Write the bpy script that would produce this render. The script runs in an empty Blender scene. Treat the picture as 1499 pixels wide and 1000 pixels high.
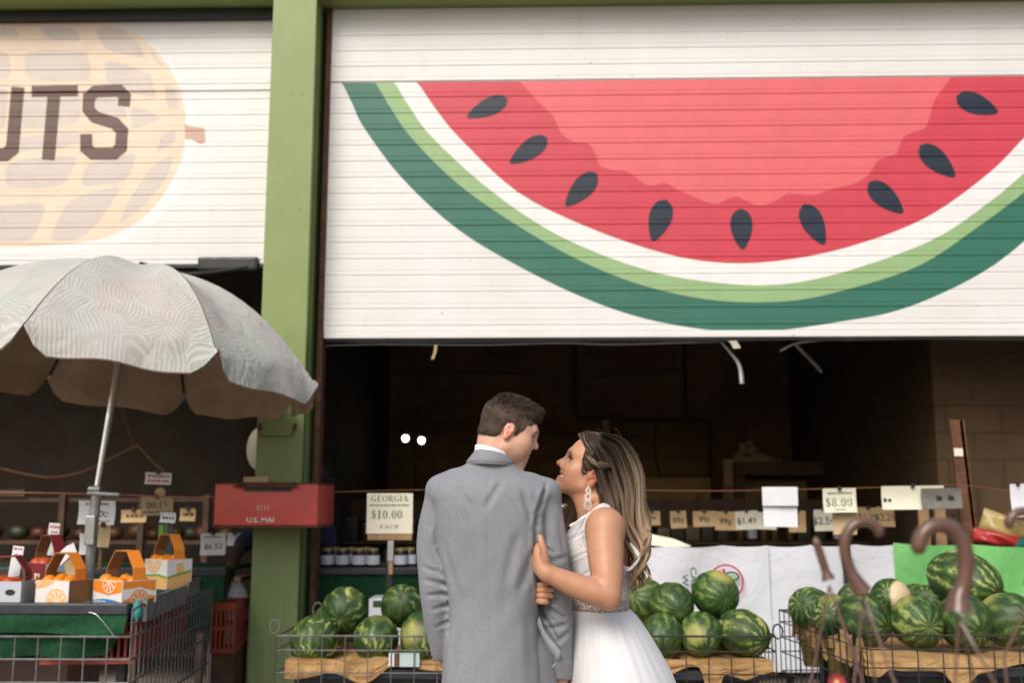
import bpy, bmesh, math, random
import numpy as np
from mathutils import Vector, Matrix, Euler

# ------------------------------------------------------------------ camera, world, sun
scene = bpy.context.scene
COL = scene.collection
R = math.radians
EYE = 1.5
PITCH, YAW, FPX = R(8.9), R(1.4), 1500.0
camd = bpy.data.cameras.new("camera"); cam = bpy.data.objects.new("camera", camd); COL.objects.link(cam)
cam.location = (0, 0, EYE); cam.rotation_euler = (R(90) + PITCH, 0, YAW)
camd.sensor_width = 36; camd.lens = FPX / 1499 * 36; camd.clip_start = 0.05; camd.clip_end = 500
camd.dof.use_dof = True; camd.dof.focus_distance = 3.2; camd.dof.aperture_fstop = 2.7
scene.camera = cam

SUN_EL, SUN_AZ = R(43), R(-22)      # azimuth: where the sun stands, from straight behind the camera towards its left
w = bpy.data.worlds.new("World"); scene.world = w; w.use_nodes = True
nt = w.node_tree; bg = nt.nodes["Background"]
sky = nt.nodes.new("ShaderNodeTexSky"); sky.sky_type = 'NISHITA'; sky.sun_disc = False
sky.sun_elevation = SUN_EL; sky.air_density = 1.2; sky.dust_density = 4.0; sky.ozone_density = 1.0
sky.sun_rotation = R(180) - SUN_AZ
nt.links.new(sky.outputs[0], bg.inputs[0]); bg.inputs[1].default_value = 0.105
sd = bpy.data.lights.new("sun", 'SUN'); sun = bpy.data.objects.new("sun", sd); COL.objects.link(sun)
sd.energy = 1.5; sd.angle = R(30); sd.color = (1.0, 0.955, 0.90)
to_sun = Vector((math.sin(SUN_AZ) * math.cos(SUN_EL), -math.cos(SUN_AZ) * math.cos(SUN_EL), math.sin(SUN_EL)))
sun.rotation_euler = to_sun.to_track_quat('Z', 'Y').to_euler(); sun.location = (0, -10, 12)
scene.view_settings.view_transform = 'Standard'; scene.view_settings.look = 'None'
scene.view_settings.exposure = 0.50; scene.view_settings.gamma = 1
scene.cycles.use_denoising = True
scene.cycles.max_bounces = 8

# ------------------------------------------------------------------ helpers
rnd = random.Random(7)
_d = Vector((-math.sin(YAW) * math.cos(PITCH), math.cos(YAW) * math.cos(PITCH), math.sin(PITCH)))
_r = Vector((math.cos(YAW), math.sin(YAW), 0)); _u = _r.cross(_d)
def P(x, y, Y):
    """the point of the place that stands at distance Y and is seen at photo pixel x, y"""
    v = _d * FPX + _r * (x - 749.5) + _u * (500 - y)
    t = Y / v.y
    return Vector((v.x * t, Y, EYE + v.z * t))

def wloc(o):
    v = Vector((0, 0, 0))
    while o is not None:
        v += o.location; o = o.parent
    return v

def tag(o, label=None, cat=None, group=None, kind=None):
    if label: o['label'] = label
    if cat: o['category'] = cat
    if group: o['group'] = group
    if kind: o['kind'] = kind
    return o

def thing(name, label, cat, loc=(0, 0, 0), group=None):
    o = bpy.data.objects.new(name, None); COL.objects.link(o); o.location = loc
    o.empty_display_size = 0.1
    return tag(o, label, cat, group)

def link_mesh(name, me, mats, parent=None):
    o = bpy.data.objects.new(name, me); COL.objects.link(o)
    for m in (mats if isinstance(mats, (list, tuple)) else [mats]): me.materials.append(m)
    if parent is not None: o.parent = parent
    return o

def copy_tree(o, parent=None):
    c = o.copy(); COL.objects.link(c)
    if parent is not None: c.parent = parent
    for ch in list(o.children): copy_tree(ch, c)
    return c

def cr(pts, n=8, closed=False):
    """Catmull-Rom through points"""
    pts = [Vector(p) for p in pts]; out = []; N = len(pts)
    rng = range(N if closed else N - 1)
    for i in rng:
        if closed: p0, p1, p2, p3 = pts[(i - 1) % N], pts[i], pts[(i + 1) % N], pts[(i + 2) % N]
        else:
            p1, p2 = pts[i], pts[i + 1]
            p0 = pts[i - 1] if i else p1 * 2 - p2
            p3 = pts[i + 2] if i + 2 < N else p2 * 2 - p1
        for k in range(n):
            t = k / n; t2 = t * t; t3 = t2 * t
            out.append(0.5 * ((2 * p1) + (p2 - p0) * t + (2 * p0 - 5 * p1 + 4 * p2 - p3) * t2 + (3 * p1 - p0 - 3 * p2 + p3) * t3))
    if not closed: out.append(pts[-1])
    return out

class MB:
    def __init__(s): s.v = []; s.f = []; s.m = []; s.mi = 0
    def add(s, vs, fs):
        b = len(s.v); s.v += [tuple(p) for p in vs]
        for f in fs: s.f.append(tuple(b + i for i in f)); s.m.append(s.mi)
        return s
    def mat(s, i): s.mi = i; return s
    def box(s, lo, hi, M=None):
        (a, b, c), (d, e, f) = lo, hi
        vs = [Vector(p) for p in ((a,b,c),(d,b,c),(d,e,c),(a,e,c),(a,b,f),(d,b,f),(d,e,f),(a,e,f))]
        if M is not None: vs = [M @ p for p in vs]
        return s.add(vs, [(3,2,1,0),(4,5,6,7),(0,1,5,4),(1,2,6,5),(2,3,7,6),(3,0,4,7)])
    def bbox(s, lo, hi, bev=0.004, M=None):
        """box with chamfered edges"""
        bm = bmesh.new(); bmesh.ops.create_cube(bm, size=1)
        lo = Vector(lo); hi = Vector(hi); c = (lo + hi) / 2; d = hi - lo
        for v in bm.verts: v.co = Vector((v.co.x * d.x, v.co.y * d.y, v.co.z * d.z)) + c
        bmesh.ops.bevel(bm, geom=list(bm.edges), offset=min(bev, min(d) * 0.4), segments=2, affect='EDGES', profile=0.6)
        bm.verts.index_update()
        vs = [v.co.copy() for v in bm.verts]
        if M is not None: vs = [M @ p for p in vs]
        s.add(vs, [tuple(v.index for v in f.verts) for f in bm.faces]); bm.free(); return s
    def tube(s, pts, r, n=6, closed=False, cap=True):
        pts = [Vector(p) for p in pts]; N = len(pts)
        rs = r if isinstance(r, (list, tuple)) else [r] * N
        t0 = (pts[1] - pts[0]).normalized()
        a = t0.orthogonal().normalized(); vs = []; fs = []
        for i, p in enumerate(pts):
            if closed: t = (pts[(i + 1) % N] - pts[i - 1])
            else: t = pts[min(i + 1, N - 1)] - pts[max(i - 1, 0)]
            if t.length < 1e-9: t = t0.copy()
            t.normalize(); a = (a - t * a.dot(t))
            if a.length < 1e-6: a = t.orthogonal()
            a.normalize(); b = t.cross(a)
            for k in range(n):
                an = 2 * math.pi * k / n
                vs.append(p + (a * math.cos(an) + b * math.sin(an)) * rs[i])
        L = N if closed else N - 1
        for i in range(L):
            j = (i + 1) % N
            for k in range(n):
                q = (k + 1) % n; fs.append((i * n + k, i * n + q, j * n + q, j * n + k))
        if cap and not closed:
            fs.append(tuple(range(n - 1, -1, -1))); fs.append(tuple((N - 1) * n + k for k in range(n)))
        return s.add(vs, fs)
    def ribbon(s, pts, wvec, thick=0.0008):
        """flat strap along pts: width vector(s) and a real thickness"""
        pts = [Vector(p) for p in pts]; N = len(pts)
        ws = wvec if isinstance(wvec, list) else [Vector(wvec)] * N
        vs = []; fs = []
        for i, p in enumerate(pts):
            t = (pts[min(i + 1, N - 1)] - pts[max(i - 1, 0)]).normalized()
            wv = ws[i]; nn = t.cross(wv).normalized() * thick / 2
            vs += [p - wv / 2 - nn, p + wv / 2 - nn, p + wv / 2 + nn, p - wv / 2 + nn]
        for i in range(N - 1):
            for k in range(4): fs.append((i*4+k, i*4+(k+1)%4, i*4+4+(k+1)%4, i*4+4+k))
        fs.append((3,2,1,0)); fs.append(tuple((N-1)*4+k for k in range(4)))
        return s.add(vs, fs)
    def lathe(s, prof, n=24, c=(0, 0, 0), axis=None):
        """prof: list of (radius, height)"""
        c = Vector(c); Q = Matrix.Identity(3) if axis is None else Vector(axis).to_track_quat('Z', 'Y').to_matrix()
        vs = []; fs = []; N = len(prof)
        for r, h in prof:
            for k in range(n):
                a = 2 * math.pi * k / n; vs.append(c + Q @ Vector((r * math.cos(a), r * math.sin(a), h)))
        for i in range(N - 1):
            for k in range(n):
                q = (k + 1) % n; fs.append((i*n+k, i*n+q, (i+1)*n+q, (i+1)*n+k))
        if prof[0][0] > 1e-6: fs.append(tuple(range(n - 1, -1, -1)))
        if prof[-1][0] > 1e-6: fs.append(tuple((N-1)*n+k for k in range(n)))
        return s.add(vs, fs)
    def ball(s, c, r, n=16, m=10, sc=(1, 1, 1)):
        c = Vector(c); vs = [c + Vector((0, 0, r * sc[2]))]; fs = []
        for i in range(1, m):
            th = math.pi * i / m
            for k in range(n):
                a = 2 * math.pi * k / n
                vs.append(c + Vector((r*sc[0]*math.sin(th)*math.cos(a), r*sc[1]*math.sin(th)*math.sin(a), r*sc[2]*math.cos(th))))
        vs.append(c - Vector((0, 0, r * sc[2]))); L = len(vs) - 1
        for k in range(n): fs.append((0, 1 + k, 1 + (k + 1) % n)); fs.append((L, L - n + (k + 1) % n, L - n + k))
        for i in range(m - 2):
            for k in range(n):
                q = (k + 1) % n; fs.append((1+i*n+k, 1+(i+1)*n+k, 1+(i+1)*n+q, 1+i*n+q))
        return s.add(vs, fs)
    def build(s, name, mats, parent=None, smooth=False, world=True):
        me = bpy.data.meshes.new(name)
        off = wloc(parent) if (parent is not None and world) else Vector((0, 0, 0))
        me.from_pydata([(p[0]-off.x, p[1]-off.y, p[2]-off.z) for p in s.v], [], s.f)
        me.polygons.foreach_set('material_index', s.m)
        if smooth:
            me.polygons.foreach_set('use_smooth', [True] * len(s.f))
            if smooth != 'all':
                try: me.set_sharp_from_angle(angle=R(40))
                except Exception: pass
        me.update()
        return link_mesh(name, me, mats, parent)

# ---- materials
class N:
    """little node builder"""
    def __init__(s, name):
        s.m = bpy.data.materials.new(name); s.m.use_nodes = True; s.t = s.m.node_tree
        s.b = s.t.nodes["Principled BSDF"]; s.co = None
    def n(s, typ, **kw):
        x = s.t.nodes.new("ShaderNode" + typ)
        for k, v in kw.items():
            if k[0] == '_': setattr(x, k[1:], v)
            else:
                i = x.inputs[int(k[1:])] if (k[0] == 'i' and k[1:].isdigit()) else x.inputs[k.replace('__', ' ')]
                s.set(i, v)
        return x
    def set(s, i, v):
        if isinstance(v, bpy.types.NodeSocket): s.t.links.new(v, i)
        elif isinstance(v, (tuple, list)) and i.type == 'RGBA': i.default_value = (*v[:3], 1)
        else: i.default_value = v
    def obj(s):
        if s.co is None: s.co = s.n("TexCoord")
        return s.co.outputs['Object']
    def mapping(s, scale=(1, 1, 1), src=None):
        return s.n("Mapping", Vector=src or s.obj(), Scale=scale).outputs[0]
    def noise(s, scale, detail=4, rough=.55, vec=None, dist=0):
        return s.n("TexNoise", Vector=vec or s.obj(), Scale=scale, Detail=detail, Roughness=rough, Distortion=dist).outputs[0]
    def math(s, op, a, b=0.5, clamp=False):
        return s.n("Math", _operation=op, _use_clamp=clamp, i0=a, i1=b).outputs[0]
    def ramp(s, fac, lo, hi, a=0.0, b=1.0):
        return s.n("MapRange", _clamp=True, i0=fac, i1=lo, i2=hi, i3=a, i4=b).outputs[0]
    def mix(s, fac, a, b):
        x = s.n("Mix", _data_type='RGBA'); s.set(x.inputs[0], fac); s.set(x.inputs[6], a); s.set(x.inputs[7], b); return x.outputs[2]
    def mul(s, col, f):
        x = s.n("Mix", _data_type='RGBA', _blend_type='MULTIPLY'); x.inputs[0].default_value = 1
        s.set(x.inputs[6], col); s.set(x.inputs[7], f); return x.outputs[2]
    def bump(s, h, strength=.3, dist=.01, nrm=None):
        x = s.n("Bump", Height=h, Strength=strength, Distance=dist)
        if nrm is not None: s.set(x.inputs['Normal'], nrm)
        s.set(s.b.inputs['Normal'], x.outputs[0]); return x.outputs[0]
    def done(s, col, rough=.6, **kw):
        s.set(s.b.inputs['Base Color'], col); s.set(s.b.inputs['Roughness'], rough)
        for k, v in kw.items(): s.set(s.b.inputs[k.replace('__', ' ')], v)
        return s.m

def basic(name, col, rough=.6, var=.25, scale=9, bump=.15, bs=60, metal=0, dirt=None, dirt_amt=.5, spec=.5):
    n = N(name)
    f = n.ramp(n.noise(scale, 5), .3, .7, 1 - var, 1 + var * .6)
    c = n.mul((*col,), n.n("CombineColor", i0=f, i1=f, i2=f).outputs[0])
    if dirt: c = n.mix(n.ramp(n.noise(scale * .45, 6, .65), .52, .68, 0, dirt_amt), c, dirt)
    if bump: n.bump(n.noise(bs, 4), bump, .004)
    return n.done(c, n.ramp(n.noise(scale * 2, 3), .3, .7, max(rough - .12, .05), min(rough + .12, 1)), Metallic=metal, **{'Specular IOR Level': spec})

# flat polygon fill into an MB by tessellation (2-D points mapped by fn)
from mathutils.geometry import tessellate_polygon
def fill(mb, pts2, fn):
    vs = [fn(p) for p in pts2]
    tris = tessellate_polygon([[Vector((p[0], p[1], 0)) for p in pts2]])
    mb.add(vs, [tuple(t) for t in tris])

# ---- lettering
_tc = {}
def text_geo(s, size=1.0):
    if s not in _tc:
        cu = bpy.data.curves.new("t", 'FONT'); cu.body = s; cu.resolution_u = 3; cu.offset = .014; cu.align_x = 'CENTER'; cu.align_y = 'CENTER'
        o = bpy.data.objects.new("t", cu); COL.objects.link(o)
        dg = bpy.context.evaluated_depsgraph_get(); me = o.evaluated_get(dg).to_mesh()
        _tc[s] = ([v.co.copy() for v in me.vertices], [tuple(p.vertices) for p in me.polygons])
        o.evaluated_get(dg).to_mesh_clear(); bpy.data.objects.remove(o); bpy.data.curves.remove(cu)
    return _tc[s]

def ring(cx, cy, rx, ry, ix, iy, a0=0, a1=360, n=28):
    out = []
    for i in range(n):
        A, B = R(a0 + (a1 - a0) * i / n), R(a0 + (a1 - a0) * (i + 1) / n)
        out.append([(cx + rx*math.cos(A), cy + ry*math.sin(A)), (cx + rx*math.cos(B), cy + ry*math.sin(B)),
                    (cx + ix*math.cos(B), cy + iy*math.sin(B)), (cx + ix*math.cos(A), cy + iy*math.sin(A))])
    return out
def rect(x0, y0, x1, y1): return [[(x0, y0), (x1, y0), (x1, y1), (x0, y1)]]
def stroke2(pts, w):
    """mitred flat stroke, widths w (list or number)"""
    n = len(pts); ws = w if isinstance(w, list) else [w] * n; L = []; Rr = []
    for i in range(n):
        p = Vector(pts[i]).to_2d(); a = Vector(pts[max(i-1, 0)]).to_2d(); b = Vector(pts[min(i+1, n-1)]).to_2d()
        d1 = (p - a).normalized() if i else (b - p).normalized(); d2 = (b - p).normalized() if i < n-1 else d1
        t = (d1 + d2).normalized(); nn = Vector((-t.y, t.x)); k = ws[i] / 2 / max(.4, nn.dot(Vector((-d1.y, d1.x))))
        L.append(p + nn * k); Rr.append(p - nn * k)
    return [[tuple(L[i]), tuple(L[i+1]), tuple(Rr[i+1]), tuple(Rr[i])] for i in range(n - 1)]
def glyph(c):
    """thick-and-thin serif letters one unit tall -> (polygons, advance)"""
    if c == '0': return ring(.3, .5, .28, .5, .12, .45), .62
    if c == 'O': return ring(.42, .5, .4, .5, .23, .45), .88
    if c == '8': return ring(.3, .74, .23, .26, .11, .215) + ring(.3, .25, .28, .26, .13, .21), .62
    if c == '9': return ring(.3, .7, .27, .3, .11, .25) + stroke2([(.5, .7), (.46, .3), (.2, .03)], [.15, .12, .06]), .62
    if c == '1': return rect(.2, .05, .38, 1) + rect(.06, 0, .52, .06) + stroke2([(.05, .82), (.22, .96)], .07), .6
    if c == '5': return rect(.1, .92, .5, 1) + rect(.1, .55, .17, .92) + ring(.26, .3, .28, .3, .12, .24, -140, 120), .62
    if c == '2': return ring(.28, .72, .26, .28, .12, .23, -20, 170) + stroke2([(.5, .62), (.06, .06)], [.13, .06]) + rect(.05, 0, .54, .1), .62
    if c == '.': return [[(.14 + .09*math.cos(R(a)), .08 + .08*math.sin(R(a))) for a in range(0, 360, 40)]], .3
    if c == '$':
        p = [(.47, .75), (.42, .9), (.28, .95), (.13, .87), (.11, .7), (.25, .56), (.4, .44), (.47, .28), (.4, .1), (.25, .05), (.1, .12), (.06, .28)]
        return stroke2(p, [.14, .07, .06, .1, .14, .17, .17, .14, .1, .06, .07, .14]) + rect(.25, -.12, .3, 1.12), .6
    if c == 'G': return ring(.42, .5, .4, .5, .23, .45, 45, 330) + rect(.6, .05, .78, .42) + rect(.52, .42, .86, .48), .92
    if c == 'C': return ring(.42, .5, .4, .5, .23, .45, 45, 320) + rect(.65, .68, .72, .95), .84
    if c == 'E': return rect(.1, 0, .28, 1) + rect(.28, 0, .66, .07) + rect(.28, .93, .64, 1) + rect(.28, .47, .5, .53) + rect(.6, .07, .66, .25) + rect(.58, .75, .64, .93) + rect(.02, 0, .1, .05) + rect(.02, .95, .1, 1), .74
    if c == 'R': return rect(.1, 0, .28, 1) + rect(.02, 0, .1, .05) + rect(.02, .95, .1, 1) + ring(.34, .74, .33, .26, .16, .2, -90, 90) + stroke2([(.42, .48), (.75, 0)], .17), .84
    if c == 'I': return rect(.1, 0, .28, 1) + rect(.02, 0, .1, .05) + rect(.28, 0, .36, .05) + rect(.02, .95, .1, 1) + rect(.28, .95, .36, 1), .44
    if c == 'A': return stroke2([(.08, 0), (.38, .98)], .07) + stroke2([(.4, 1), (.72, 0)], .17) + rect(.2, .3, .56, .36) + rect(-.02, -.0, .18, .04) + rect(.56, 0, .88, .04), .9
    if c == 'H': return rect(.1, 0, .27, 1) + rect(.53, 0, .7, 1) + rect(.27, .47, .53, .53) + rect(.02, 0, .1, .05) + rect(.7, 0, .78, .05) + rect(.02, .95, .1, 1) + rect(.7, .95, .78, 1), .86
    return [], .35
def serif(mb, s, h, fn, wide=1.0, sp=.06, cx=0.0, cy=0.0):
    """write s centred at (cx, cy), height h, fn(x, y, lift) -> 3-D"""
    tot = sum(glyph(c)[1] * wide + sp for c in s) - sp; x = -tot / 2; k = 0
    for c in s:
        g, a = glyph(c)
        for poly in g:
            k += 1; lift = .0004 + (k % 7) * .00006
            mb.add([fn(cx + (x + p[0] * wide) * h, cy + (p[1] - .5) * h, lift) for p in poly], [tuple(range(len(poly)))])
        x += a * wide + sp
def sans(mb, s, h, fn, cx=0.0, cy=0.0, wide=1.0):
    vs, fs = text_geo(s)
    mb.add([fn(cx + p.x * h * 1.35 * wide, cy + p.y * h * 1.35, .0005) for p in vs], fs)
# ------------------------------------------------------------------ materials of the place
M = {}
def _door():
    n = N("white_enamel_slats")
    g = n.noise(1.4, 6, .6); st = n.noise(3, 5, .7, vec=n.mapping((4.3, 9, .5)), dist=.6)
    c = n.mix(n.ramp(g, .35, .7), (.745, .745, .735), (.68, .675, .655))
    c = n.mix(n.ramp(st, .58, .80, 0, .32), c, (.50, .42, .32))
    sp = n.noise(21, 2, .4); c = n.mix(n.ramp(sp, .745, .76, 0, .7), c, (.25, .17, .10))
    n.bump(n.math('ADD', n.noise(2.2, 3), n.math('MULTIPLY', n.noise(9, 3), .4)), .30, .010)
    return n.done(c, .42)
M['door'] = _door()
def paint(name, col):
    n = N(name); f = n.ramp(n.noise(5, 5, .6), .3, .7, .93, 1.05)
    c = n.mul(col, n.n("CombineColor", i0=f, i1=f, i2=f).outputs[0]); return n.done(c, .45)
PT = {k: paint('mural_' + k, v) for k, v in dict(
    deep_green=(.026, .145, .100), leaf_green=(.275, .43, .20), white=(.76, .76, .75), red=(.56, .048, .075),
    pink=(.69, .128, .142), seed=(.009, .018, .034), halo=(.765, .77, .765), tan=(.76, .615, .475), beige=(.60, .525, .475), brown=(.115, .062, .050), stem=(.55, .36, .28)).items()}
def _green():
    n = N("green_painted_steel")
    z = n.n("SeparateXYZ", i0=n.obj()).outputs[2]
    g = n.noise(2.2, 6, .6); st = n.noise(4, 5, .65, vec=n.mapping((10, 10, .8)))
    c = n.mix(n.ramp(g, .3, .7), (.185, .255, .078), (.235, .295, .10))
    c = n.mix(n.math('MULTIPLY', n.ramp(st, .45, .62, 0, .75), n.ramp(z, 1.5, 1.0)), c, (.20, .33, .17))
    c = n.mix(n.ramp(n.noise(3.1, 7, .7, vec=n.mapping((5, 5, 1.2))), .60, .72, 0, .6), c, (.24, .19, .07))
    c = n.mix(n.ramp(n.noise(16, 3, .6, vec=n.mapping((1, 1, .7))), .70, .75, 0, .85), c, (.14, .06, .025))
    n.bump(n.noise(30, 4), .12, .003)
    return n.done(c, .45)
M['green'] = _green()
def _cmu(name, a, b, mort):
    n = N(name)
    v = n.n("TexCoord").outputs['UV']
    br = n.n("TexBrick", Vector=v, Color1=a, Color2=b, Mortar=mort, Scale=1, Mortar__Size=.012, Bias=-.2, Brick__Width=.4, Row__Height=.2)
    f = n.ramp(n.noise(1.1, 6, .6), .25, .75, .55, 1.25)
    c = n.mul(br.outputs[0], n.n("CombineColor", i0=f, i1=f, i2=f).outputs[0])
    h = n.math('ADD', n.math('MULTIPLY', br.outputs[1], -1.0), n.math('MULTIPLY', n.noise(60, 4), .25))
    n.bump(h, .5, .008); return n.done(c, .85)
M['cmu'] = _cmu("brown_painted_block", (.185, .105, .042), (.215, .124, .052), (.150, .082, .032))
M['cmu_side'] = _cmu('shaded_brown_block', (.075, .042, .017), (.088, .050, .021), (.060, .033, .013))  # same block, darker: shade of the right walls put into the colour
M['ground'] = basic("worn_concrete", (.27, .22, .19), .8, .2, 2.5, .2, 90, dirt=(.14, .12, .11))
M['steel_grey'] = basic("galvanised_steel", (.42, .43, .42), .42, .2, 12, .05, 90, metal=.6)
M['wire'] = basic("dull_zinc_wire", (.20, .205, .205), .45, .3, 25, .05, 90, metal=.55, dirt=(.11, .055, .03), dirt_amt=.6)
M['wire_dark'] = basic("dark_grimy_wire", (.05, .048, .045), .5, .3, 25, .05, 90, metal=.4)
M['black'] = basic("black_plastic", (.016, .017, .019), .45, .3, 12, .1, 80)
M['navy_black'] = basic("dark_slate_plastic", (.035, .040, .052), .4, .25, 10, .05, 80)
M['rust'] = basic("rusty_iron", (.13, .055, .025), .8, .5, 18, .5, 90)
M['red'] = basic("faded_red_enamel", (.60, .088, .068), .5, .18, 6, .12, 70, dirt=(.30, .07, .045), dirt_amt=.7)
M['wood'] = basic("raw_lumber", (.36, .22, .11), .75, .3, 14, .2, 120)
M['wood_dark'] = basic("dark_stained_wood", (.085, .045, .022), .7, .4, 10, .2, 100)
M['wood_grey'] = basic("weathered_grey_board", (.17, .165, .145), .85, .35, 11, .3, 90)
M['kraft'] = basic("kraft_cardboard", (.42, .255, .115), .8, .12, 9, .1, 80)
M['paper'] = basic("cream_paper", (.72, .70, .56), .7, .06, 8, .05, 80)
M['paper_white'] = basic("white_paper", (.74, .75, .79), .7, .06, 8, .05, 80)
M['paper_old'] = basic("sun_tanned_paper", (.50, .37, .21), .75, .15, 8, .08, 80)
M['ink'] = paint("black_ink", (.02, .022, .02)); M['ink_green'] = paint("green_ink", (.03, .09, .05)); M['ink_red'] = paint("red_ink", (.45, .05, .06))
M['white_paint'] = paint("white_lettering", (.78, .74, .68)); M['tan_paint'] = paint("tan_lettering", (.62, .44, .28))
M['gold_paint'] = paint("yellow_lettering", (.85, .55, .2))

# ------------------------------------------------------------------ the setting
FD, FP = 6.86, 6.60          # door plane, pillar face
mb = MB(); mb.add([(-30, -30, 0), (30, -30, 0), (30, 40, 0), (-30, 40, 0)], [(0, 1, 2, 3)])
tag(mb.build('ground', M['ground']), kind='structure')

def uvbox(o, sc=1.0):
    me = o.data; uv = me.uv_layers.new(name='UVMap')
    for p in me.polygons:
        nx, ny, nz = map(abs, p.normal)
        for li in p.loop_indices:
            c = me.vertices[me.loops[li].vertex_index].co
            uv.data[li].uv = (c.y, c.z) if nx > max(ny, nz) else ((c.x, c.z) if ny > nz else (c.x, c.y))
cx_mid = P(425, 600, 7.6).x; SIDE = 2.92; BACK = 11.9; TOP = 5.0
shop = thing('market_hall', 'brown painted block market bay behind the roll-up doors', 'building', (0, 9, 0))
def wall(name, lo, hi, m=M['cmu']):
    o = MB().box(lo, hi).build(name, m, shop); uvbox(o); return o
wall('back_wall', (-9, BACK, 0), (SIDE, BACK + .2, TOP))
M['shade_boards'] = basic('added_shade_boards', (.030, .019, .011), .9, .35, 3, .2, 30)  # near-black colour stands in for the gloom of the left bay
MB().box((cx_mid, 7.6, 0), (cx_mid + .12, BACK - .001, TOP - .001)).build('added_shade_wall', M['shade_boards'], shop)  # dividing wall added to keep light out of both bays
MB().box((-8.99, 10.6, 0), (cx_mid - .001, 10.7, TOP - .001)).build('added_shade_wall', M['shade_boards'], shop)  # dark backdrop added where the left bay is only in shade
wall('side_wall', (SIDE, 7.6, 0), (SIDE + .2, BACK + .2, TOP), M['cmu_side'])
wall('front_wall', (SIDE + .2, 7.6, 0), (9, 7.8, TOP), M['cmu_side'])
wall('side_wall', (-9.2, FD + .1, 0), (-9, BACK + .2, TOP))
MB().box((-9.2, FD + .06, TOP), (9, BACK + .2, TOP + .2)).build('ceiling', M['wood_dark'], shop)
# big girder above the doors and the parapet over it
gz = P(750, 12, FD).z
g = MB(); g.bbox((-9, FP + .02, gz + .015), (9, FD + .28, gz + .40), .01); g.box((-9, FP - .01, gz + .402), (9, FD + .3, gz + .44))
g.build('girder', M['green'], shop)
MB().box((-9, FP + .05, gz + .44), (9, FD + .4, gz + 2.2)).build('parapet', M['door'], shop)

# steel columns
def column(name, x0, x1, label):
    t = thing(name, label, 'column', ((x0 + x1) / 2, FP + .2, 0))
    c = MB(); h = gz + .014
    c.bbox((x0, FP, 0), (x1, FP + .022, h), .004); c.bbox((x0, FP + .40, 0), (x1, FP + .422, h), .004)
    xm = x1 - .012
    c.box((x0 + .01, FP + .022, 0), (x0 + .022, FP + .4, h)); c.box((xm - .012, FP + .022, 0), (xm, FP + .4, h))
    # seam beads along the side
    c.tube([(x1 - .006, FP + .13, .02), (x1 - .006, FP + .13, h)], .006)
    c.build('shaft', M['green'], t)
    MB().bbox((x0 - .06, FP - .06, 0), (x1 + .06, FP + .48, .02)).build('base_plate', M['rust'], t)
    return t
cx0, cx1 = P(381, 500, FP).x, P(448, 500, FP).x
pil = column('steel_column', cx0, cx1, 'tall green painted steel column between the two roll-up doors')
column('steel_column', cx1 + 6.3, cx1 + 6.6, 'green painted steel column at the far right end of the watermelon door')
# wire handle on the column
h = MB(); a, b = P(380, 625, FP - .012), P(431, 625, FP - .012)
for q in (a, b): h.bbox(q - Vector((.012, .0, .022)), q + Vector((.012, .024, .022)), .003)
h.tube(cr([a + Vector((0, -.008, 0)), a + Vector((.006, -.02, -.045)), a + Vector((.03, -.03, -.062)), b + Vector((-.03, -.03, -.062)), b + Vector((-.006, -.02, -.045)), b + Vector((0, -.008, 0))], 5), .0035)
h.build('wire_handle', M['rust'], pil)

# ------------------------------------------------------------------ roll-up doors with painted murals
def door_profile(z0, z1, z_sec, pitch=.117, ph=0.0):
    """(z, depth) breakpoints of a slatted door seen in section; depth is towards the room"""
    out = [(z0, 0)]; z = z0 + ph
    while z < z1 - .05:
        for dz, dp in ((0, 0), (.004, .0050), (.009, .0050), (.013, 0), (.034, 0), (.037, .0016), (.041, .0016), (.044, 0)): out.append((z + dz, dp))
        z += pitch
    out = [p for p in out if z0 <= p[0] < z1] + [(z1, 0)]
    if z_sec:
        out = [p for p in out if abs(p[0] - z_sec) > .03]; i = next(k for k, p in enumerate(out) if p[0] > z_sec)
        out[i:i] = [(z_sec - .008, 0), (z_sec - .005, .02), (z_sec + .005, .02), (z_sec + .008, 0)]
    return out
def prof_at(pr, z):
    for (a, da), (b, db) in zip(pr, pr[1:]):
        if a <= z <= b: return da + (db - da) * (z - a) / max(b - a, 1e-9)
    return 0
def clip(poly, z, keep_above):
    out = []; n = len(poly)
    for i in range(n):
        p, q = poly[i], poly[(i + 1) % n]
        ip = (p[1] >= z) == keep_above or abs(p[1] - z) < 1e-9; iq = (q[1] >= z) == keep_above or abs(q[1] - z) < 1e-9
        if ip: out.append(p)
        if ip != iq:
            t = (z - p[1]) / (q[1] - p[1]); out.append((p[0] + (q[0] - p[0]) * t, z))
    return out
def lay(mb, poly, pr, y, lift, mi):
    """a painted shape that follows the slats, `lift` proud of the door"""
    mb.mat(mi); zs = [p[0] for p in pr]; lo = min(p[1] for p in poly); hi = max(p[1] for p in poly)
    for a, b in zip(pr, pr[1:]):
        if b[0] <= lo or a[0] >= hi: continue
        c = clip(clip(poly, a[0], True), b[0], False)
        cc = [p for i, p in enumerate(c) if (Vector(p) - Vector(c[i - 1])).length > 1e-6]
        if len(cc) < 3: continue
        def f(p): return (p[0], y + a[1] + (b[1] - a[1]) * (p[1] - a[0]) / max(b[0] - a[0], 1e-9) - lift, p[1])
        try: fill(mb, cc, f)
        except Exception: pass
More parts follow.
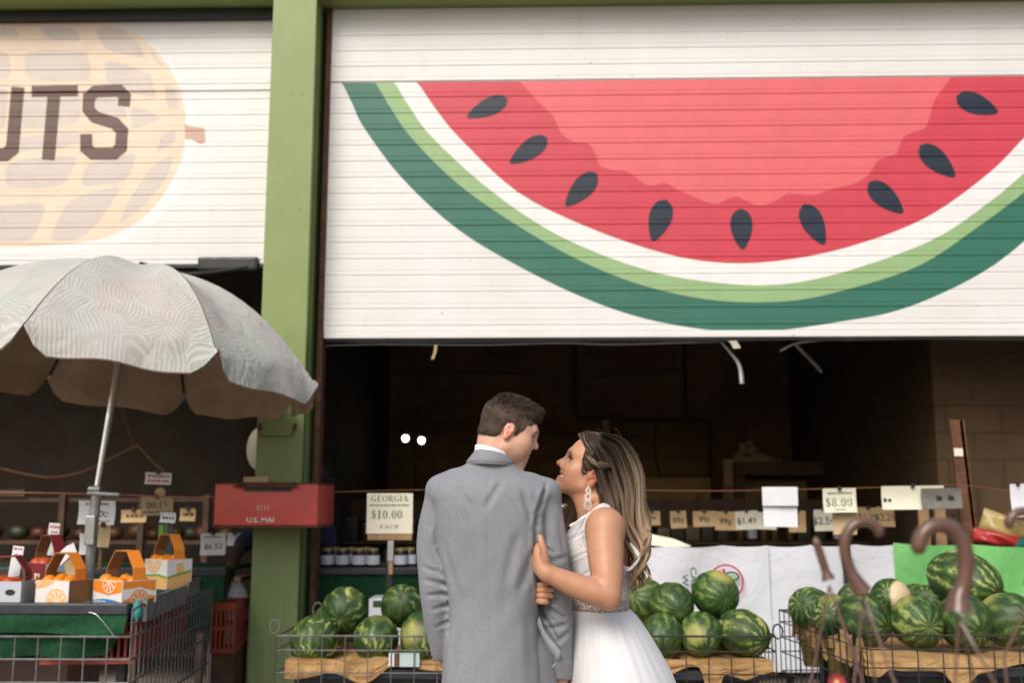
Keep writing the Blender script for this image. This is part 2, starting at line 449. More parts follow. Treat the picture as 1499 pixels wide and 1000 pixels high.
def door_sheet(x0, x1, pr, y, name, parent):
    mb = MB()
    for (a, da), (b, db) in zip(pr, pr[1:]):
        mb.add([(x0, y + da, a), (x1, y + da, a), (x1, y + db, b), (x0, y + db, b)], [(0, 1, 2, 3)])
    z0, z1 = pr[0][0], pr[-1][0]
    mb.add([(x0, y + .05, z0), (x1, y + .05, z0), (x1, y + .05, z1), (x0, y + .05, z1), (x0, y, z0), (x1, y, z0), (x1, y, z1), (x0, y, z1)],
           [(3, 2, 1, 0), (0, 1, 5, 4), (1, 2, 6, 5), (3, 0, 4, 7)])
    return mb.build(name, M['door'], parent)
def D2(x, y): p = P(x, y, FD); return (p.x, p.z)

# right door
x0 = P(479, 300, FD).x; x1 = cx1 + 6.3 - .02; zb = P(985, 494, FD).z; zt = gz + .01; zs = P(900, 115.5, FD).z
pr = door_profile(zb + .05, zt, zs, .117, .03)
rd = thing('roll_up_door', 'half raised white slatted roll-up door painted with a watermelon slice', 'door', ((x0 + x1) / 2, FD, zb))
door_sheet(x0, x1, pr, FD, 'slat_curtain', rd)
b = MB(); b.bbox((x0 + .005, FD - .012, zb), (x1, FD + .06, zb + .046), .006); b.build('bottom_rail', M['door'], rd)
b = MB(); b.tube(cr([(x0 + .02, FD + .01, zb - .012)] + [(x0 + (x1 - x0) * k / 14, FD + .01 + rnd.uniform(-.01, .01), zb - .014 + rnd.uniform(-.008, .004)) for k in range(1, 14)] + [(x1, FD + .01, zb - .012)], 4), .013, 6)
b.build('rubber_seal', M['black'], rd)
b = MB(); b.box((x0 - .035, FD - .02, .6), (x0 - .002, FD + .10, zt)); b.build('guide_rail', M['rust'], rd)
def mirror(pts): return pts
outer = [(500,119),(516,152),(533,187),(588,260),(668,334),(758,389),(848,433),(931,463),(1014,480),(1084,485),(1153,482),(1229,471),(1305,457),(1375,431),(1444,395),(1499,353),(1560,296),(1622,226),(1662,160),(1685,108)]
lg = [(549,119),(572,158),(602,201),(668,267),(751,326),(848,381),(945,419),(1049,440),(1153,441),(1243,423),(1347,388),(1430,333),(1499,281),(1560,222),(1608,160),(1635,108)]
wh = [(577,119),(602,160),(633,201),(716,277),(820,346),(945,395),(1049,414),(1139,417),(1236,398),(1361,353),(1440,302),(1499,253),(1550,200),(1586,150),(1606,109)]
rdp = [(610,118),(640,162),(675,204),(758,281),(862,333),(973,371),(1063,385),(1153,380),(1250,359),(1354,319),(1444,256),(1499,201),(1540,155),(1568,109)]
pk = [(759,116),(779,139),(797,158),(810,170),(820,193),(838,207),(862,211),(872,228),(879,243),(897,249),(917,251),(933,262),(949,272),(963,270),(976,269),(992,278),(1007,284),(1028,294),(1049,299),(1062,293),(1077,288),(1092,294),(1111,301),(1132,296),(1153,284),(1175,285),(1195,285),(1212,279),(1229,274),(1249,270),(1267,260),(1277,248),(1285,236),(1299,230),(1312,225),(1317,213),(1323,201),(1337,193),(1354,187),(1361,170),(1368,146),(1380,130),(1392,114)]
mb = MB(); mats = [PT[k] for k in ('deep_green', 'leaf_green', 'white', 'red', 'pink', 'seed')]
zc = zs - .0085
for i, (pts, n) in enumerate(((outer, 5), (lg, 5), (wh, 5), (rdp, 5), (pk, 3))):
    poly = [D2(p.x, p.y) for p in cr([(a, b_, 0) for a, b_ in pts], n)]
    poly = [(a, min(b_, zc)) for a, b_ in poly]; poly[0] = (poly[0][0], zc); poly[-1] = (poly[-1][0], zc)
    lay(mb, poly, pr, FD, .0008 * (i + 1), i)
seeds = [((743,144),(682,172),12.5),((801,201),(745,240),13.5),((873,253),(827,303),14.5),((975,292),(955,355),16),((1084,305),(1087,367),15.5),((1176,299),(1207,360),15.5),((1271,267),(1323,313),15),((1346,213),(1399,260),15),((1399,141),(1462,165),14.5)]
for (tx, ty), (bx, by), wd in seeds:
    t = Vector((tx, ty)); bb = Vector((bx, by)); ax = (bb - t); L = ax.length; ax.normalize(); nn = Vector((-ax.y, ax.x))
    poly = []
    for k in range(28):
        s = k / 27 * 2 - 1; f = abs(s)            # 1 at the tip
        u = 1 - f; wv = 1.25 * (math.sin(math.pi * min(1, (u) ** .62)) ** .75) * (u ** .12 if u > 0 else 0)
        q = t + ax * L * u + nn * (wd * wv * (1 if s > 0 else -1)) * .96
        poly.append(D2(q.x, q.y))
    lay(mb, poly[:-1], pr, FD, .0055, 5)
mb.build('painted_mural', mats, rd)

# left door
LD = FD + .02
x0 = P(-190, 200, LD).x; x1 = P(401, 60, LD).x + .05; zb = P(190, 389, LD).z; zt = gz - .06; zs = P(200, 133.5, LD).z
pr = door_profile(zb + .012, zt, zs, .117, .02)
ld = thing('roll_up_door', 'half raised white slatted roll-up door painted with a peanut and brown letters', 'door', ((x0 + x1) / 2, LD, zb))
door_sheet(x0, x1, pr, LD, 'slat_curtain', ld)
b = MB(); b.bbox((x0, LD - .008, zb - .02), (x1, LD + .06, zb + .010), .005); b.build('bottom_rail', M['black'], ld)
b = MB(); b.box((x0, FD - .04, gz - .06), (x1, FD + .03, gz + .012)); b.build('head_rail', M['black'], ld)
b = MB()
b.bbox(P(288, 396, LD - .05), P(381, 378, LD + .02), .02)
b.tube(cr([P(205, 385, LD - .03), P(235, 393, LD - .06), P(272, 401, LD - .07), P(330, 396, LD - .06), P(365, 390, LD - .04)], 6), .012)
b.tube(cr([P(208, 388, LD), P(240, 396, LD - .02), P(274, 404, LD - .03)], 6), .02)
b.build('torn_rubber_seal', M['black'], ld)
def L2(x, y): p = P(x, y, LD); return (p.x, p.z)
Z = lambda pts: [L2(a / 2.5, b_ / 2.5) for a, b_ in pts]
mb = MB(); mats = [PT[k] for k in ('tan', 'beige', 'brown', 'stem', 'white', 'halo')]
sh = cr([(-300,60,0),(0,80,0),(250,76,0),(400,86,0),(520,138,0),(600,220,0),(650,310,0),(680,430,0),(672,540,0),(640,640,0),(560,760,0),(450,840,0),(300,886,0),(0,905,0),(-300,895,0)], 8)
lay(mb, [L2(p.x / 2.5 + 16, p.y / 2.5 + 10) for p in sh], pr, LD, .0006, 5)
lay(mb, [L2(p.x / 2.5, p.y / 2.5) for p in sh], pr, LD, .0012, 0)
lay(mb, Z([(676,452),(690,460),(748,468),(752,515),(740,526),(722,522),(705,510),(678,508)]), pr, LD, .0018, 3)
patches = [[(0,96),(58,98),(76,136),(0,134)], [(145,98),(272,98),(300,152),(168,140)], [(345,98),(432,98),(505,150),(532,216),(385,180)],
 [(90,185),(312,182),(332,238),(330,292),(95,290)], [(384,212),(545,262),(560,305),(572,362),(480,335),(388,300)], [(-60,190),(34,190),(40,286),(-60,286)],
 [(600,298),(640,322),(657,400),(612,392)], [(540,180),(570,200),(604,248),(570,225)], [(480,380),(596,432),(480,474)], [(590,495),(645,474),(637,520),(572,560)],
 [(95,325),(300,325),(290,455),(60,470)], [(-60,325),(30,320),(20,470),(-60,470)], [(350,340),(440,345),(470,430),(340,450)],
 [(20,590),(290,562),(240,680),(20,694)], [(310,600),(500,555),(478,640),(440,668),(296,684)], [(560,602),(638,565),(612,650),(530,750),(432,825),(472,730)],
 [(250,728),(452,672),(372,800),(290,880),(176,884)], [(-60,756),(180,736),(118,884),(-60,892)], [(55,500),(300,480),(290,530),(40,560)]]
for q in patches:
    q = [Vector((a, b_)) for a, b_ in q]; c = sum(q, Vector((0, 0))) / len(q); rr = []
    for i in range(len(q)):                       # soften the corners
        a, p, b_ = q[i - 1], q[i], q[(i + 1) % len(q)]
        for t in (0, .5, 1):
            rr.append((p * .76 + (a * .24)) * (1 - t) ** 2 + p * 2 * t * (1 - t) + (p * .76 + b_ * .24) * t * t)
    lay(mb, Z([(p.x, p.y) for p in rr]), pr, LD, .0018, 1)
def letter(stk, wd):
    for qd in stroke2([(a, -b_) for a, b_ in stk], wd):
        lay(mb, Z([(a, -b_) for a, b_ in qd]), pr, LD, .0030 + rnd.random() * .0004, 2)
letter([(66,318),(46,545),(20,566),(-70,566),(-92,545),(-72,318)], 48)
letter([(116,334),(285,331)], 40); letter([(198,351),(177,585)], 47)
letter([(453,388),(457,352),(436,331),(350,334),(326,354),(324,400),(348,428),(420,450),(447,478),(443,540),(418,562),(340,562),(316,542),(316,490)], 44)
mb.build('painted_mural', mats, ld)

# loose cable and torn tape under the right door
c = MB(); y = FD + .12
c.tube(cr([P(470, 506, y), P(560, 504, y), P(700, 505, y), P(820, 502, y), P(900, 504, y), P(1055, 500, y)], 6), .008)
c.tube(cr([P(1055, 500, y), P(1068, 515, y), P(1082, 535, y), P(1086, 562, y)], 6), [.009 + .008 * (k / 18) for k in range(19)])
c.tube(cr([P(1142, 514, y), P(1165, 503, y), P(1210, 498, y), P(1330, 496, y), P(1499, 497, y)], 6), .009)
tag(c.build('hanging_cable', M['steel_grey'], None, True), 'grey cable sagging along the underside of the watermelon door with a dangling end', 'cable')
for i, (pts, lab) in enumerate(([[(638, 505), (637, 515), (633, 526)], 'curled tan tape scrap dangling at the left under the watermelon door'], [[(1072, 499), (1076, 504), (1079, 510)], 'short pale tape scrap dangling beside the loose cable end'])):
    c = MB(); c.ribbon([P(a, b_, FD - .01 + .01 * k) for k, (a, b_) in enumerate(pts)], (.02 + .03 * i, 0, .004), .001)
    tag(c.build('tape_scrap', M['paper_old' if i == 0 else 'paper']), lab, 'tape')
# ------------------------------------------------------------------ mailbox on the column
def onplane(px, py, Y):       # local writing plane at distance Y, facing the street
    c = P(px, py, Y)
    return lambda x, y, l: (c.x + x, Y - l, c.z + y)
Y0 = 6.10; a = P(312, 770, Y0); b = P(466, 709, Y0)
t = thing('mailbox', 'dented red metal mail chest fixed to the green column with a rusty slot hood', 'mailbox', ((a.x + b.x) / 2, Y0, a.z))
m = MB().bbox((a.x, Y0, a.z), (b.x, Y0 + .499, b.z), .012)
m.build('body', M['red'], t, True)
m = MB().bbox((a.x - .004, Y0 - .003, a.z - .012), (b.x + .004, Y0 + .497, a.z - .001), .004); m.bbox((a.x - .003, Y0 + .01, b.z + .001), (b.x + .003, Y0 + .497, b.z + .008), .003); m.build('rim', M['rust'], t)
s0 = P(358, 720, Y0); s1 = P(427, 709, Y0)
MB().box((s0.x, Y0 - .003, s0.z), (s1.x, Y0 - .0005, s1.z)).build('mail_slot', M['black'], t)
m = MB(); h0 = P(346, 708, Y0); h1 = P(437, 708, Y0)
m.ribbon([(( h0.x + h1.x) / 2, Y0 - .002, h0.z + .004), ((h0.x + h1.x) / 2, Y0 - .045, h0.z - .022)], [Vector((h1.x - h0.x - .05, 0, 0)), Vector((h1.x - h0.x + .02, 0, 0))], .006)
m.build('slot_hood', M['rust'], t)
m = MB(); sans(m, "U.S. MAI", .030, onplane(381, 762, Y0), wide=1.15); m.build('lettering', M['white_paint'], t)
m = MB(); sans(m, "2111", .028, onplane(385, 744, Y0), wide=1.1); m.build('street_number', M['tan_paint'], t)
c = P(397, 703, Y0 + .2)
tag(MB().bbox((P(379, 0, Y0).x, Y0 + .08, b.z + .010), (P(414, 0, Y0).x, Y0 + .2, b.z + .045), .006).build('paper_pack', M['paper_old']), 'small tan packet lying on top of the red mail chest', 'packet')

M['burlap0'] = basic('dull_ivory_plastic', (.40, .36, .29), .6, .1, 10, .1, 50)
# round white dial behind the column
c = P(383, 657, 7.05); m = MB(); m.lathe([(0, -.02), (.12, -.02), (.145, -.008), (.15, .012), (.0, .016)], 32, c, (-.75, -1, 0))
tag(m.build('wall_disc', M['burlap0'], None, True), 'pale round disc hung at the left edge of the green column', 'disc')
tag(MB().tube([c + Vector((0, .02, -.1)), c + Vector((.05, .03, -1.0))], .012).build('wooden_pole', M['wood']), 'thin tan pole standing behind the green column under the disc', 'pole')

# ------------------------------------------------------------------ parasol
def canopy_mat(name):
    n = N(name)
    v = n.mapping((1, 1, 1)); big = n.n("TexVoronoi", Vector=v, Scale=5.0, Randomness=1.0)
    ang = n.n("SeparateColor", i0=big.outputs['Color'])
    # fern fronds: chevron leaflets along a midrib whose direction changes from patch to patch
    rel = n.n("VectorMath", _operation='SUBTRACT', i0=v, i1=big.outputs['Position']).outputs[0]; x = n.n("SeparateXYZ", i0=rel)
    a = n.math('MULTIPLY', ang.outputs[0], 6.283); ca, sa = n.math('COSINE', a), n.math('SINE', a); w1 = n.math('MULTIPLY', n.math('SUBTRACT', n.noise(5, 2), .5), .10)
    u = n.math('ADD', n.math('MULTIPLY', x.outputs[0], ca), n.math('MULTIPLY', x.outputs[1], sa))
    vv = n.math('ABSOLUTE', n.math('ADD', n.math('SUBTRACT', n.math('MULTIPLY', x.outputs[1], ca), n.math('MULTIPLY', x.outputs[0], sa)), w1))
    st = n.math('SINE', n.math('MULTIPLY', n.math('ADD', u, n.math('ADD', n.math('MULTIPLY', vv, .9), n.math('MULTIPLY', n.math('MULTIPLY', vv, vv), -4.0))), 300.0))
    st = n.math('MULTIPLY', st, n.ramp(vv, .13, .05)); st = n.math('ADD', st, n.ramp(vv, .006, .002))
    c0 = n.mix(n.ramp(n.noise(2.6, 4), .4, .62), (.42, .49, .43), (.545, .47, .43))
    c0 = n.mix(n.ramp(ang.outputs[1], .35, .7), c0, (.52, .52, .49))
    c1 = n.mix(n.ramp(st, -.2, .6, 0, .75), c0, (.70, .68, .63))
    c1 = n.mix(n.ramp(n.noise(1.5, 6, .65), .52, .75, 0, .5), c1, (.42, .37, .30))
    n.bump(n.noise(6, 4, .5, dist=1.0), .5, .03)
    n.done(c1, .85)
    # thin cloth lets a little light through
    tr = n.n("BsdfTranslucent", Color=(.20, .15, .10)); ad = n.n("MixShader", i0=.18)
    n.t.links.new(n.b.outputs[0], ad.inputs[1]); n.t.links.new(tr.outputs[0], ad.inputs[2])
    out = next(q for q in n.t.nodes if q.type == 'OUTPUT_MATERIAL'); n.t.links.new(ad.outputs[0], out.inputs[0]); return n.m
M['canopy'] = canopy_mat('faded_fern_print_cloth')
M['lining'] = basic('brown_grimy_lining', (.46, .34, .235), .9, .2, 4, .2, 40, dirt=(.28, .19, .12), dirt_amt=.6)
UC = Vector((-2.31, 5.65, EYE + .78))
pole_top = P(182, 470, 5.665); pole_mid = P(141, 717, 5.62)
ax = (pole_top - pole_mid).normalized()
ux = Vector((1, 0, 0)); ux = (ux - ax * ux.dot(ax)).normalized(); uy = ax.cross(ux)
hub = pole_mid + ax * ((UC.z - pole_mid.z) / ax.z)
UC = Vector((hub.x, hub.y + .05, UC.z))
def dome(a, s):
    """canopy surface: angle a, s=0 apex .. 1 rim, 1..1.12 valance"""
    k = (a - R(-22 - 90 + 22.5)) / R(45); fr = k - math.floor(k)      # position between ribs
    mid = 1 - (2 * fr - 1) ** 2                                        # 1 mid panel
    rad = 1.10 * (math.cos(R(22.5)) / math.cos((fr - .5) * R(45)))
    if s <= 1:
        r_ = rad * (s ** .94); z = .57 * (1 - s ** 2.2) - .035 * mid * math.sin(math.pi * s) + .012 * math.sin(9 * a + 4 * s) * s
        bow = .05 * mid * s * s
        r_ += bow * .2
    else:
        t = (s - 1) / .12; edge = min(1, 4.5 * (1 - abs(2 * fr - 1)) + .05) ** .6
        r_ = rad * (1 + .035 * math.sin(t * 1.4)) + .01 * mid + .012 * math.sin(7 * k * 2 + 2) * t * edge
        z = -.15 * t * edge - .01 * t * math.sin(11 * k)
    return UC + ux * (r_ * math.cos(a)) + uy * (r_ * math.sin(a)) + ax * z
um = thing('parasol', 'faded fern print market parasol with brown lining leaning by the green column', 'parasol', (P(132, 830, 5.66).x, 5.66, 0))
S = [0.02] + [i / 14 for i in range(1, 15)] + [1.03, 1.06, 1.09, 1.12]; NA = 16 * 8
for inner in (0, 1):
    mb = MB(); ring0 = R(-22 - 90 + 22.5)
    for panel in range(8):
        base = len(mb.v); na = 17
        for s in S:
            for k in range(na):
                fr = k / (na - 1); fr = min(max(fr, .004), .996)
                p = dome(ring0 + (panel + fr) * R(45), s)
                if inner: p = p - ax * .006 - (p - UC - ax * ax.dot(p - UC)).normalized() * .007 * (1 if s > 1 else .3)
                mb.v.append(tuple(p))
        for i in range(len(S) - 1):
            for k in range(na - 1):
                q = (base + i*na + k, base + i*na + k + 1, base + (i+1)*na + k + 1, base + (i+1)*na + k)
                mb.f.append(q if inner else q[::-1]); mb.m.append(0)
    o = mb.build('lining' if inner else 'canopy', M['lining' if inner else 'canopy'], um, 'all')
for k in range(8):
    an = R(-22 - 90 + 22.5) + k * R(45)
    MB().tube([dome(an, s) - ax * .022 for s in (.04, .3, .55, .8, .985)], .007).build('rib', M['black'], um)
MB().tube([pole_mid - ax * .12, UC + ax * .05], .0125, 12).build('pole', M['steel_grey'], um, True)
M['pole_white'] = basic('sun_whitened_pole', (.93, .92, .90), .22, .05, 9, .03, 60, metal=.7)  # whitened: the sun's gleam on the pole is put into the colour
MB().tube([pole_mid + ax * .02, pole_mid + ax * .80], .0150, 12).build('pole_sleeve', M['pole_white'], um, True)
low = P(130, 850, 5.66)
MB().tube([Vector((low.x - .05, 5.66, .08)), low, pole_mid + ax * .015], .027, 12).build('base_tube', M['steel_grey'], um, True)
m = MB(); m.tube([pole_mid + Vector((-.035, -.02, -.02)), pole_mid + Vector((.15, -.05, -.03))], .012, 8)
m.build('clamp_arm', M['steel_grey'], um); MB().tube([pole_mid + Vector((-.03, -.02, .0)), pole_mid + Vector((.03, -.02, .0))], .020, 8).build('clamp_bolt', M['steel_grey'], um); m = MB()
m.bbox(pole_mid + Vector((-.035, -.04, -.30)), pole_mid + Vector((.02, -.01, -.14)), .008)
m.build('clamp', M['steel_grey'], um)
MB().lathe([(0, 0), (.25, 0), (.25, .05), (.05, .10), (.04, .16), (0, .16)], 28, (low.x - .05, 5.66, 0)).build('weighted_foot', M['black'], um, True)

# ------------------------------------------------------------------ signs on strings, sticks and posts
def sign(name, px, py, Y, wpx, hpx, label, mat_='paper', ink='ink', lines=(), rot=0, group=None, cat='price sign', clipm=True, bend=.012):
    """a paper sign with its writing; lines = (kind, text, rel y, rel height, rel width)"""
    sc = Y * 1.0 / FPX / math.cos(PITCH) ; W = wpx * sc; H = hpx * sc; c = P(px, py, Y)
    t = thing(name, label, cat, c, group)
    ca, sa = math.cos(R(rot)), math.sin(R(rot))
    def f(x, y, l):
        xx, zz = x * ca - y * sa, x * sa + y * ca
        return (c.x + xx, c.y + bend * math.cos(3.0 * y / H) * 1.0 - bend + .3 * bend * math.sin(5 * x / W) - l, c.z + zz)
    mb = MB(); n = 7
    for side in (0, 1):
        b0 = len(mb.v)
        for j in range(n):
            for i in range(n): mb.v.append(f((i/(n-1)-.5)*W, (j/(n-1)-.5)*H, -.0012 * side))
        for j in range(n - 1):
            for i in range(n - 1):
                q = (b0+j*n+i, b0+j*n+i+1, b0+(j+1)*n+i+1, b0+(j+1)*n+i); mb.f.append(q if side == 0 else q[::-1]); mb.m.append(0)
    mb.build('sheet', M[mat_], t, 'all')
    if lines:
        ms = [M[ink], M['ink_red'], M['ink_green']]
        for ln in lines:
            mb = MB(); kind, s, ry, rh = ln[:4]; wd = ln[4] if len(ln) > 4 else 1.0; cxr = ln[5] if len(ln) > 5 else 0; mb.mat(ln[6] if len(ln) > 6 else 0)
            if kind == 'serif': serif(mb, s, rh * H, f, wd, cx=cxr * W, cy=ry * H)
            elif kind == 'sans': sans(mb, s, rh * H, f, cxr * W, ry * H, wd)
            elif kind == 'dash':                        # writing too small to read: broken dark dashes
                x = -s / 2 * W; r2 = random.Random(int(px * 7 + ry * 100))
                while x < s / 2 * W:
                    w1 = r2.uniform(.3, 1.0) * rh * H
                    mb.add([f(x + cxr*W, ry*H - rh*H*.4, .0006), f(x + w1 + cxr*W, ry*H - rh*H*.4, .0006), f(x + w1 + cxr*W, ry*H + rh*H*r2.uniform(.25,.5), .0006), f(x + cxr*W, ry*H + rh*H*r2.uniform(.25,.5), .0006)], [(0, 1, 2, 3)]); x += w1 * r2.uniform(1.25, 1.6)
            if mb.v: mb.build('lettering', ms, t)
    if clipm:
        p = Vector(f(0, H * .49, .006)); MB().bbox(p - Vector((.012, .006, .012)), p + Vector((.012, .010, .016)), .003).build('clip', M['black'], t)
    return t
# the big Georgia sign on its post
YS = 6.45
g = sign('price_sign', 570.5, 752, YS, 66, 57, 'cream GEORGIA $10.00 each sign on a post left of the man', 'paper', 'ink_green',
     [('serif', 'GEORGIA', .37, .15, 1.05), ('dash', .86, .20, .05), ('serif', '$10.00', -.03, .21, 1.02, -.06), ('serif', 'EACH', -.33, .09, 1.5)], 0, clipm=False, bend=.006)
a = P(538, 791, YS + .004); b = P(603, 779.5, YS + .004)
MB().box((a.x, YS - .001, a.z), (b.x, YS + .012, b.z - .003)).build('board', M['wood'], g)
post = thing('sign_post', 'black post with a wooden stick taped to it under the GEORGIA sign', 'post', (P(571, 830, YS + .06).x, YS + .06, 0))
a = P(571, 800, YS + .06); MB().bbox((a.x - .022, a.y - .02, 0), (a.x + .022, a.y + .02, a.z - .02), .004).build('upright', M['black'], post)
a2 = P(571, 842, YS); MB().bbox((a2.x - .014, YS + .014, a2.z), (a2.x + .014, YS + .036, P(571, 783, YS).z), .003).build('stick', M['wood'], post)
a3 = P(571, 823, YS); MB().bbox((a3.x - .02, YS + .008, a3.z), (a3.x + .02, YS + .039, P(571, 792, YS).z), .006).build('tape_wrap', M['steel_grey'], post)

# signs clipped to the string on the right
sign('price_sign', 1229, 733, 6.95, 47, 34, 'cream $8.00 price sign clipped to the string', 'paper', 'ink_green', [('dash', .7, .30, .10), ('serif', '$8.00', -.08, .36, 1.05, -.02), ('dash', .3, -.38, .06)], 1)
sign('paper_note', 1142, 743, 6.95, 48, 55, 'blank white sheet with a folded flap clipped to the string', 'paper_white', 'ink', [('dash', .0, .0, .01)], -1, cat='note')
f_ = MB(); a = P(1142, 730, 6.93); f_.bbox((a.x - .118, 6.925, a.z - .05), (a.x + .117, 6.933, a.z + .075), .003)
tag(f_.build('folded_sheet', M['paper_white']), 'white folded flap laid over the blank sheet clipped to the string', 'note')
sign('paper_note', 1336, 729, 6.95, 88, 33, 'long pale cream paper with a dark notch clipped to the string by the rusty post', 'paper', 'ink', [('dash', .1, -.1, .2, 1, -.42)], .5, cat='note')
sign('paper_note', 1378, 730, 6.93, 57, 29, 'grey cardboard flap with two slits over the end of the long cream paper', 'wood_grey', 'ink', [('dash', .02, .0, .3, 1, -.12), ('dash', .02, .0, .3, 1, .18)], 1, cat='note', clipm=False)
sign('paper_note', 1491, 733, 6.95, 22, 46, 'white sheet clipped to the string at the right edge', 'paper_white', 'ink', (), 2, cat='note')
sign('paper_note', 1236, 765, 7.0, 33, 34, 'plain tan card hanging below the $8.00 price sign', 'paper_old', 'ink', (), 0, cat='note', clipm=False)
# row of tan price tags on the rack
TAGS = [(954, 759, 24, 20, '', 'paper_old', 'first tan tag from the bride along the rack'), (993, 761, 23, 24, '89¢', 'paper_old', 'second tan 89 cent tag from the bride along the rack'),
        (1031, 760, 32, 22, '99¢', 'paper_old', 'pale tan 99 cent tag left of the darker 99 cent tag on the rack'), (1062, 763, 30, 26, '99¢', 'paper_old', 'darker tan 99 cent tag beside the $1.49 tag on the rack'),
        (1093, 762, 32, 26, '$1.49', 'paper', 'grey tan $1.49 tag on the rack left of the white blank sheet'), (1122, 763, 28, 24, '$1', 'paper', 'grey tan tag half hidden by the left edge of the white blank sheet'),
        (1167, 764, 24, 30, '5', 'paper_old', 'tan tag peeking out right of the white blank sheet'), (1206, 762, 28, 30, '$2.50', 'paper', 'grey $2.50 tag on the rack left of the $8.00 sign'),
        (1270, 757, 32, 26, '$1.29', 'paper_old', 'tan $1.29 tag on the rack right of the $8.00 sign'), (1296, 757, 26, 28, '$2.29', 'paper_old', 'tan $2.29 tag at the right end of the rack tags'),
        (548, 741, 1, 1, '', 'paper_old', '')]
M['paper_dim'] = basic("brown_tag_card", (.52, .36, .19), .8, .2, 8, .08, 80)
for x, y, w_, h_, s, m_, lab in TAGS[:-1]:
    sign('price_tag', x, y, 8.2, w_, h_, lab, m_ if m_ == 'paper' else 'paper_dim', 'ink', [('sans', s, -.05, .36)] if s else [('dash', .5, 0, .2)], rnd.uniform(-3, 3), 'price tags along the rack', 'price tag')
# strings
def string(pts, Y, r, mat_, label):
    tag(MB().tube(cr([P(x, y, Y) for x, y in pts], 6), r, 6).build('string', M[mat_], None, True), label, 'string')
M['twine'] = basic('orange_twine', (.20, .085, .035), .8, .2, 30, .2, 200)
M['pink_twine'] = basic('pink_twine', (.42, .17, .14), .8, .2, 30, .2, 200)
string([(-30, 721), (60, 722), (180, 725), (250, 728), (312, 728)], 6.3, .0045, 'pink_twine', 'pink string running from the left edge to the mail chest')
string([(450, 722), (600, 718), (760, 717), (920, 718), (1060, 719), (1290, 714), (1405, 711), (1499, 722), (1560, 728)], 7.0, .003, 'twine', 'thin orange string across the watermelon bay holding price signs')
M['brown_rope'] = basic('brown_rope', (.10, .048, .018), .85, .2, 30, .2, 200)
string([(0, 686), (40, 695), (80, 699), (125, 690), (170, 668), (196, 655), (204, 655), (222, 675), (240, 690)], 8.5, .010, 'brown_rope', 'brown rope looped through the dark left bay')
string([(196, 654), (182, 610), (178, 560)], 8.5, .006, 'brown_rope', 'brown rope end hanging from the ceiling of the left bay')

# signs at the left bay
sign('price_sign', 142, 751, 6.0, 53, 34, 'white price sign behind the grey parasol base tube', 'paper_white', 'ink', [('dash', .6, .36, .1), ('sans', '00', -.06, .3, 1, .18), ('dash', .5, -.35, .1, 1, .1, 1)], -1)
sign('price_sign', 230, 741, 6.6, 46, 27, 'tan card sign with upside down numbers under the small coloured card', 'paper_old', 'ink', [('sans', "00.13", .02, .34, 1.1), ('dash', .8, -.32, .12)], 2)
g_ = [o for o in COL.objects if o.name.startswith('lettering')][-1]
sign('price_sign', 232, 701, 6.7, 38, 17, 'small red and blue printed card above the tan upside down sign', 'paper_white', 'ink_red', [('dash', .8, .2, .25), ('dash', .8, -.2, .25, 1, 0, 1)], -2)
sign('price_sign', 312, 797, 6.9, 36, 31, 'grey price sign in the dark left of the green column', 'paper_white', 'ink', [('sans', '$6.50', -.12, .27), ('dash', .7, .32, .08)], 1)
sign('paper_note', 344, 790, 7.3, 22, 18, 'small white note between the grey price sign and the green column', 'paper_white', 'ink', (), 0, cat='note')
sign('price_tag', 196, 756, 7.6, 36, 18, 'tan tag on the rack left of the tan upside down sign', 'paper_dim', 'ink', [('dash', .6, 0, .3)], 1, 'tags in the left bay', 'price tag')
sign('price_tag', 275, 754, 7.6, 22, 18, 'tan tag on the rack right of the tan upside down sign', 'paper_dim', 'ink', [('dash', .6, 0, .3)], -1, 'tags in the left bay', 'price tag')
sign('paper_note', 151, 785, 5.9, 20, 32, 'pinkish tan card hanging below the white sign by the parasol tube', 'paper_old', 'ink', (), -2, cat='note')
sign('paper_note', 124, 797, 5.9, 14, 30, 'grey white card on the left side of the parasol base tube', 'paper_white', 'ink', (), 1, cat='note', clipm=False)
a = P(146, 835, 5.95); b = P(148, 800, 5.92); tag(MB().tube([a, b], .010, 5).build('wooden_stake', M['wood']), 'short wooden stake below the pinkish tan card', 'stake')
# the dial in front of the string
c = P(236, 722, 6.75); tag(MB().lathe([(0, 0), (.035, 0), (.035, .02), (0, .02)], 20, c, (0, -1, 0)).build('round_tag', M['paper_dim'], None, True), 'small round brown tag above the tan upside down sign', 'tag')

# ------------------------------------------------------------------ back racks and goods inside
rk = thing('display_rack', 'dark wooden display rack full of jars behind the couple', 'rack', (0.6, 9.2, 0))
zr = [.35, .62, .88, 1.13]
for k, z in enumerate(zr): MB().box((-2.0, 8.75 + .14 * k, z), (3.9 - 1.0, 9.15 + .14 * k, z + .025)).build('shelf_board', M['wood_dark'], rk)
for x in (-1.98, -.9, .3, 1.5, 2.86): MB().box((x - .02, 9.60, 0), (x + .02, 9.64, 1.55)).build('upright', M['wood_dark'], rk)
MB().box((-2.0, 9.572, 1.33), (2.9, 9.598, 1.52)).build('tag_rail', M['wood_dark'], rk)
goods = [M[k] for k in ('wood_dark',)] + [basic('goods_' + n_, c_, .5, .2, 20, .05, 60) for n_, c_ in (('amber', (.10, .045, .012)), ('tan', (.16, .10, .05)), ('wine', (.10, .02, .018)), ('pale', (.24, .20, .16)), ('olive', (.04, .045, .02)))]
M['lid_gold'] = basic('gold_jar_lid', (.42, .33, .16), .35, .1, 20, .02, 60, metal=.5)
M['label'] = basic('white_jar_label', (.62, .63, .70), .6, .06, 20, .02, 60)
M['glass_dark'] = basic('dark_preserve_jar', (.028, .016, .012), .12, .3, 9, 0, 60)
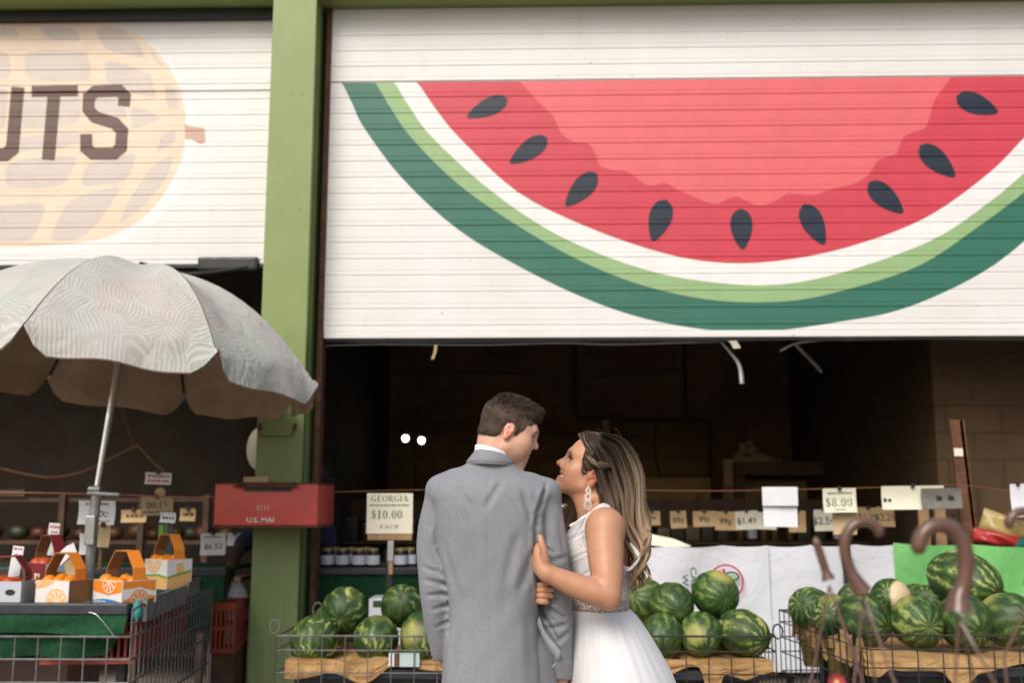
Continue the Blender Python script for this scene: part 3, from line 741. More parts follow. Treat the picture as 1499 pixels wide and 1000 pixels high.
def jar(name, label_, group, glass, lidm, H=.13, rad=.045, lab=True):
    t = thing(name, label_, 'jar', (0, 0, 0), group)
    MB().lathe([(rad*.92, 0), (rad, .008), (rad, H*.72), (rad*.72, H*.86), (rad*.72, H*.9)], 16).build('glass', glass, t, True, False)
    MB().lathe([(rad*.8, H*.86), (rad*.8, H), (rad*.7, H*1.01), (0, H*1.01)], 16).build('lid', lidm, t, True, False)
    if lab: MB().lathe([(rad*1.015, H*.14), (rad*1.015, H*.62)], 16).build('label', M['label'], t, True, False)
    return t
j0 = jar('preserve_jar', 'dark preserve jar with white label on the black counter', 'jars on the counter', M['glass_dark'], M['lid_gold'], .125, .046)
# turf fronted counter
YC = 7.0; zc_ = P(540, 832, YC).z
a = P(452, 832, YC); b = P(840, 832, YC)
ct = thing('counter', 'low stall counter with black top and green turf front behind the melon cart', 'counter', ((a.x + b.x) / 2, YC, 0))
MB().bbox((a.x, YC - .02, zc_ - .045), (b.x, YC + .7, zc_), .008).build('top', M['navy_black'], ct)
def turf():
    n = N('green_turf'); f = n.noise(220, 3, .7); g = n.noise(6, 5)
    c = n.mix(n.ramp(f, .35, .65), (.003, .036, .014), (.008, .105, .034)); c = n.mix(n.ramp(g, .4, .7, 0, .5), c, (.014, .14, .042))
    c = n.mix(n.ramp(n.noise(38, 5, .7), .40, .66, 0, .6), c, (.002, .022, .009)); n.bump(n.math('ADD', f, n.noise(30, 4, .6)), .8, .012); return n.done(c, .95)
M['turf'] = turf()
MB().bbox((a.x + .01, YC, zc_ - .62), (b.x - .01, YC + .03, zc_ - .047), .01).build('turf_front', M['turf'], ct)
MB().box((a.x + .02, YC + .032, 0), (b.x - .02, YC + .66, zc_ - .05)).build('cabinet', M['wood_dark'], ct)
first = True
for k, (px, dy) in enumerate(((479, .10), (490, .22), (501, .10), (513, .22), (525, .09), (546, .10), (535, .24), (600, .2), (586, .12))):
    o = j0 if first else copy_tree(j0); first = False
    p = P(px, 832, YC + dy); o.location = (p.x, YC + dy, zc_ + .001); o.rotation_euler = (0, 0, rnd.uniform(0, 6))
    o['label'] = 'dark preserve jar with white label on the black counter'
# jars and packs on the rack
first = {}
for k, z in enumerate(zr):
    x = -1.95 + rnd.uniform(0, .05)
    while x < 2.8:
        kind = rnd.randint(0, 3)
        if kind < 2:
            key = ('j', kind)
            if key not in first:
                o = first[key] = jar('rack_jar', 'small dark jar in the rows on the display rack', 'jars in rows on the rack', goods[1 + 2 * kind], goods[4], .15, .04, kind == 1)
            else: o = copy_tree(first[key])
            wd = .095
        else:
            key = ('b', kind)
            if key not in first:
                o = first[key] = MB().bbox((-.055, -.05, 0), (.055, .05, .14 + .03 * (kind - 2)), .012).build('food_pack', goods[2 if kind == 2 else 5], None, True)
                tag(o, 'brown food pack in the rows on the display rack', 'pack', 'packs in rows on the rack')
            else: o = copy_tree(first[key])
            wd = .125
        s = rnd.uniform(.85, 1.15); o.scale = (s, s, s * rnd.uniform(.85, 1.1)); o.location = (x, 8.86 + .14 * k + rnd.uniform(-.03, .05), z + .0262); x += wd * rnd.uniform(1.0, 1.35)
# stack of pallets, sheets and rolls deep in the bay
bk = thing('wooden_pallet_rack', 'dark wooden platform at the back holding burlap rolls', 'platform', (1.9, 11.0, 0))
a = P(1068, 697, 11.0); b = P(1262, 678, 11.0)
MB().box((a.x, 10.6, a.z), (b.x, 11.4, b.z)).build('deck', M['wood_dark'], bk)
for x in (a.x + .05, b.x - .05): MB().box((x - .05, 10.7, 0), (x + .05, 10.8, a.z)).build('leg', M['wood_dark'], bk)
M['burlap'] = basic('burlap', (.36, .25, .15), .95, .2, 40, .5, 200)
def roll(px, py, Y, r_, L, label):
    c = P(px, py, Y); m = MB(); pts = []
    sp = [(.25 + .75 * k / 60) for k in range(61)]
    for w_ in (0, 1):
        pass
    m.ribbon([c + Vector((r_ * s * math.cos(k * .32), 0, r_ * s * math.sin(k * .32))) for k, s in enumerate(sp)], (0, L, 0), .008)
    m.ribbon([c + Vector((-r_ * .1 - k * .06, -.02, -r_ + .015 * math.sin(k))) for k in range(8)], (0, L * .9, .01), .015)
    tag(m.build('burlap_roll', M['burlap'], None, True), label, 'roll')
roll(1245, 664, 11.0, .115, .5, 'tan burlap roll with its spiral end showing on the dark platform')
c = P(1097, 668, 10.9); m = MB()
m.tube(cr([c + Vector((-.12, 0, -.06)), c + Vector((-.05, 0, .09)), c + Vector((.02, .02, .11)), c + Vector((.06, 0, .02)), c + Vector((.2, .02, -.05)), c + Vector((.33, 0, -.08))], 6), [.05 + .02 * math.sin(k * 1.3) for k in range(31)], 8)
m.tube(cr([c + Vector((-.08, -.05, -.07)), c + Vector((.1, -.05, -.02)), c + Vector((.25, -.05, -.09))], 6), .045, 8)
tag(m.build('burlap_sack', M['burlap'], None, True), 'crumpled tan burlap sack slumped on the left of the dark platform', 'sack')
for (x0_, x1_, y0_, y1_, Y, m_, nm, lab) in ((940, 1040, 700, 772, 11.6, 'kraft', 'cardboard_sheet', 'brown cardboard sheet leaning on the back wall right of the bride'), (1060, 1190, 703, 735, 11.3, 'kraft', 'cardboard_sheet', 'long brown cardboard sheet under the dark platform'),
        (1060, 1084, 672, 712, 10.8, 'burlap', 'burlap_strip', 'tan burlap strip hanging off the left of the dark platform'), (882, 892, 615, 660, 11.2, 'wood', 'wooden_plank', 'upright plank end showing above the head of the bride'),
        (1348, 1360, 745, 800, 7.4, 'wood', 'loose_board', 'pinkish wooden slat below the long cream paper'), (1372, 1384, 746, 800, 7.4, 'wood', 'loose_board', 'wooden slat next to the rusty post behind the green tarp')):
    p = P(x0_, y1_, Y); q = P(x1_, y0_, Y)
    tag(MB().bbox((p.x, Y, p.z), (q.x, Y + .03, q.z), .004).build(nm, M[m_]), lab, nm.split('_')[-1])
# conduit and hanging wires
m = MB(); Yb = BACK - .05
m.tube([P(842, 470, Yb), P(842, 560, Yb), P(842, 606, Yb), P(848, 613, Yb), P(900, 614, Yb), P(1032, 617, Yb), P(1039, 624, Yb), P(1040, 700, Yb)], .022, 8)
tag(m.build('conduit', M['wood_dark'], None, True), 'rusty brown conduit bent along the back wall above the bride', 'pipe')
for i, (pts, r_, lab) in enumerate(([[(960, 620), (958, 660), (965, 700), (968, 770)], .012, 'black cable hanging on the back wall right of the bride'], [[(470, 545), (700, 545), (850, 553), (1000, 540)], .006, 'thin black wire strung high across the back wall'], [[(470, 637), (640, 632), (830, 636), (940, 640)], .006, 'thin black wire strung at head height across the back wall'],
        [[(1001, 470), (1002, 560), (1004, 620)], .018, 'dark vertical conduit on the back wall between bride and platform'], [[(1160, 500), (1164, 560), (1172, 700)], .03, 'dark pipe in the back corner of the bay'], [[(610, 660), (608, 700), (607, 740)], .010, 'dark cord hanging from the pair of bulbs'], [[(474, 490), (471, 590), (466, 690)], .010, 'black cable hanging down beside the green column'],
        [[(1165, 505), (1190, 530), (1203, 545)], .02, 'pale bent tube hanging in the dark upper corner'])):
    Y = (Yb, Yb, Yb, Yb, BACK - .1, 10.0, 7.1, 9.0)[i]
    tag(MB().tube(cr([P(x, y, Y) for x, y in pts], 5), r_, 6).build('cable', M['black' if i != 7 else 'steel_grey'], None, True), lab, 'cable')
c = P(834, 742, 7.9); tag(MB().bbox(c - Vector((.07, .02, .015)), c + Vector((.07, .02, .015)), .004).build('pale_box', M['paper']), 'long pale box lying on the rack between the man and the bride', 'box')
# pair of lit bulbs
def emit():
    n = N('lit_bulb'); n.b.inputs['Emission Color'].default_value = (1, .93, .72, 1); n.b.inputs['Emission Strength'].default_value = 5
    return n.done((.9, .88, .8), .3)
M['bulb'] = emit()
for x, y, lab in ((593.5, 642, 'round lit bulb on the left of the pair in the dark bay'), (617, 645, 'round lit bulb on the right of the pair in the dark bay')):
    c = P(x, y, 10.0); t = thing('light_bulb', lab, 'lamp', c, 'lit bulbs in the bay')
    MB().ball(c, .033, 16, 10, (1, 1, 1.1)).build('globe', M['bulb'], t, True)
    MB().lathe([(.018, .03), (.018, .08), (0, .08)], 10, c).build('socket', M['black'], t)
# left bay: rack, panels
rk2 = thing('display_rack', 'dark produce rack with wooden frame in the shadow of the left bay', 'rack', (-4.5, 9, 0))
m = MB(); Yl = 8.6
for z in (.55, .85, 1.15, 1.50): MB().box((-6.5, Yl, z), (-2.45, Yl + .5, z + .03)).build('shelf_board', M['wood_dark'], rk2)
m = MB()
for px in (88, 205, 300): p = P(px, 800, Yl - .02); m.box((p.x - .025, Yl - .04, 0), (p.x + .025, Yl - .002, 1.56))
m.box((-6.5, Yl - .04, 1.545), (P(92, 0, Yl).x, Yl - .003, 1.60))
m.build('front_frame', M['wood_dark'], rk2)
for z in (.58, .88, 1.18):
    x = -6.3
    while x < -2.6:
        key = ('p', rnd.randint(0, 2))
        if key not in first:
            o = first[key] = MB().ball((0, 0, .06), .07, 12, 8, (1.2, 1, .85)).build('produce', goods[(3, 5, 1)[key[1]]], None, True); tag(o, 'dark lump of produce heaped on the shaded rack in the left bay', 'produce', 'produce in the left bay')
        else: o = copy_tree(first[key])
        s = rnd.uniform(.8, 1.25); o.scale = (s, s, s); o.location = (x, Yl + .12 + rnd.uniform(-.05, .15), z + .001); x += rnd.uniform(.13, .19)

# rusty post and bags at the right
m = MB(); m.ribbon([P(1424, 830, 7.1), P(1412, 720, 7.1), P(1400, 615, 7.1)], (.10, 0, 0), .02); m.ribbon([P(1430, 830, 7.12), P(1404, 615, 7.12)], (.02, 0, .0), .06)
tag(m.build('rusty_post', M['rust']), 'leaning rusty angle iron post at the right of the long cream paper', 'post')
c = P(1403, 663, 7.08); tag(MB().bbox(c - Vector((.03, .004, .025)), c + Vector((.03, .003, .03)), .002).build('torn_sticker', M['paper']), 'torn white sticker on the leaning rusty post', 'sticker')
def bag(px, py, Y, w_, h_, col, label, rot):
    c = P(px, py, Y); m = MB(); n = 12
    for side in (-1, 1):
        b0 = len(m.v)
        for j in range(n):
            for i in range(n):
                u, v = i/(n-1)*2-1, j/(n-1)*2-1; th = .09 * max(0, (1-u**4)*(1-v**4)) * (.8 + .3 * math.sin(5*u+3*v)) + .004
                p = Vector((u*w_/2, side*th, v*h_/2)); p.rotate(Euler((0, R(rot), 0))); m.v.append(tuple(c + p))
        for j in range(n-1):
            for i in range(n-1):
                q = (b0+j*n+i, b0+j*n+i+1, b0+(j+1)*n+i+1, b0+(j+1)*n+i); m.f.append(q if side < 0 else q[::-1]); m.m.append(0)
    tag(m.build('produce_bag', basic('bag_' + str(px), col, .35, .2, 6, .3, 20), None, 'all'), label, 'bag')
bag(1461, 791, 7.0, .34, .10, (.38, .03, .025), 'glossy red bag lying behind the green tarp', 12)
bag(1478, 775, 7.15, .40, .16, (.42, .32, .12), 'tan and gold bag leaning above the red bag', 20)
bag(1498, 800, 6.95, .2, .1, (.01, .13, .10), 'teal bag corner at the right edge above the green tarp', -30)

# ------------------------------------------------------------------ tarps along the stall
def tarp_mat(name, col, dirt):
    n = N(name); a = n.noise(7, 4, .5, dist=.8); b = n.noise(28, 4, .6, dist=.8)
    c = n.mix(n.ramp(n.noise(3.5, 6, .6), .45, .8, 0, .5), col, dirt)
    n.bump(n.math('ADD', n.math('MULTIPLY', a, 1.0), n.math('MULTIPLY', b, .25)), .38, .03); return n.done(c, .6)
M['tarp_white'] = tarp_mat('white_bulk_bag_cloth', (.62, .64, .69), (.53, .54, .57))
M['tarp_green'] = tarp_mat('bright_green_tarp', (.15, .45, .13), (.12, .38, .11))
def tarp(x0, x1, ytop, Y, mat_, label, seed):
    a = P(x0, ytop[0], Y); b = P(x1, ytop[1], Y); r2 = random.Random(seed); nx, nz = 60, 40; zlo = .45
    ph = [(r2.uniform(3, 16), r2.uniform(-9, 9), r2.uniform(0, 6.3), r2.uniform(.002, .007)) for _ in range(10)]
    mb = MB()
    for side in (0, 1):
        b0 = len(mb.v)
        for j in range(nz + 1):
            for i in range(nx + 1):
                u, v = i / nx, j / nz; x = a.x + (b.x - a.x) * u; zt_ = a.z + (b.z - a.z) * u - .012 * abs(math.sin(u * 9)) ; z = zlo + (zt_ - zlo) * v
                y = Y + sum(A * math.sin(kx * x + kz * z + p) for kx, kz, p, A in ph) * 1.2 - .06 * (1 - v) ** 2 + .003 * side
                mb.v.append((x, y, z))
        for j in range(nz):
            for i in range(nx):
                q = (b0+j*(nx+1)+i, b0+j*(nx+1)+i+1, b0+(j+1)*(nx+1)+i+1, b0+(j+1)*(nx+1)+i); mb.f.append(q if side == 0 else q[::-1]); mb.m.append(0)
    t = thing('tarp', label, 'tarp', ((a.x + b.x) / 2, Y, zlo)); mb.build('cloth', M[mat_], t, 'all'); return t
YT = 6.72
tp = tarp(905, 1124, (801, 798), YT, 'tarp_white', 'white bulk bag cloth with green lettering and a red ring hung behind the melons', 1)
tarp(1119, 1310, (799, 797), YT + .012, 'tarp_white', 'plain white cloth hung between the printed white cloth and the green tarp', 2)
tarp(1307, 1640, (795, 802), YT + .006, 'tarp_green', 'bright green tarp hung behind the melons at the right', 3)
st = thing('stall_frame', 'black stall frame carrying the white cloths and the green tarp', 'frame', (2.3, YT + .1, 0))
zt_ = P(1200, 799, YT).z; a = P(900, 0, YT).x; b = P(1640, 0, YT).x
MB().bbox((a, YT + .04, zt_ - .05), (b, YT + .09, zt_ - .012), .005).build('top_rail', M['black'], st)
for px in (915, 1120, 1310, 1500, 1630): x = P(px, 0, YT).x; MB().box((x - .02, YT + .05, 0), (x + .02, YT + .085, zt_ - .05)).build('upright', M['black'], st)
bp = P(1240, 860, YT - .08); MB().bbox((bp.x - .02, YT - .11, .0), (bp.x + .02, YT - .07, P(1240, 795, YT - .08).z), .004).build('front_post', M['black'], st)
# printing on the white cloth (turned sideways)
mb = MB(); ms = [M['ink_green'], M['ink_red'], PT['leaf_green']]
def vert(px, py):
    c = P(px, py, YT - .062); return lambda x, y, l: (c.x + y, c.y - l, c.z - x)
sans(mb, "CALIF", .040, vert(1015, 852), wide=1.3); mb.build('printed_lettering', ms, tp); mb = MB(); sans(mb, "WALN", .040, vert(1003, 866), wide=1.3); mb.build('printed_lettering', ms, tp); mb = MB()
c = P(1063, 853, YT - .062)
mb.mat(1)
for q in ring(0, 0, .112, .112, .100, .100, 0, 360, 40): mb.add([(c.x + x, c.y - .0005, c.z + y) for x, y in q], [(0, 1, 2, 3)])
for k in range(5):
    an = R(100 + k * 22); 
    for q in stroke2([(.085 * math.cos(an), .085 * math.sin(an)), (.045 * math.cos(an), .045 * math.sin(an))], .018): mb.add([(c.x + x, c.y - .0006, c.z + y) for x, y in q], [(0, 1, 2, 3)])
mb.mat(0)
for q in ring(.035, .035, .05, .032, .036, .02, 0, 360, 24): mb.add([(c.x + x, c.y - .0007, c.z + y) for x, y in q], [(0, 1, 2, 3)])
mb.mat(2)
for q in ring(.035, .03, .028, .016, .004, .004, 0, 360, 16): mb.add([(c.x + x, c.y - .0008, c.z + y) for x, y in q], [(0, 1, 2, 3)])
mb.build('printed_ring', ms, tp)
c = P(966, 795, 6.8); m = MB(); m.ribbon([c + Vector((-.06, 0, .02)), c + Vector((.09, .01, -.005)), c + Vector((.2, 0, -.03))], [Vector((0, .05, .07)), Vector((0, .05, .06)), Vector((0, .03, .02))], .002)
tag(m.build('folded_paper', M['paper']), 'cream folded paper lying on top of the white cloth behind the bride', 'paper')
# white crate behind the front melons
a = P(539, 925, 6.45); b = P(606, 877, 6.45)
t = thing('carton', 'white printed carton with green marks behind the left melons', 'carton', ((a.x + b.x) / 2, 6.45, a.z - .1))
MB().bbox((a.x, 6.45, a.z - .15), (b.x, 6.7, b.z), .006).build('box', M['paper_white'], t)
m = MB(); f = onplane(572, 885, 6.4495)
for q in rect(-.11, -.02, -.04, .02) + rect(.03, -.02, .10, .02): MB().add([f(x, y, .0008) for x, y in q], [(0, 1, 2, 3)]).build('printed_mark', M['ink_green'], t)
m = MB(); sans(m, "III II", .05, onplane(570, 903, 6.4495)); m.build('print', M['ink_green'], t)
tag(MB().box((a.x - .1, 6.44, 0), (b.x + .1, 6.72, a.z - .1512)).build('crate_stack', M['wood_dark']), 'dark crate carrying the white carton behind the left melons', 'crate')
# ------------------------------------------------------------------ watermelons
def melon_mat():
    n = N('watermelon_rind')
    co = n.obj(); oi = n.n("ObjectInfo").outputs['Random']
    off = n.n("CombineXYZ", i0=n.math('MULTIPLY', oi, 37.0), i1=n.math('MULTIPLY', oi, 91.0), i2=n.math('MULTIPLY', oi, 13.0)).outputs[0]
    vec = n.n("VectorMath", _operation='ADD', i0=co, i1=off).outputs[0]
    s = n.n("SeparateXYZ", i0=co); x, y, z = s.outputs
    ang = n.math('ARCTAN2', y, x)
    w1 = n.noise(9, 4, .6, vec=vec); w2 = n.noise(34, 3, .6, vec=vec)
    wob = n.math('ADD', n.math('MULTIPLY', n.math('SUBTRACT', w1, .5), 1.5), n.math('MULTIPLY', n.math('SUBTRACT', w2, .5), .55))
    r2 = n.math('ADD', n.math('MULTIPLY', x, x), n.math('MULTIPLY', y, y))
    rr = n.math('SQRT', r2)
    wob = n.math('MULTIPLY', wob, n.ramp(rr, 0, .08, .35, 1))
    st = n.math('COSINE', n.math('MULTIPLY', n.math('ADD', ang, wob), n.math('ADD', 9.0, n.math('FLOOR', n.math('MULTIPLY', oi, 4.0)))))
    br = n.noise(22, 4, .65, vec=vec); br2 = n.noise(7, 3, .5, vec=vec)
    v = n.math('ADD', n.math('ADD', st, n.math('MULTIPLY', n.math('SUBTRACT', br, .5), 3.6)), n.math('MULTIPLY', n.math('SUBTRACT', br2, .54), 5.0))
    pale = n.ramp(v, .55, 1.5)
    mid = n.ramp(v, -.9, .55)
    dk = n.mix(oi, (.012, .034, .009), (.018, .058, .012))
    c = n.mix(mid, dk, n.mix(oi, (.038, .090, .016), (.070, .130, .022)))
    c = n.mix(n.math('MULTIPLY', pale, n.ramp(n.math('FRACT', n.math('MULTIPLY', oi, 7.3)), 0, 1, .30, .92)), c, n.mix(br, (.34, .42, .10), (.52, .52, .20)))
    dust = n.ramp(n.noise(6.5, 5, .65, vec=vec), .48, .75, 0, .38); c = n.mix(dust, c, n.mix(oi, (.085, .11, .035), (.12, .13, .05)))
    # ground spot on one flank, stem scar at the ends
    gs = n.n("VectorMath", _operation='DISTANCE', i0=co, i1=n.n("CombineXYZ", i0=.095, i1=n.math('MULTIPLY', n.math('SUBTRACT', oi, .5), .12), i2=n.math('MULTIPLY', n.math('SUBTRACT', n.math('FRACT', n.math('MULTIPLY', oi, 5.7)), .4), .16)).outputs[0]).outputs[1]
    c = n.mix(n.math('MULTIPLY', n.ramp(gs, .075, .04), n.ramp(oi, .2, .8)), c, (.34, .33, .09))
    c = n.mix(n.ramp(rr, .011, .005), c, (.10, .065, .02))
    n.bump(n.noise(26, 3, vec=vec), .06, .003)
    return n.done(c, n.ramp(n.noise(11, 3, vec=vec), .3, .7, .42, .62), **{'Specular IOR Level': .45})
M['melon'] = melon_mat()
def pale_melon_mat():
    m = M['melon'].copy(); m.name = 'watermelon_rind_with_ground_spot'; t = m.node_tree; b = t.nodes['Principled BSDF']
    src = b.inputs['Base Color'].links[0].from_socket
    co = next(q for q in t.nodes if q.type == 'TEX_COORD').outputs['Object']
    d = t.nodes.new('ShaderNodeVectorMath'); d.operation = 'DISTANCE'; t.links.new(co, d.inputs[0]); d.inputs[1].default_value = (.10, .035, .07)
    nz = t.nodes.new('ShaderNodeTexNoise'); nz.inputs['Scale'].default_value = 14; t.links.new(co, nz.inputs[0])
    ad = t.nodes.new('ShaderNodeMath'); ad.operation = 'MULTIPLY_ADD'; t.links.new(nz.outputs[0], ad.inputs[0]); ad.inputs[1].default_value = .03; t.links.new(d.outputs[1], ad.inputs[2])
    mr = t.nodes.new('ShaderNodeMapRange'); t.links.new(ad.outputs[0], mr.inputs[0]); mr.inputs[1].default_value = .140; mr.inputs[2].default_value = .122
    mx = t.nodes.new('ShaderNodeMix'); mx.data_type = 'RGBA'; t.links.new(mr.outputs[0], mx.inputs[0]); t.links.new(src, mx.inputs[6]); mx.inputs[7].default_value = (.62, .50, .30, 1)
    t.links.new(mx.outputs[2], b.inputs['Base Color']); return m
def melon_mesh():
    mb = MB(); n, m = 40, 28; vs = []; fs = []
    r2 = random.Random(3)
    for i in range(m + 1):
        th = math.pi * i / m
        for k in range(n):
            a = 2 * math.pi * k / n; r_ = .125 * (1 + .012 * math.cos(10 * a) * math.sin(th) ** 2 + .02 * math.sin(a + 1) * math.sin(th))
            dimple = -.010 * math.exp(-(math.sin(th) / .16) ** 2)
            mb.v.append((r_*math.sin(th)*math.cos(a), r_*math.sin(th)*math.sin(a), (r_*1.05 + dimple) * math.cos(th)))
    for i in range(m):
        for k in range(n):
            q = (k + 1) % n; mb.f.append((i*n+k, (i+1)*n+k, (i+1)*n+q, i*n+q)); mb.m.append(0)
    return mb.build('watermelon', M['melon'], None, 'all')
# photo x, y, pixel radius, distance, which way the star end looks (x, z towards the viewer), stretch, label
MEL = [
 (505, 895, 33, 5.62, (.0, -.25), 1.0, 'dark round watermelon on top at the left end of the left cart'),
 (588, 888, 31, 5.66, (.15, .55), 1.02, 'watermelon with bold yellow star on top beside the jacket sleeve'),
 (460, 938, 33, 5.50, (-.1, -.75), 1.05, 'watermelon at the bottom left corner of the left cart'),
 (551, 936, 32, 5.50, (.1, -.55), 1.02, 'pale streaked watermelon in the middle of the bottom row of the left cart'),
 (622, 934, 35, 5.48, (.2, -.95), 1.0, 'watermelon of the bottom row partly behind the jacket sleeve'),
 (489, 912, 30, 5.85, (.5, .6), 1.0, 'watermelon hidden behind the bottom left melon of the left cart'),
 (944, 880, 33, 5.78, (-.7, .4), 1.0, 'watermelon half behind the long hair of the bride'),
 (983, 884, 31, 5.62, (.22, -.25), 1.02, 'mottled watermelon with its star end facing right of the bride'),
 (1047, 871, 33.5, 5.66, (.25, -.1), 1.0, 'topmost watermelon with clear star under the red ring print'),
 (968, 932, 31, 5.50, (-.1, -.7), 1.05, 'bottom row watermelon just right of the white skirt'),
 (1026, 929, 30, 5.50, (-.05, -.7), 1.02, 'pale flecked watermelon in the middle of the bottom row right of the bride'),
 (1088, 927, 34, 5.52, (.75, -.3), 1.06, 'pale mottled watermelon at the right end of the centre cart'),
 (1005, 925, 26, 5.80, (.3, .6), 1.0, 'dark watermelon wedged behind the bottom row right of the bride'),
 (1062, 925, 26, 5.80, (.3, .6), 1.0, 'watermelon wedged behind the two right melons of the centre cart'),
 (1187, 892, 30, 5.75, (-.8, .4), 1.1, 'dark watermelon at the left end of the right cart'),
 (1222, 905, 32, 5.45, (-.6, .3), 1.05, 'dark green watermelon second from the left in the right cart'),
 (1265, 908, 35, 5.25, (.55, -.2), 1.05, 'dark watermelon behind the thin hanger wires in the right cart'),
 (1250, 880, 24, 5.85, (.1, .3), 1.0, 'striped watermelon mostly behind the left hanger hook'),
 (1303, 878, 28, 5.62, (-.35, .35), 1.08, 'watermelon with a big cream ground spot in the right cart'),
 (1343, 912, 36, 5.15, (.10, -.05), 1.0, 'boldly striped watermelon with star end at the front of the right cart'),
 (1358, 892, 31, 5.60, (-.4, .75), 1.1, 'dark watermelon in the second row behind the boldly striped one'),
 (1411, 911, 37, 5.15, (.15, -.25), 1.0, 'smooth olive watermelon behind the big brown hanger hook'),
 (1411, 850, 40, 5.45, (.75, -.35), 1.22, 'large oval watermelon on top of the right cart against the green tarp'),
 (1476, 908, 38, 5.15, (.45, .1), 1.08, 'striped watermelon at the right edge of the photo'),
 (1455, 893, 30, 5.65, (.1, .8), 1.0, 'watermelon behind the right edge melon and the oval one'),
 (1340, 878, 22, 5.95, (.1, .8), 1.0, 'small part of a watermelon at the back of the right cart')]
mm = melon_mesh(); pale = pale_melon_mat()
for i, (x, y, pr_, Y, (dx, dz), stx, lab) in enumerate(MEL):
    o = mm if i == 0 else mm.copy()
    if i: COL.objects.link(o)
    c = P(x, y, Y); o.location = c; s = pr_ / FPX * Y * 1.0 / .125
    dv = Vector((dx, -1, dz)).normalized(); qt = dv.to_track_quat('Z', 'Y')
    o.rotation_mode = 'QUATERNION'; o.rotation_quaternion = qt @ Euler((0, 0, rnd.uniform(0, 6.28))).to_quaternion()
    o.scale = (s * rnd.uniform(.95, 1.05), s * rnd.uniform(.95, 1.04), s * stx * rnd.uniform(.99, 1.10))
    tag(o, lab, 'watermelon', 'watermelons in the wire carts')
    if 'cream ground spot' in lab:
        o.data = o.data.copy(); o.data.materials.clear(); o.data.materials.append(pale); o.rotation_quaternion = qt @ Euler((0, 0, R(-22))).to_quaternion()
for px, py, Y, melon_lab in ((472, 909, 5.52, 'white oval sticker on the melon at the bottom left of the left cart'),):
    c = P(px, py, Y - .02); m = MB(); m.lathe([(0, 0), (.014, .002), (.015, -.004)], 14, c, (.1, -1, .3)); tag(m.build('fruit_sticker', M['paper_white']), melon_lab, 'sticker')

# ------------------------------------------------------------------ wire carts
def lerp(a, b, t): return a + (b - a) * t
def panel(mb, a, b, top, bot, cols, rows, r_=.0032, rtop=.0055, rowz=None):
    """welded wire panel between ground points a and b from height bot to top"""
    a = Vector(a); b = Vector(b)
    for i in range(cols + 1):
        p = lerp(a, b, i / cols); mb.tube([(p.x, p.y, bot), (p.x, p.y, top)], r_, 5)
    zs_ = rowz or [bot + (top - bot) * k / rows for k in range(rows + 1)]
    for k, z in enumerate(zs_):
        mb.tube([(a.x, a.y, z), (b.x, b.y, z)], rtop if abs(z - top) < 1e-6 else r_ * 1.15, 6)
def cart(name, label, cs, top, bot, cols, mat_, rowz, legs=True, loops=()):
    """cs: four ground corners front-left, front-right, back-right, back-left"""
    c = sum((Vector((p[0], p[1], 0)) for p in cs), Vector()) / 4
    t = thing(name, label, 'wire cart', (c.x, c.y, 0))
    names = ('front_panel', 'end_panel', 'back_panel', 'end_panel')
    for k in range(4):
        a, b = cs[k], cs[(k + 1) % 4]; mb = MB(); ln = (Vector(a) - Vector(b)).length
        panel(mb, (a[0], a[1], 0), (b[0], b[1], 0), top, bot, max(3, round(ln / cols[k % 2])), 4, rowz=rowz)
        mb.build(names[k], mat_, t, True)
    mb = MB(); a, b, d, e = [Vector((p[0], p[1], bot)) for p in cs]
    for k in range(1, 12): mb.tube([lerp(a, b, k / 12), lerp(e, d, k / 12)], .003, 5)
    for k in range(1, 5): mb.tube([lerp(a, e, k / 5), lerp(b, d, k / 5)], .003, 5)
    mb.build('base_grid', mat_, t, True)
    for p in cs:
        MB().tube([(p[0], p[1], .06), (p[0], p[1], bot + .02)], .012, 8).build('leg', mat_, t, True)
        MB().lathe([(0, -.02), (.045, -.02), (.055, 0), (.045, .02), (0, .02)], 14, (p[0], p[1], .055), (1, 0, 0)).build('wheel', M['black'], t, True)
    for (x, y, z, r_) in loops:
        MB().tube([(x, y + r_ * math.cos(q * math.pi / 6) * .35, z + r_ * math.sin(q * math.pi / 6)) if False else (x + r_ * math.cos(q * math.pi / 6) * .7, y, z + r_ * math.sin(q * math.pi / 6)) for q in range(12)], .0045, 6, True).build('hook_ring', mat_, t, True)
    return t
YF = 5.28
zr = P(500, 932, YF).z; z2 = P(500, 953, YF).z; z3 = P(500, 986, YF).z; zb_ = zr - .42
def cx(px, Y): return P(px, 930, Y).x
c1 = [(cx(405, YF), YF), (cx(742, YF), YF), (cx(742, YF), 6.05), (cx(405, YF) - .0, 6.05)]
cart('wire_cart', 'grey wire cart of watermelons between the green column and the man', c1, zr, zb_, (.114, .085), M['wire'], [zr, z2, z3, zr - .30, zb_], True,
     [(cx(405, YF) - .012, YF, zr + .045, .034), (cx(403, YF) + .07, 5.95, zr + .06, .04)])
c2 = [(cx(775, YF), YF), (cx(1135, YF), YF), (cx(1135, YF), 6.05), (cx(775, YF), 6.05)]
cart('wire_cart', 'dark wire cart of watermelons at the right of the bride', c2, zr + .004, zb_, (.114, .085), M['wire_dark'], [zr + .004, z2, z3, zr - .30, zb_], True, [(cx(1138, YF), YF - .01, zr + .03, .035)])
fx0, fx1 = P(1268, 938, 4.9), P(1640, 930, 4.9)
c3 = [(fx0.x, 4.9), (fx1.x, 4.9), (fx1.x, 6.1), (P(1140, 880, 6.0).x, 6.0)]
zr3 = P(1350, 931, 4.9).z
cart('wire_cart', 'dark wire cart of watermelons at the right edge of the photo', c3, zr3, zr3 - .45, (.112, .075), M['wire_dark'], [zr3, zr3 - .063, zr3 - .145, zr3 - .225, zr3 - .33, zr3 - .45])

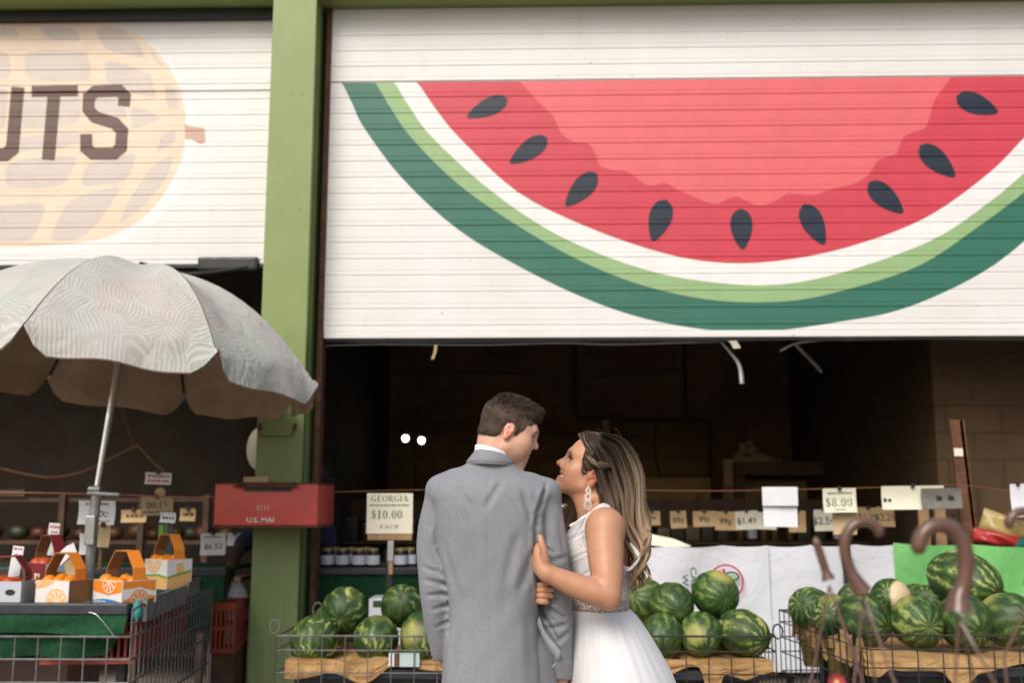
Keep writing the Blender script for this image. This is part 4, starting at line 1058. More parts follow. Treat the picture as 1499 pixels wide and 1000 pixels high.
# trays and crumpled kraft paper that the melons lie on
def tray(cs, z, label, pots=()):
    (x0_, y0_), (x1_, y1_) = cs
    t = thing('produce_tray', label, 'tray', ((x0_ + x1_) / 2, (y0_ + y1_) / 2, z))
    m = MB(); m.bbox((x0_, y0_, z - .05), (x1_, y1_, z), .008); m.build('deck', M['navy_black'], t)
    m = MB(); m.box((x0_ + .04, y0_ + .05, z - .36), (x1_ - .04, y0_ + .09, z - .052)); m.build('front_skirt', M['black'], t)
    m = MB(); m.box((x0_ + .04, y1_ - .09, z - .36), (x1_ - .04, y1_ - .05, z - .052)); m.build('back_skirt', M['black'], t)
def paper(cs, z, label, seed, flaps=(), front=.05):
    (x0_, y0_), (x1_, y1_) = cs; r2 = random.Random(seed); nx, ny = 90, 26; mb = MB()
    ph = [(r2.uniform(5, 26), r2.uniform(5, 22), r2.uniform(0, 6.3), r2.uniform(.003, .009)) for _ in range(9)]
    def hgt(x, y): return sum(a * math.sin(kx * x + ky * y + p) for kx, ky, p, a in ph)
    def edge(x): return front * (.75 + .35 * math.sin(6.1 * x + seed) + .2 * math.sin(17 * x + 2 * seed))
    for side in (0, 1):
        b0 = len(mb.v)
        for j in range(ny + 1):
            for i in range(nx + 1):
                x = x0_ + (x1_ - x0_) * i / nx; v = j / ny
                drop = edge(x); 
                for fx, fw, fl in flaps:
                    drop += fl * math.exp(-((x - fx) / fw) ** 4)
                if v < .3: q = 1 - v / .3; y = y0_ - .012 * q + .3 * hgt(x, 3 * v); zz = z + .02 - drop * q
                else: y = y0_ + (y1_ - y0_) * (v - .3) / .7; zz = z + .02
                zz += hgt(x, y * 1.3) * .8 + .006
                mb.v.append((x, y + .0016 * side, zz - .0016 * side))
        for j in range(ny):
            for i in range(nx):
                q = (b0+j*(nx+1)+i, b0+j*(nx+1)+i+1, b0+(j+1)*(nx+1)+i+1, b0+(j+1)*(nx+1)+i); mb.f.append(q if side == 0 else q[::-1]); mb.m.append(0)
    tag(mb.build('kraft_paper', M['kraft_sheet'], None, 'all'), label, 'paper')
def kraft_mat():
    n = N('crumpled_kraft_paper'); a = n.noise(14, 5, .6, dist=1.5)
    c = n.mix(n.ramp(n.noise(5, 5), .35, .7), (.38, .21, .075), (.56, .36, .155)); c = n.mix(n.ramp(n.noise(40, 3), .55, .75, 0, .4), c, (.33, .19, .08))
    n.bump(a, .9, .03); return n.done(c, .7)
M['kraft_sheet'] = kraft_mat()
zt1 = P(500, 965, YF + .1).z
e = .03
tray(((c1[0][0] + e, YF + .06), (c1[1][0] - e, 6.0)), zt1 - .045, 'black tray under the watermelons of the left cart')
paper(((c1[0][0] + .04, YF + .035), (c1[1][0] - e, 5.98)), zt1 - .03, 'tan kraft paper crumpled under the watermelons of the left cart', 2, (), .075)
tray(((c2[0][0] + e, YF + .06), (c2[1][0] - e, 6.0)), zt1 - .045, 'black tray under the watermelons of the centre cart')
paper(((c2[0][0] + e, YF + .035), (c2[1][0] - e + .02, 5.98)), zt1 - .03, 'tan kraft paper with a hanging flap in the cart right of the bride', 5, ((cx(1042, YF), .045, .11), (cx(1110, YF), .10, .04)), .06)
zt3 = P(1350, 960, 4.96).z
tray(((c3[0][0] + .02, 4.97), (c3[1][0] - e, 6.0)), zt3 - .05, 'black tray under the watermelons of the right cart')
paper(((c3[0][0] + .0, 4.94), (c3[1][0] - e, 5.9)), zt3 - .035, 'brown kraft paper crumpled under the watermelons of the right cart', 9, ((c3[0][0] + .02, .07, .05), (cx(1405, 4.9), .06, .05)), .06)
# kraft paper bunched along the slanted end of the right cart
m = MB(); a = Vector((P(1150, 925, 5.98).x + .03, 5.95, zt3 + .02)); b = Vector((c3[0][0] + .02, 4.98, zt3 - .02)); pts = []
for k in range(40):
    t_ = k / 39; p = lerp(a, b, t_); pts.append(p + Vector((.02 * math.sin(k * 1.9), 0, .03 * math.sin(k * .9) + .015 * math.sin(k * 2.7))))
m.ribbon(pts, [Vector((.03 * math.sin(k * 1.3), .0, .10 + .04 * math.sin(k * .7))) for k in range(40)], .002)
tag(m.build('kraft_paper', M['kraft_sheet'], None, True), 'brown kraft paper bunched along the slanted wire end of the right cart', 'paper')
M['pot_olive'] = basic('olive_plastic_pot', (.16, .12, .03), .5, .2, 8, .05, 50)
for px, py, Y, lab in ((1176, 950, 5.75, 'upper olive plastic pot inside the slanted end of the right cart'), (1214, 962, 5.45, 'lower olive plastic pot inside the slanted end of the right cart')):
    c = P(px, py, Y); tag(MB().lathe([(.05, -.09), (.066, .05), (.075, .05), (.075, .07), (.064, .07), (.05, -.08), (0, -.08)], 20, c + Vector((.05, 0, 0))).build('plant_pot', M['pot_olive'], None, True), lab, 'pot', 'olive pots in the right cart')
# labels under the left cart melons
c = P(598, 966, YF + .012); m = MB(); m.bbox((c.x - .098, c.y - .003, c.z - .036), (c.x + .055, c.y, c.z + .033), .001)
t = thing('box_label', 'pale blue and white label lying on the kraft paper of the left cart', 'label', c); m.build('card', basic('pale_blue_card', (.42, .55, .52), .6, .08, 9, .03, 60), t)
MB().box((c.x - .098, c.y - .006, c.z - .034), (c.x - .072, c.y - .0032, c.z + .03)).build('white_end', M['paper_white'], t)
MB().box((c.x - .070, c.y - .006, c.z - .034), (c.x - .045, c.y - .0032, c.z + .03)).build('dark_end', M['rust'], t)

# ------------------------------------------------------------------ citrus stall at the left
YA = 4.72; za = P(100, 884, YA).z
xl = P(-260, 884, YA).x; xr = P(187, 884, YA).x; xb = P(300, 846, 6.3).x
stl = thing('citrus_stall', 'turf draped citrus table in front of the left bay', 'table', (-3, 5.4, 0))
m = MB(); m.bbox((xl, YA, za - .052), (xr, YA + .06, za), .008); m.build('front_edge', M['navy_black'], stl)
m = MB(); m.add([(xl, YA + .061, za - .012), (xr, YA + .061, za - .012), (xb, 6.28, za - .012), (xl, 6.28, za - .012), (xl, YA + .061, za - .05), (xr, YA + .061, za - .05), (xb, 6.28, za - .05), (xl, 6.28, za - .05)], [(0, 1, 2, 3), (7, 6, 5, 4), (0, 4, 5, 1), (1, 5, 6, 2), (2, 6, 7, 3), (3, 7, 4, 0)])
m.build('turf_top', M['turf'], stl)
for (x, y) in ((xl + .05, 4.9), (xr - .08, 4.9), (xl + .05, 6.1), (xr - .55, 6.1)): MB().box((x - .02, y - .02, 0), (x + .02, y + .02, za - .052)).build('leg', M['black'], stl)
# turf drape in two ragged layers
def drape(zhi, zlo, x0_, x1_, Y, seed, jag, name):
    mb = MB(); nx, nz = 80, 14; r2 = random.Random(seed); ph = [(r2.uniform(4, 22), r2.uniform(0, 6), r2.uniform(.004, .012)) for _ in range(6)]
    for side in (0, 1):
        b0 = len(mb.v)
        for j in range(nz + 1):
            for i in range(nx + 1):
                u, v = i / nx, j / nz; x = x0_ + (x1_ - x0_) * u
                lo = zlo + jag * (math.sin(5 * x + seed) * .6 + math.sin(13 * x) * .4) + (.12 * max(0, (u - .93) / .07) ** 2 if jag > .01 else 0)
                y = Y - (.02 + sum(a * math.sin(k * x + p + 3 * v) for k, p, a in ph)) * (v + .15) + .008 * side
                mb.v.append((x, y, zhi + (lo - zhi) * v))
        for j in range(nz):
            for i in range(nx):
                q = (b0+j*(nx+1)+i, b0+(j+1)*(nx+1)+i, b0+(j+1)*(nx+1)+i+1, b0+j*(nx+1)+i+1); mb.f.append(q if side == 0 else q[::-1]); mb.m.append(0)
    return mb.build(name, M['turf'], stl, 'all')
zd = P(100, 928, YA).z; ze = P(100, 962, YA).z
drape(za - .053, zd, xl, xr + .005, YA - .006, 1, .006, 'turf_valance')
drape(za - .060, ze, xl, P(178, 930, YA).x, YA + .045, 4, .015, 'turf_skirt')
m = MB(); m.tube(cr([P(130, 897, YA - .06), P(140, 900, YA - .065), P(150, 910, YA - .066), P(158, 920, YA - .06), P(168, 934, YA - .05)], 6), .0022, 5)
tag(m.build('loose_thread', M['steel_grey']), 'loose pale wire lying over the green turf of the citrus table', 'wire')
# grey boards along the slanted side, wire basket below
def slab(p, q, zt_, zl_, th, name, label, mat_):
    p = Vector((*p, 0)); q = Vector((*q, 0)); nn = Vector((-(q - p).y, (q - p).x, 0)).normalized() * th
    mb = MB(); vs = []
    for z in (zl_, zt_):
        for c in (p, q, q + nn, p + nn): vs.append((c.x, c.y, z))
    mb.add(vs, [(3, 2, 1, 0), (4, 5, 6, 7), (0, 1, 5, 4), (1, 2, 6, 5), (2, 3, 7, 6), (3, 0, 4, 7)])
    o = mb.build(name, mat_); tag(o, label, 'board'); return o
pa = (xr + .03, YA + .02); pb = (lerp(xr, xb, .55) + .03, YA + .9); pc = (xb + .03, 6.26)
slab((xr + .045, YA + .06), (pb[0] - .0, pb[1]), za + .012, za - .085, -.02, 'grey_board', 'weathered grey board along the near half of the slanted side of the citrus table', M['wood_grey'])
slab((pb[0] + .002, pb[1] + .02), (pc[0], pc[1] - .2), za + .02, za - .06, -.02, 'grey_board', 'weathered grey board along the far half of the slanted side of the citrus table', M['wood_grey'])
t = thing('wire_cart', 'grey wire cart with slanted side under the citrus table', 'wire cart', (-3, 5.5, 0))
zw = [P(195, 931, YA).z, P(195, 964, YA).z, P(195, 998, YA).z, P(195, 998, YA).z - .15, P(195, 998, YA).z - .3]
fw = MB(); xw = xr + .045
for k in range(20):
    x = xw - .104 * k; fw.tube([(x, YA - .055, zw[0] + (.125 if k == 0 else 0)), (x, YA - .055, zw[-1])], .0042, 6)
for z in zw: fw.tube([(xw - 2.1, YA - .055, z), (xw, YA - .055, z)], .0055, 6)
fw.build('front_panel', M['wire'], t, True)
sw = MB(); A = Vector((xw, YA - .055, 0)); B = Vector((xb + .06, 6.26, 0)); ncol = 22
for k in range(1, ncol + 1):
    p = lerp(A, B, k / ncol); sw.tube([(p.x, p.y, za - .05), (p.x, p.y, zw[-1])], .0042, 6)
for k, dz in enumerate((za - .085, zw[0], zw[1], zw[2], zw[3], zw[4])): sw.tube([(A.x, A.y, dz), (B.x, B.y, dz)], .0058, 6)
sw.build('slanted_panel', M['wire'], t, True)
hk = MB(); q = lerp(A, B, .1)
hk.tube(cr([A + Vector((0, 0, za - .03)), lerp(A, B, .02) + Vector((.01, 0, za - .015)), lerp(A, B, .07) + Vector((.02, 0, za - .01)), lerp(A, B, .10) + Vector((.02, 0, za - .07)), lerp(A, B, .16) + Vector((.03, 0, za - .085)), lerp(A, B, .2) + Vector((.03, 0, za - .03))], 6), .006, 6)
hk.build('bent_handle', M['wire'], t, True)
bw = MB()
for k in range(30): x = xw - .07 * k; bw.tube([(x, YA - .05, zw[-1]), (x + .1, 6.2, zw[-1])], .003, 5)
for k in range(9): y = YA + .15 * k; bw.tube([(xw - 2.1, y, zw[-1] + .004), (xw + .1 * k / 9, y, zw[-1] + .004)], .003, 5)
bw.build('base_grid', M['wire'], t, True)
for (x, y) in ((xw, YA - .05), (xw - 2.0, YA - .05), (xb, 6.2), (xw - 2.0, 6.2)): MB().tube([(x, y, .0), (x, y, zw[-1])], .014, 8).build('leg', M['wire'], t, True)
tealm = basic('teal_netting', (.03, .30, .30), .7, .3, 40, .4, 120)
c = P(195, 892, YA + .03); m = MB(); m.ball(c + Vector((.012, .02, -.01)), .032, 12, 8, (.7, .8, 1.5)); tag(m.build('netting', tealm, None, True), 'crumpled teal netting at the corner of the citrus table', 'netting')
# red crates inside the cart
M['crate_red'] = basic('dull_red_crate', (.38, .060, .035), .55, .35, 12, .1, 60, dirt=(.05, .02, .015)); M['crate_orange'] = basic('orange_red_crate', (.25, .038, .014), .5, .25, 9, .1, 60)
def crate(loc, w_, d_, h_, rz, mat_, label):
    t = thing('plastic_crate', label, 'crate', loc, 'red plastic crates'); t.rotation_euler = (0, 0, rz)
    m = MB(); th = .014
    m.box((-w_/2, -d_/2, 0), (w_/2, d_/2, .014)); m.build('base', mat_, t, False, False)
    for k, (a, b) in enumerate((((-w_/2, -d_/2), (w_/2, -d_/2)), ((w_/2, -d_/2), (w_/2, d_/2)), ((w_/2, d_/2), (-w_/2, d_/2)), ((-w_/2, d_/2), (-w_/2, -d_/2)))):
        a = Vector((*a, 0)); b = Vector((*b, 0)); d1 = (b - a).normalized(); nn = Vector((d1.y, -d1.x, 0)) * .003; m = MB(); L = (b - a).length; nb = int(L / .03)
        def bar(s0, s1, z0_, z1_, o_=0):
            p = a + d1 * s0 + nn * o_; q = a + d1 * s1 + nn * o_; iw = Vector((-d1.y, d1.x, 0)) * .010
            m.add([p + Vector((0,0,z0_)), q + Vector((0,0,z0_)), q + iw + Vector((0,0,z0_)), p + iw + Vector((0,0,z0_)), p + Vector((0,0,z1_)), q + Vector((0,0,z1_)), q + iw + Vector((0,0,z1_)), p + iw + Vector((0,0,z1_))], [(3,2,1,0),(4,5,6,7),(0,1,5,4),(1,2,6,5),(2,3,7,6),(3,0,4,7)])
        bar(.0, L, .0142, .03); bar(.0, L, h_ - .05, h_, 1); bar(0, L, h_ * .45, h_ * .53, .6)
        for j in range(nb + 1): s_ = (L - .018) * j / nb; bar(s_ + .001, s_ + .013, .03, h_ - .05, -.4)
        m.build('side', mat_, t, False, False)
    return t
ang = math.atan2((B - A).y, (B - A).x)
mid = lerp(A, B, .40); nrm = Vector((-(B - A).y, (B - A).x, 0)).normalized()
cc = mid + nrm * .235; zc0 = zw[1] - .04
crate((cc.x, cc.y, zc0), .98, .42, .27, ang, M['crate_red'], 'dull red plastic crate inside the wire cart under the citrus table')
cc2 = Vector((P(330, 905, 6.45).x, 6.55, 0)); zc2 = P(330, 957, 6.4).z
crate((cc2.x, cc2.y, zc2), .15, .34, .30, .05, M['crate_orange'], 'orange red plastic crate standing between the citrus cart and the green column')
tag(MB().box((cc2.x - .07, 6.42, 0), (cc2.x + .07, 6.70, zc2 - .001)).build('storage_box', M['wood_dark']), 'dark box under the orange red crate', 'box')
c = P(345, 955, 6.85); m = MB(); m.ball((c.x - .02, c.y, .35), .22, 20, 14, (.75, .75, 2.9)); tag(m.build('plastic_sack', M['paper_white'], None, True), 'tall greyish white plastic sack standing left of the green column', 'sack')
# pinkish cartons stacked beneath the table
M['carton_pink'] = basic('pinkish_carton', (.22, .15, .13), .8, .2, 5, .1, 60)
for i, (x, y, zz, w_) in enumerate(((-3.25, 5.3, 0.0, .5), (-2.6, 5.5, .0, .55), (-3.3, 5.35, .36, .5), (-2.62, 5.5, .36, .5))):
    tag(MB().bbox((x - w_/2, y - .2, zz), (x + w_/2, y + .2, zz + .355), .006).build('carton', M['carton_pink']), ('lower ' if zz == 0 else 'upper ') + 'pinkish carton stacked at the ' + ('left' if i in (0, 2) else 'right') + ' under the citrus table', 'carton')

# ---- citrus totes: cardboard box with printed sides, arched handle, fruit inside
def orange_mat(name, a, b):
    n = N(name); f = n.noise(260, 2); c = n.mix(n.noise(9, 4), a, b); n.bump(f, .25, .002); return n.done(c, .42)
M['orange'] = orange_mat('orange_peel', (.72, .20, .008), (.80, .27, .015)); M['tomato'] = orange_mat('red_fruit_skin', (.42, .055, .012), (.55, .10, .018))
M['maroon'] = basic('maroon_card', (.20, .018, .022), .55, .12, 8, .05, 60); M['grey_card'] = basic('pale_grey_card', (.50, .52, .58), .55, .06, 8, .05, 60)
M['card_orange'] = paint('orange_card', (.78, .24, .02)); M['card_peach'] = paint('peach_card', (.80, .45, .16)); M['card_white'] = paint('white_card', (.72, .70, .68)); M['card_blue'] = paint('blue_card', (.035, .22, .50)); M['card_green'] = paint('green_card', (.12, .36, .03)); M['card_inside'] = basic('brown_card_inside', (.24, .125, .05), .8, .15, 8, .1, 60)
CM = ['card_white', 'card_orange', 'card_peach', 'card_blue', 'card_green', 'maroon', 'grey_card', 'kraft', 'gold_paint']
CMM = [M[k] for k in CM]
def art_fill(mb, poly, idx, f, lift):
    mb.mat(idx); fill(mb, poly, lambda p: f(p[0], p[1], lift))
def slice_art(mb, f, cx_, cz_, r_, a0, a1, rim, flesh, pith, lift):
    seg = [(cx_ + r_ * math.cos(R(a)), cz_ + r_ * math.sin(R(a))) for a in np.linspace(a0, a1, 24)]
    art_fill(mb, seg + ([(cx_, cz_)] if a1 - a0 < 359 else []), rim, f, lift)
    s2 = [(cx_ + r_ * .86 * math.cos(R(a)), cz_ + r_ * .86 * math.sin(R(a))) for a in np.linspace(a0, a1, 24)]
    art_fill(mb, s2 + ([(cx_, cz_)] if a1 - a0 < 359 else []), pith, f, lift + .0003)
    nseg = max(3, int((a1 - a0) / 36)); st_ = (a1 - a0) / nseg
    for k in range(nseg):
        b0, b1 = a0 + st_ * k + 4, a0 + st_ * (k + 1) - 4; bm_ = R((b0 + b1) / 2)
        art_fill(mb, [(cx_ + .12 * r_ * math.cos(bm_), cz_ + .12 * r_ * math.sin(bm_))] + [(cx_ + r_ * .80 * math.cos(R(a)), cz_ + r_ * .80 * math.sin(R(a))) for a in np.linspace(b0, b1, 8)], flesh, f, lift + .0006)
def tote(loc, rz, w_, d_, h_, body, style, label, group, fruit, hh=.12, nf=7, handle=True, hmat=None):
    t = thing('fruit_tote', label, 'fruit box', loc, group); t.rotation_euler = (0, 0, rz)
    th = .004; m = MB()
    m.box((-w_/2, -d_/2, 0), (w_/2, d_/2, .004))
    m.box((-w_/2, -d_/2, .0042), (w_/2, -d_/2 + th, h_)); m.box((-w_/2, d_/2 - th, .0042), (w_/2, d_/2, h_))
    o = m.build('long_sides', M[body], t, False, False)
    for xa in (-w_/2, w_/2 - th): MB().box((xa, -d_/2 + th + .0002, .0042), (xa + th, d_/2 - th - .0002, h_)).build('end_side', M['grey_card' if style == 'maroon' else ('card_inside' if style == 'kraft' else body)], t, False, False)
    f = lambda x, y, l: (x, -d_/2 - l, y)
    e_ = lambda x, y, l: (w_/2 + l, x, y)
    mb = MB(); W2 = w_ / 2 - .002; H0 = .003; H1 = h_ - .002
    if style == 'orange':
        art_fill(mb, [(-W2, h_*.5)] + [(-W2 + 2*W2*k/10, h_*(.5 - .10*math.sin(k*.33))) for k in range(11)] + [(W2, H1), (-W2, H1)], 1, f, .0006)
        art_fill(mb, [(-W2, H0), (W2, H0)] + [(W2 - 2*W2*k/8, h_*(.10 + .10*math.sin(k*.39))) for k in range(9)], 3, f, .0006)
        for k in range(4): art_fill(mb, rect(-W2 + .02 + k*.022, H0 + .003, -W2 + .036 + k*.022, H0 + .008)[0], 0, f, .0012)
        slice_art(mb, f, .012, H1, h_ * .62, 180, 360, 1, 1, 0, .0012)
        art_fill(mb, [(-d_/2+.006, H0), (d_/2-.006, H0), (d_/2-.006, h_*.3), (0, h_*.42), (-d_/2+.006, h_*.16)], 1, e_, .0006); slice_art(mb, e_, .0, h_*.1, h_*.5, 0, 180, 1, 1, 0, .0012)
        art_fill(mb, [(-d_/2+.006, h_*.66), (0, h_*.72), (d_/2-.006, h_*.5), (d_/2-.006, H1), (-d_/2+.006, H1)], 1, e_, .0006)
    elif style == 'kraft':
        slice_art(mb, f, .03, .004, h_ * .62, 0, 180, 2, 2, 0, .0008)
        art_fill(mb, [(-W2, h_*.62), (-W2*.4, h_*.7), (W2*.1, h_*.92), (W2*.1, H1), (-W2, H1)], 2, f, .0006)
        slice_art(mb, f, -W2 * .82, H1 - .002, h_ * .26, 180, 360, 1, 2, 0, .0010)
    elif style == 'yellow':
        art_fill(mb, [(-W2, H0), (W2, H0), (W2, h_*.36), (W2*.2, h_*.44), (-W2, h_*.40)], 2, f, .0006)
        art_fill(mb, [(-W2, h_*.40), (W2*.2, h_*.44), (W2, h_*.36), (W2, h_*.43), (W2*.2, h_*.51), (-W2, h_*.46)], 4, f, .0009)
        slice_art(mb, f, -.02, H1, h_ * .45, 180, 360, 2, 2, 0, .0010)
        art_fill(mb, [(-d_/2+.006, H0), (d_/2-.006, H0), (d_/2-.006, h_*.55), (-d_/2+.006, h_*.36)], 2, e_, .0006)
        art_fill(mb, [(-d_/2+.006, h_*.36), (d_/2-.006, h_*.55), (d_/2-.006, h_*.63), (-d_/2+.006, h_*.43)], 4, e_, .0009)
        art_fill(mb, [(-.02, h_*.5), (.03, h_*.6), (.02, h_*.9), (-.02, h_*.85)], 2, e_, .0012)
    elif style == 'maroon':
        for s_, h__, mi, l_ in ((1.06, .042, 8, .0006),):
            mb.mat(0); serif(mb, 'E', h_ * .52, lambda x, y, l: f(x + W2*.36, y + h_*.40, .0012 + l), 1.1); mb.mat(8); serif(mb, 'E', h_ * .40, lambda x, y, l: f(x + W2*.36, y + h_*.40, .0024 + l), 1.1)
    if mb.v: mb.build('printed_art', CMM, t, False, False)
    if style == 'maroon':
        g_ = MB(); s_ = [(w_/2 + .0012, .026*math.cos(a), h_*.62 + .013*math.sin(a)) for a in np.linspace(0, 6.28, 17)[:-1]]; g_.add(s_, [tuple(range(16))]); g_.build('hand_hole', M['black'], t, False, False)
    if handle:
        hw = .066; z0_ = h_ - .02
        pts = [(-w_*.0 , -d_/2 + .006, z0_), (0, -d_/2 + .008, z0_ + hh * .55), (0, -d_/2 + d_*.22, z0_ + hh), (0, d_/2 - d_*.22, z0_ + hh), (0, d_/2 - .008, z0_ + hh * .55), (0, d_/2 - .006, z0_)]
        if style == 'maroon' or True:
            pts = [(-w_/2 + .008, 0, z0_), (-w_/2 + .012, 0, z0_ + hh*.45), (-w_*.20, 0, z0_ + hh), (w_*.20, 0, z0_ + hh), (w_/2 - .012, 0, z0_ + hh*.5), (w_/2 - .008, 0, z0_)]
        m = MB(); m.ribbon([Vector(p) for p in pts], (0, hw, 0), .003); m.build('handle', M['card_inside'], t, False, False)
        m = MB(); m.ribbon([Vector(p) + Vector((.0028 * (1 if p[0] > .0 else -1) * (1 if k_ not in (2, 3) else 0.4), 0, .0035 if k_ in (2, 3) else .001)) for k_, p in enumerate(pts)], (0, hw - .001, 0), .002); m.build('handle_print', hmat or M['card_orange'], t, False, False)
    r2 = random.Random(int(abs(loc[0]) * 1000)); k = 0
    Rz = Matrix.Rotation(rz, 3, 'Z'); rf = .033 if fruit == 'orange' else .040
    for iy in range(2):
        for ix in range(int((w_ - .02) / (rf * 1.75))):
            p = Vector((-w_/2 + .008 + rf + ix * rf * 1.78, (-.5 + iy) * (d_ - 2 * rf - .012), h_ - rf * .45 + r2.uniform(-.006, .010)))
            o = fruit_proto[fruit].copy(); COL.objects.link(o); o.location = Vector(loc) + Rz @ p; o.rotation_euler = (r2.uniform(0, 6), r2.uniform(0, 6), 0); s = r2.uniform(.93, 1.06); o.scale = (s, s, s * .95)
            tag(o, ('orange' if fruit == 'orange' else 'red fruit') + ' heaped in the ' + short, 'orange' if fruit == 'orange' else 'fruit', ('oranges' if fruit == 'orange' else 'red fruit') + ' in the ' + short)
fruit_proto = {}
for nm, rr in (('orange', .033), ('tomato', .040)):
    me_o = MB().ball((0, 0, 0), rr, 18, 12).build('orange' if nm == 'orange' else 'red_fruit', M[nm], None, 'all'); fruit_proto[nm] = me_o; COL.objects.unlink(me_o)
zt_ = za + .001
p = P(81, 882, YA + .07); short = 'plain pale tote at the table front'; tote((p.x - .002, YA + .16, zt_ - .012), -.36, .20, .15, .105, 'card_white', 'kraft', 'pale tote with a faint citrus slice and brown open end at the table front', 'citrus totes', 'orange', .14)
p = P(168, 882, YA + .07); short = 'orange printed tote at the corner'; tote((p.x - .0, YA + .18, zt_ - .012), -.62, .235, .18, .105, 'card_white', 'orange', 'bright orange tote with slice and blue band at the table corner', 'citrus totes', 'orange', .15)
p = P(240, 858, 5.75); short = 'white and green tote at the back'; tote((p.x + .03, 5.72, zt_ - .012), -.6, .20, .16, .155, 'card_white', 'yellow', 'white tote with green swoosh and peach base at the back of the table', 'citrus totes', 'orange', .15)
p = P(50, 862, 5.4); short = 'maroon tote lettered E'; tote((p.x + .05, 5.45, zt_ - .012), -.6, .20, .17, .15, 'maroon', 'maroon', 'maroon tote lettered E with grey ends at the back left of the table', 'citrus totes', 'tomato', .16, hmat=M['maroon'])
p = P(2, 882, YA + .1); short = 'maroon tote at the left edge'; tote((p.x - .01, YA + .17, zt_ - .012), .0, .20, .15, .10, 'grey_card', 'plain', 'pale grey tote with maroon handle at the left edge of the table', 'citrus totes', 'tomato', .13, hmat=M['maroon'])
c = P(14, 868, YA + .09); m = MB(); m.add([(c.x + .024*math.cos(a), YA + .0935, c.z + .014*math.sin(a)) for a in np.linspace(0, 6.28, 17)[:-1]], [tuple(range(16))[::-1]])
tag(m.build('hand_hole', M['black'], [o for o in COL.objects if o.name.startswith('fruit_tote')][-1]))
a = [o for o in COL.objects if o.name.startswith('fruit_tote')][-1].children
# tall white price cards stuck between the totes
sign('price_card', 77, 790, 5.55, 16, 46, 'tall white price card standing behind the maroon tote', 'paper_white', 'ink_red', [('dash', .7, .38, .09), ('dash', .45, .22, .08, 1, 0, 1)], -4, clipm=False, bend=0)
sign('price_card', 23, 826, 5.0, 16, 50, 'tall white price card leaning in front of the maroon tote', 'paper_white', 'ink_red', [('dash', .8, .42, .07, 1, 0, 1), ('dash', .5, .24, .10)], -6, clipm=False, bend=0)
sign('price_card', 108, 838, 5.05, 22, 40, 'tan card with curled white tip leaning behind the pale tote', 'paper_old', 'ink', (), 14, clipm=False, cat='card')
c = P(101, 812, 5.04); m = MB(); m.ribbon([c + Vector((-.05, 0, -.03)), c + Vector((0, -.01, .015)), c + Vector((.03, 0, .03))], (.02, 0, -.05), .0015); tag(m.build('curled_paper', M['paper_white']), 'curled white paper tip on the leaning tan card', 'paper')
bm_ = P(242, 805, 5.95)
t = thing('label_board', 'dark board with a green leaf print behind the back tote', 'board', bm_)
MB().bbox((bm_.x - .045, 5.94, bm_.z - .14), (bm_.x + .045, 5.955, bm_.z + .16), .003).build('panel', M['navy_black'], t)
m = MB(); fill(m, [(-.030, -.14), (.03, -.14), (.035, -.09), (.01, -.02), (-.02, .02), (-.03, -.05)], lambda q: (bm_.x + q[0] - .006, 5.9388, bm_.z + q[1])); fill(m, [(-.04, .03), (-.012, .03), (-.012, .14), (-.04, .14)], lambda q: (bm_.x + q[0], 5.9388, bm_.z + q[1])); fill(m, [(.0, .05), (.006, .05), (.006, .15), (.0, .15)], lambda q: (bm_.x + q[0], 5.9388, bm_.z + q[1])); m.build('leaf_print', M['card_green'], t)
sign('price_sign', 246, 758, 5.92, 22, 15, 'small white price sign on top of the dark leaf print board', 'paper_white', 'ink', [('dash', .7, -.05, .3)], -3, clipm=False)
# green turf bench behind the citrus table
a = P(90, 850, 6.6); b = P(330, 832, 6.6)
t = thing('produce_bench', 'black edged turf bench behind the citrus totes', 'bench', ((a.x + b.x)/2, 6.6, 0))
MB().bbox((a.x - 1, 6.6, b.z - .05), (b.x, 6.66, b.z), .006).build('edge', M['navy_black'], t)
MB().box((a.x - 1, 6.602, b.z - .4), (b.x - .005, 6.64, b.z - .051)).build('turf_front', M['turf'], t)
MB().box((a.x - 1, 6.662, b.z - .03), (b.x, 7.3, b.z - .008)).build('turf_top', M['turf'], t)
for x in (a.x - .9, b.x - .05): MB().box((x - .03, 6.67, 0), (x + .03, 6.73, b.z - .05)).build('leg', M['wood_dark'], t)

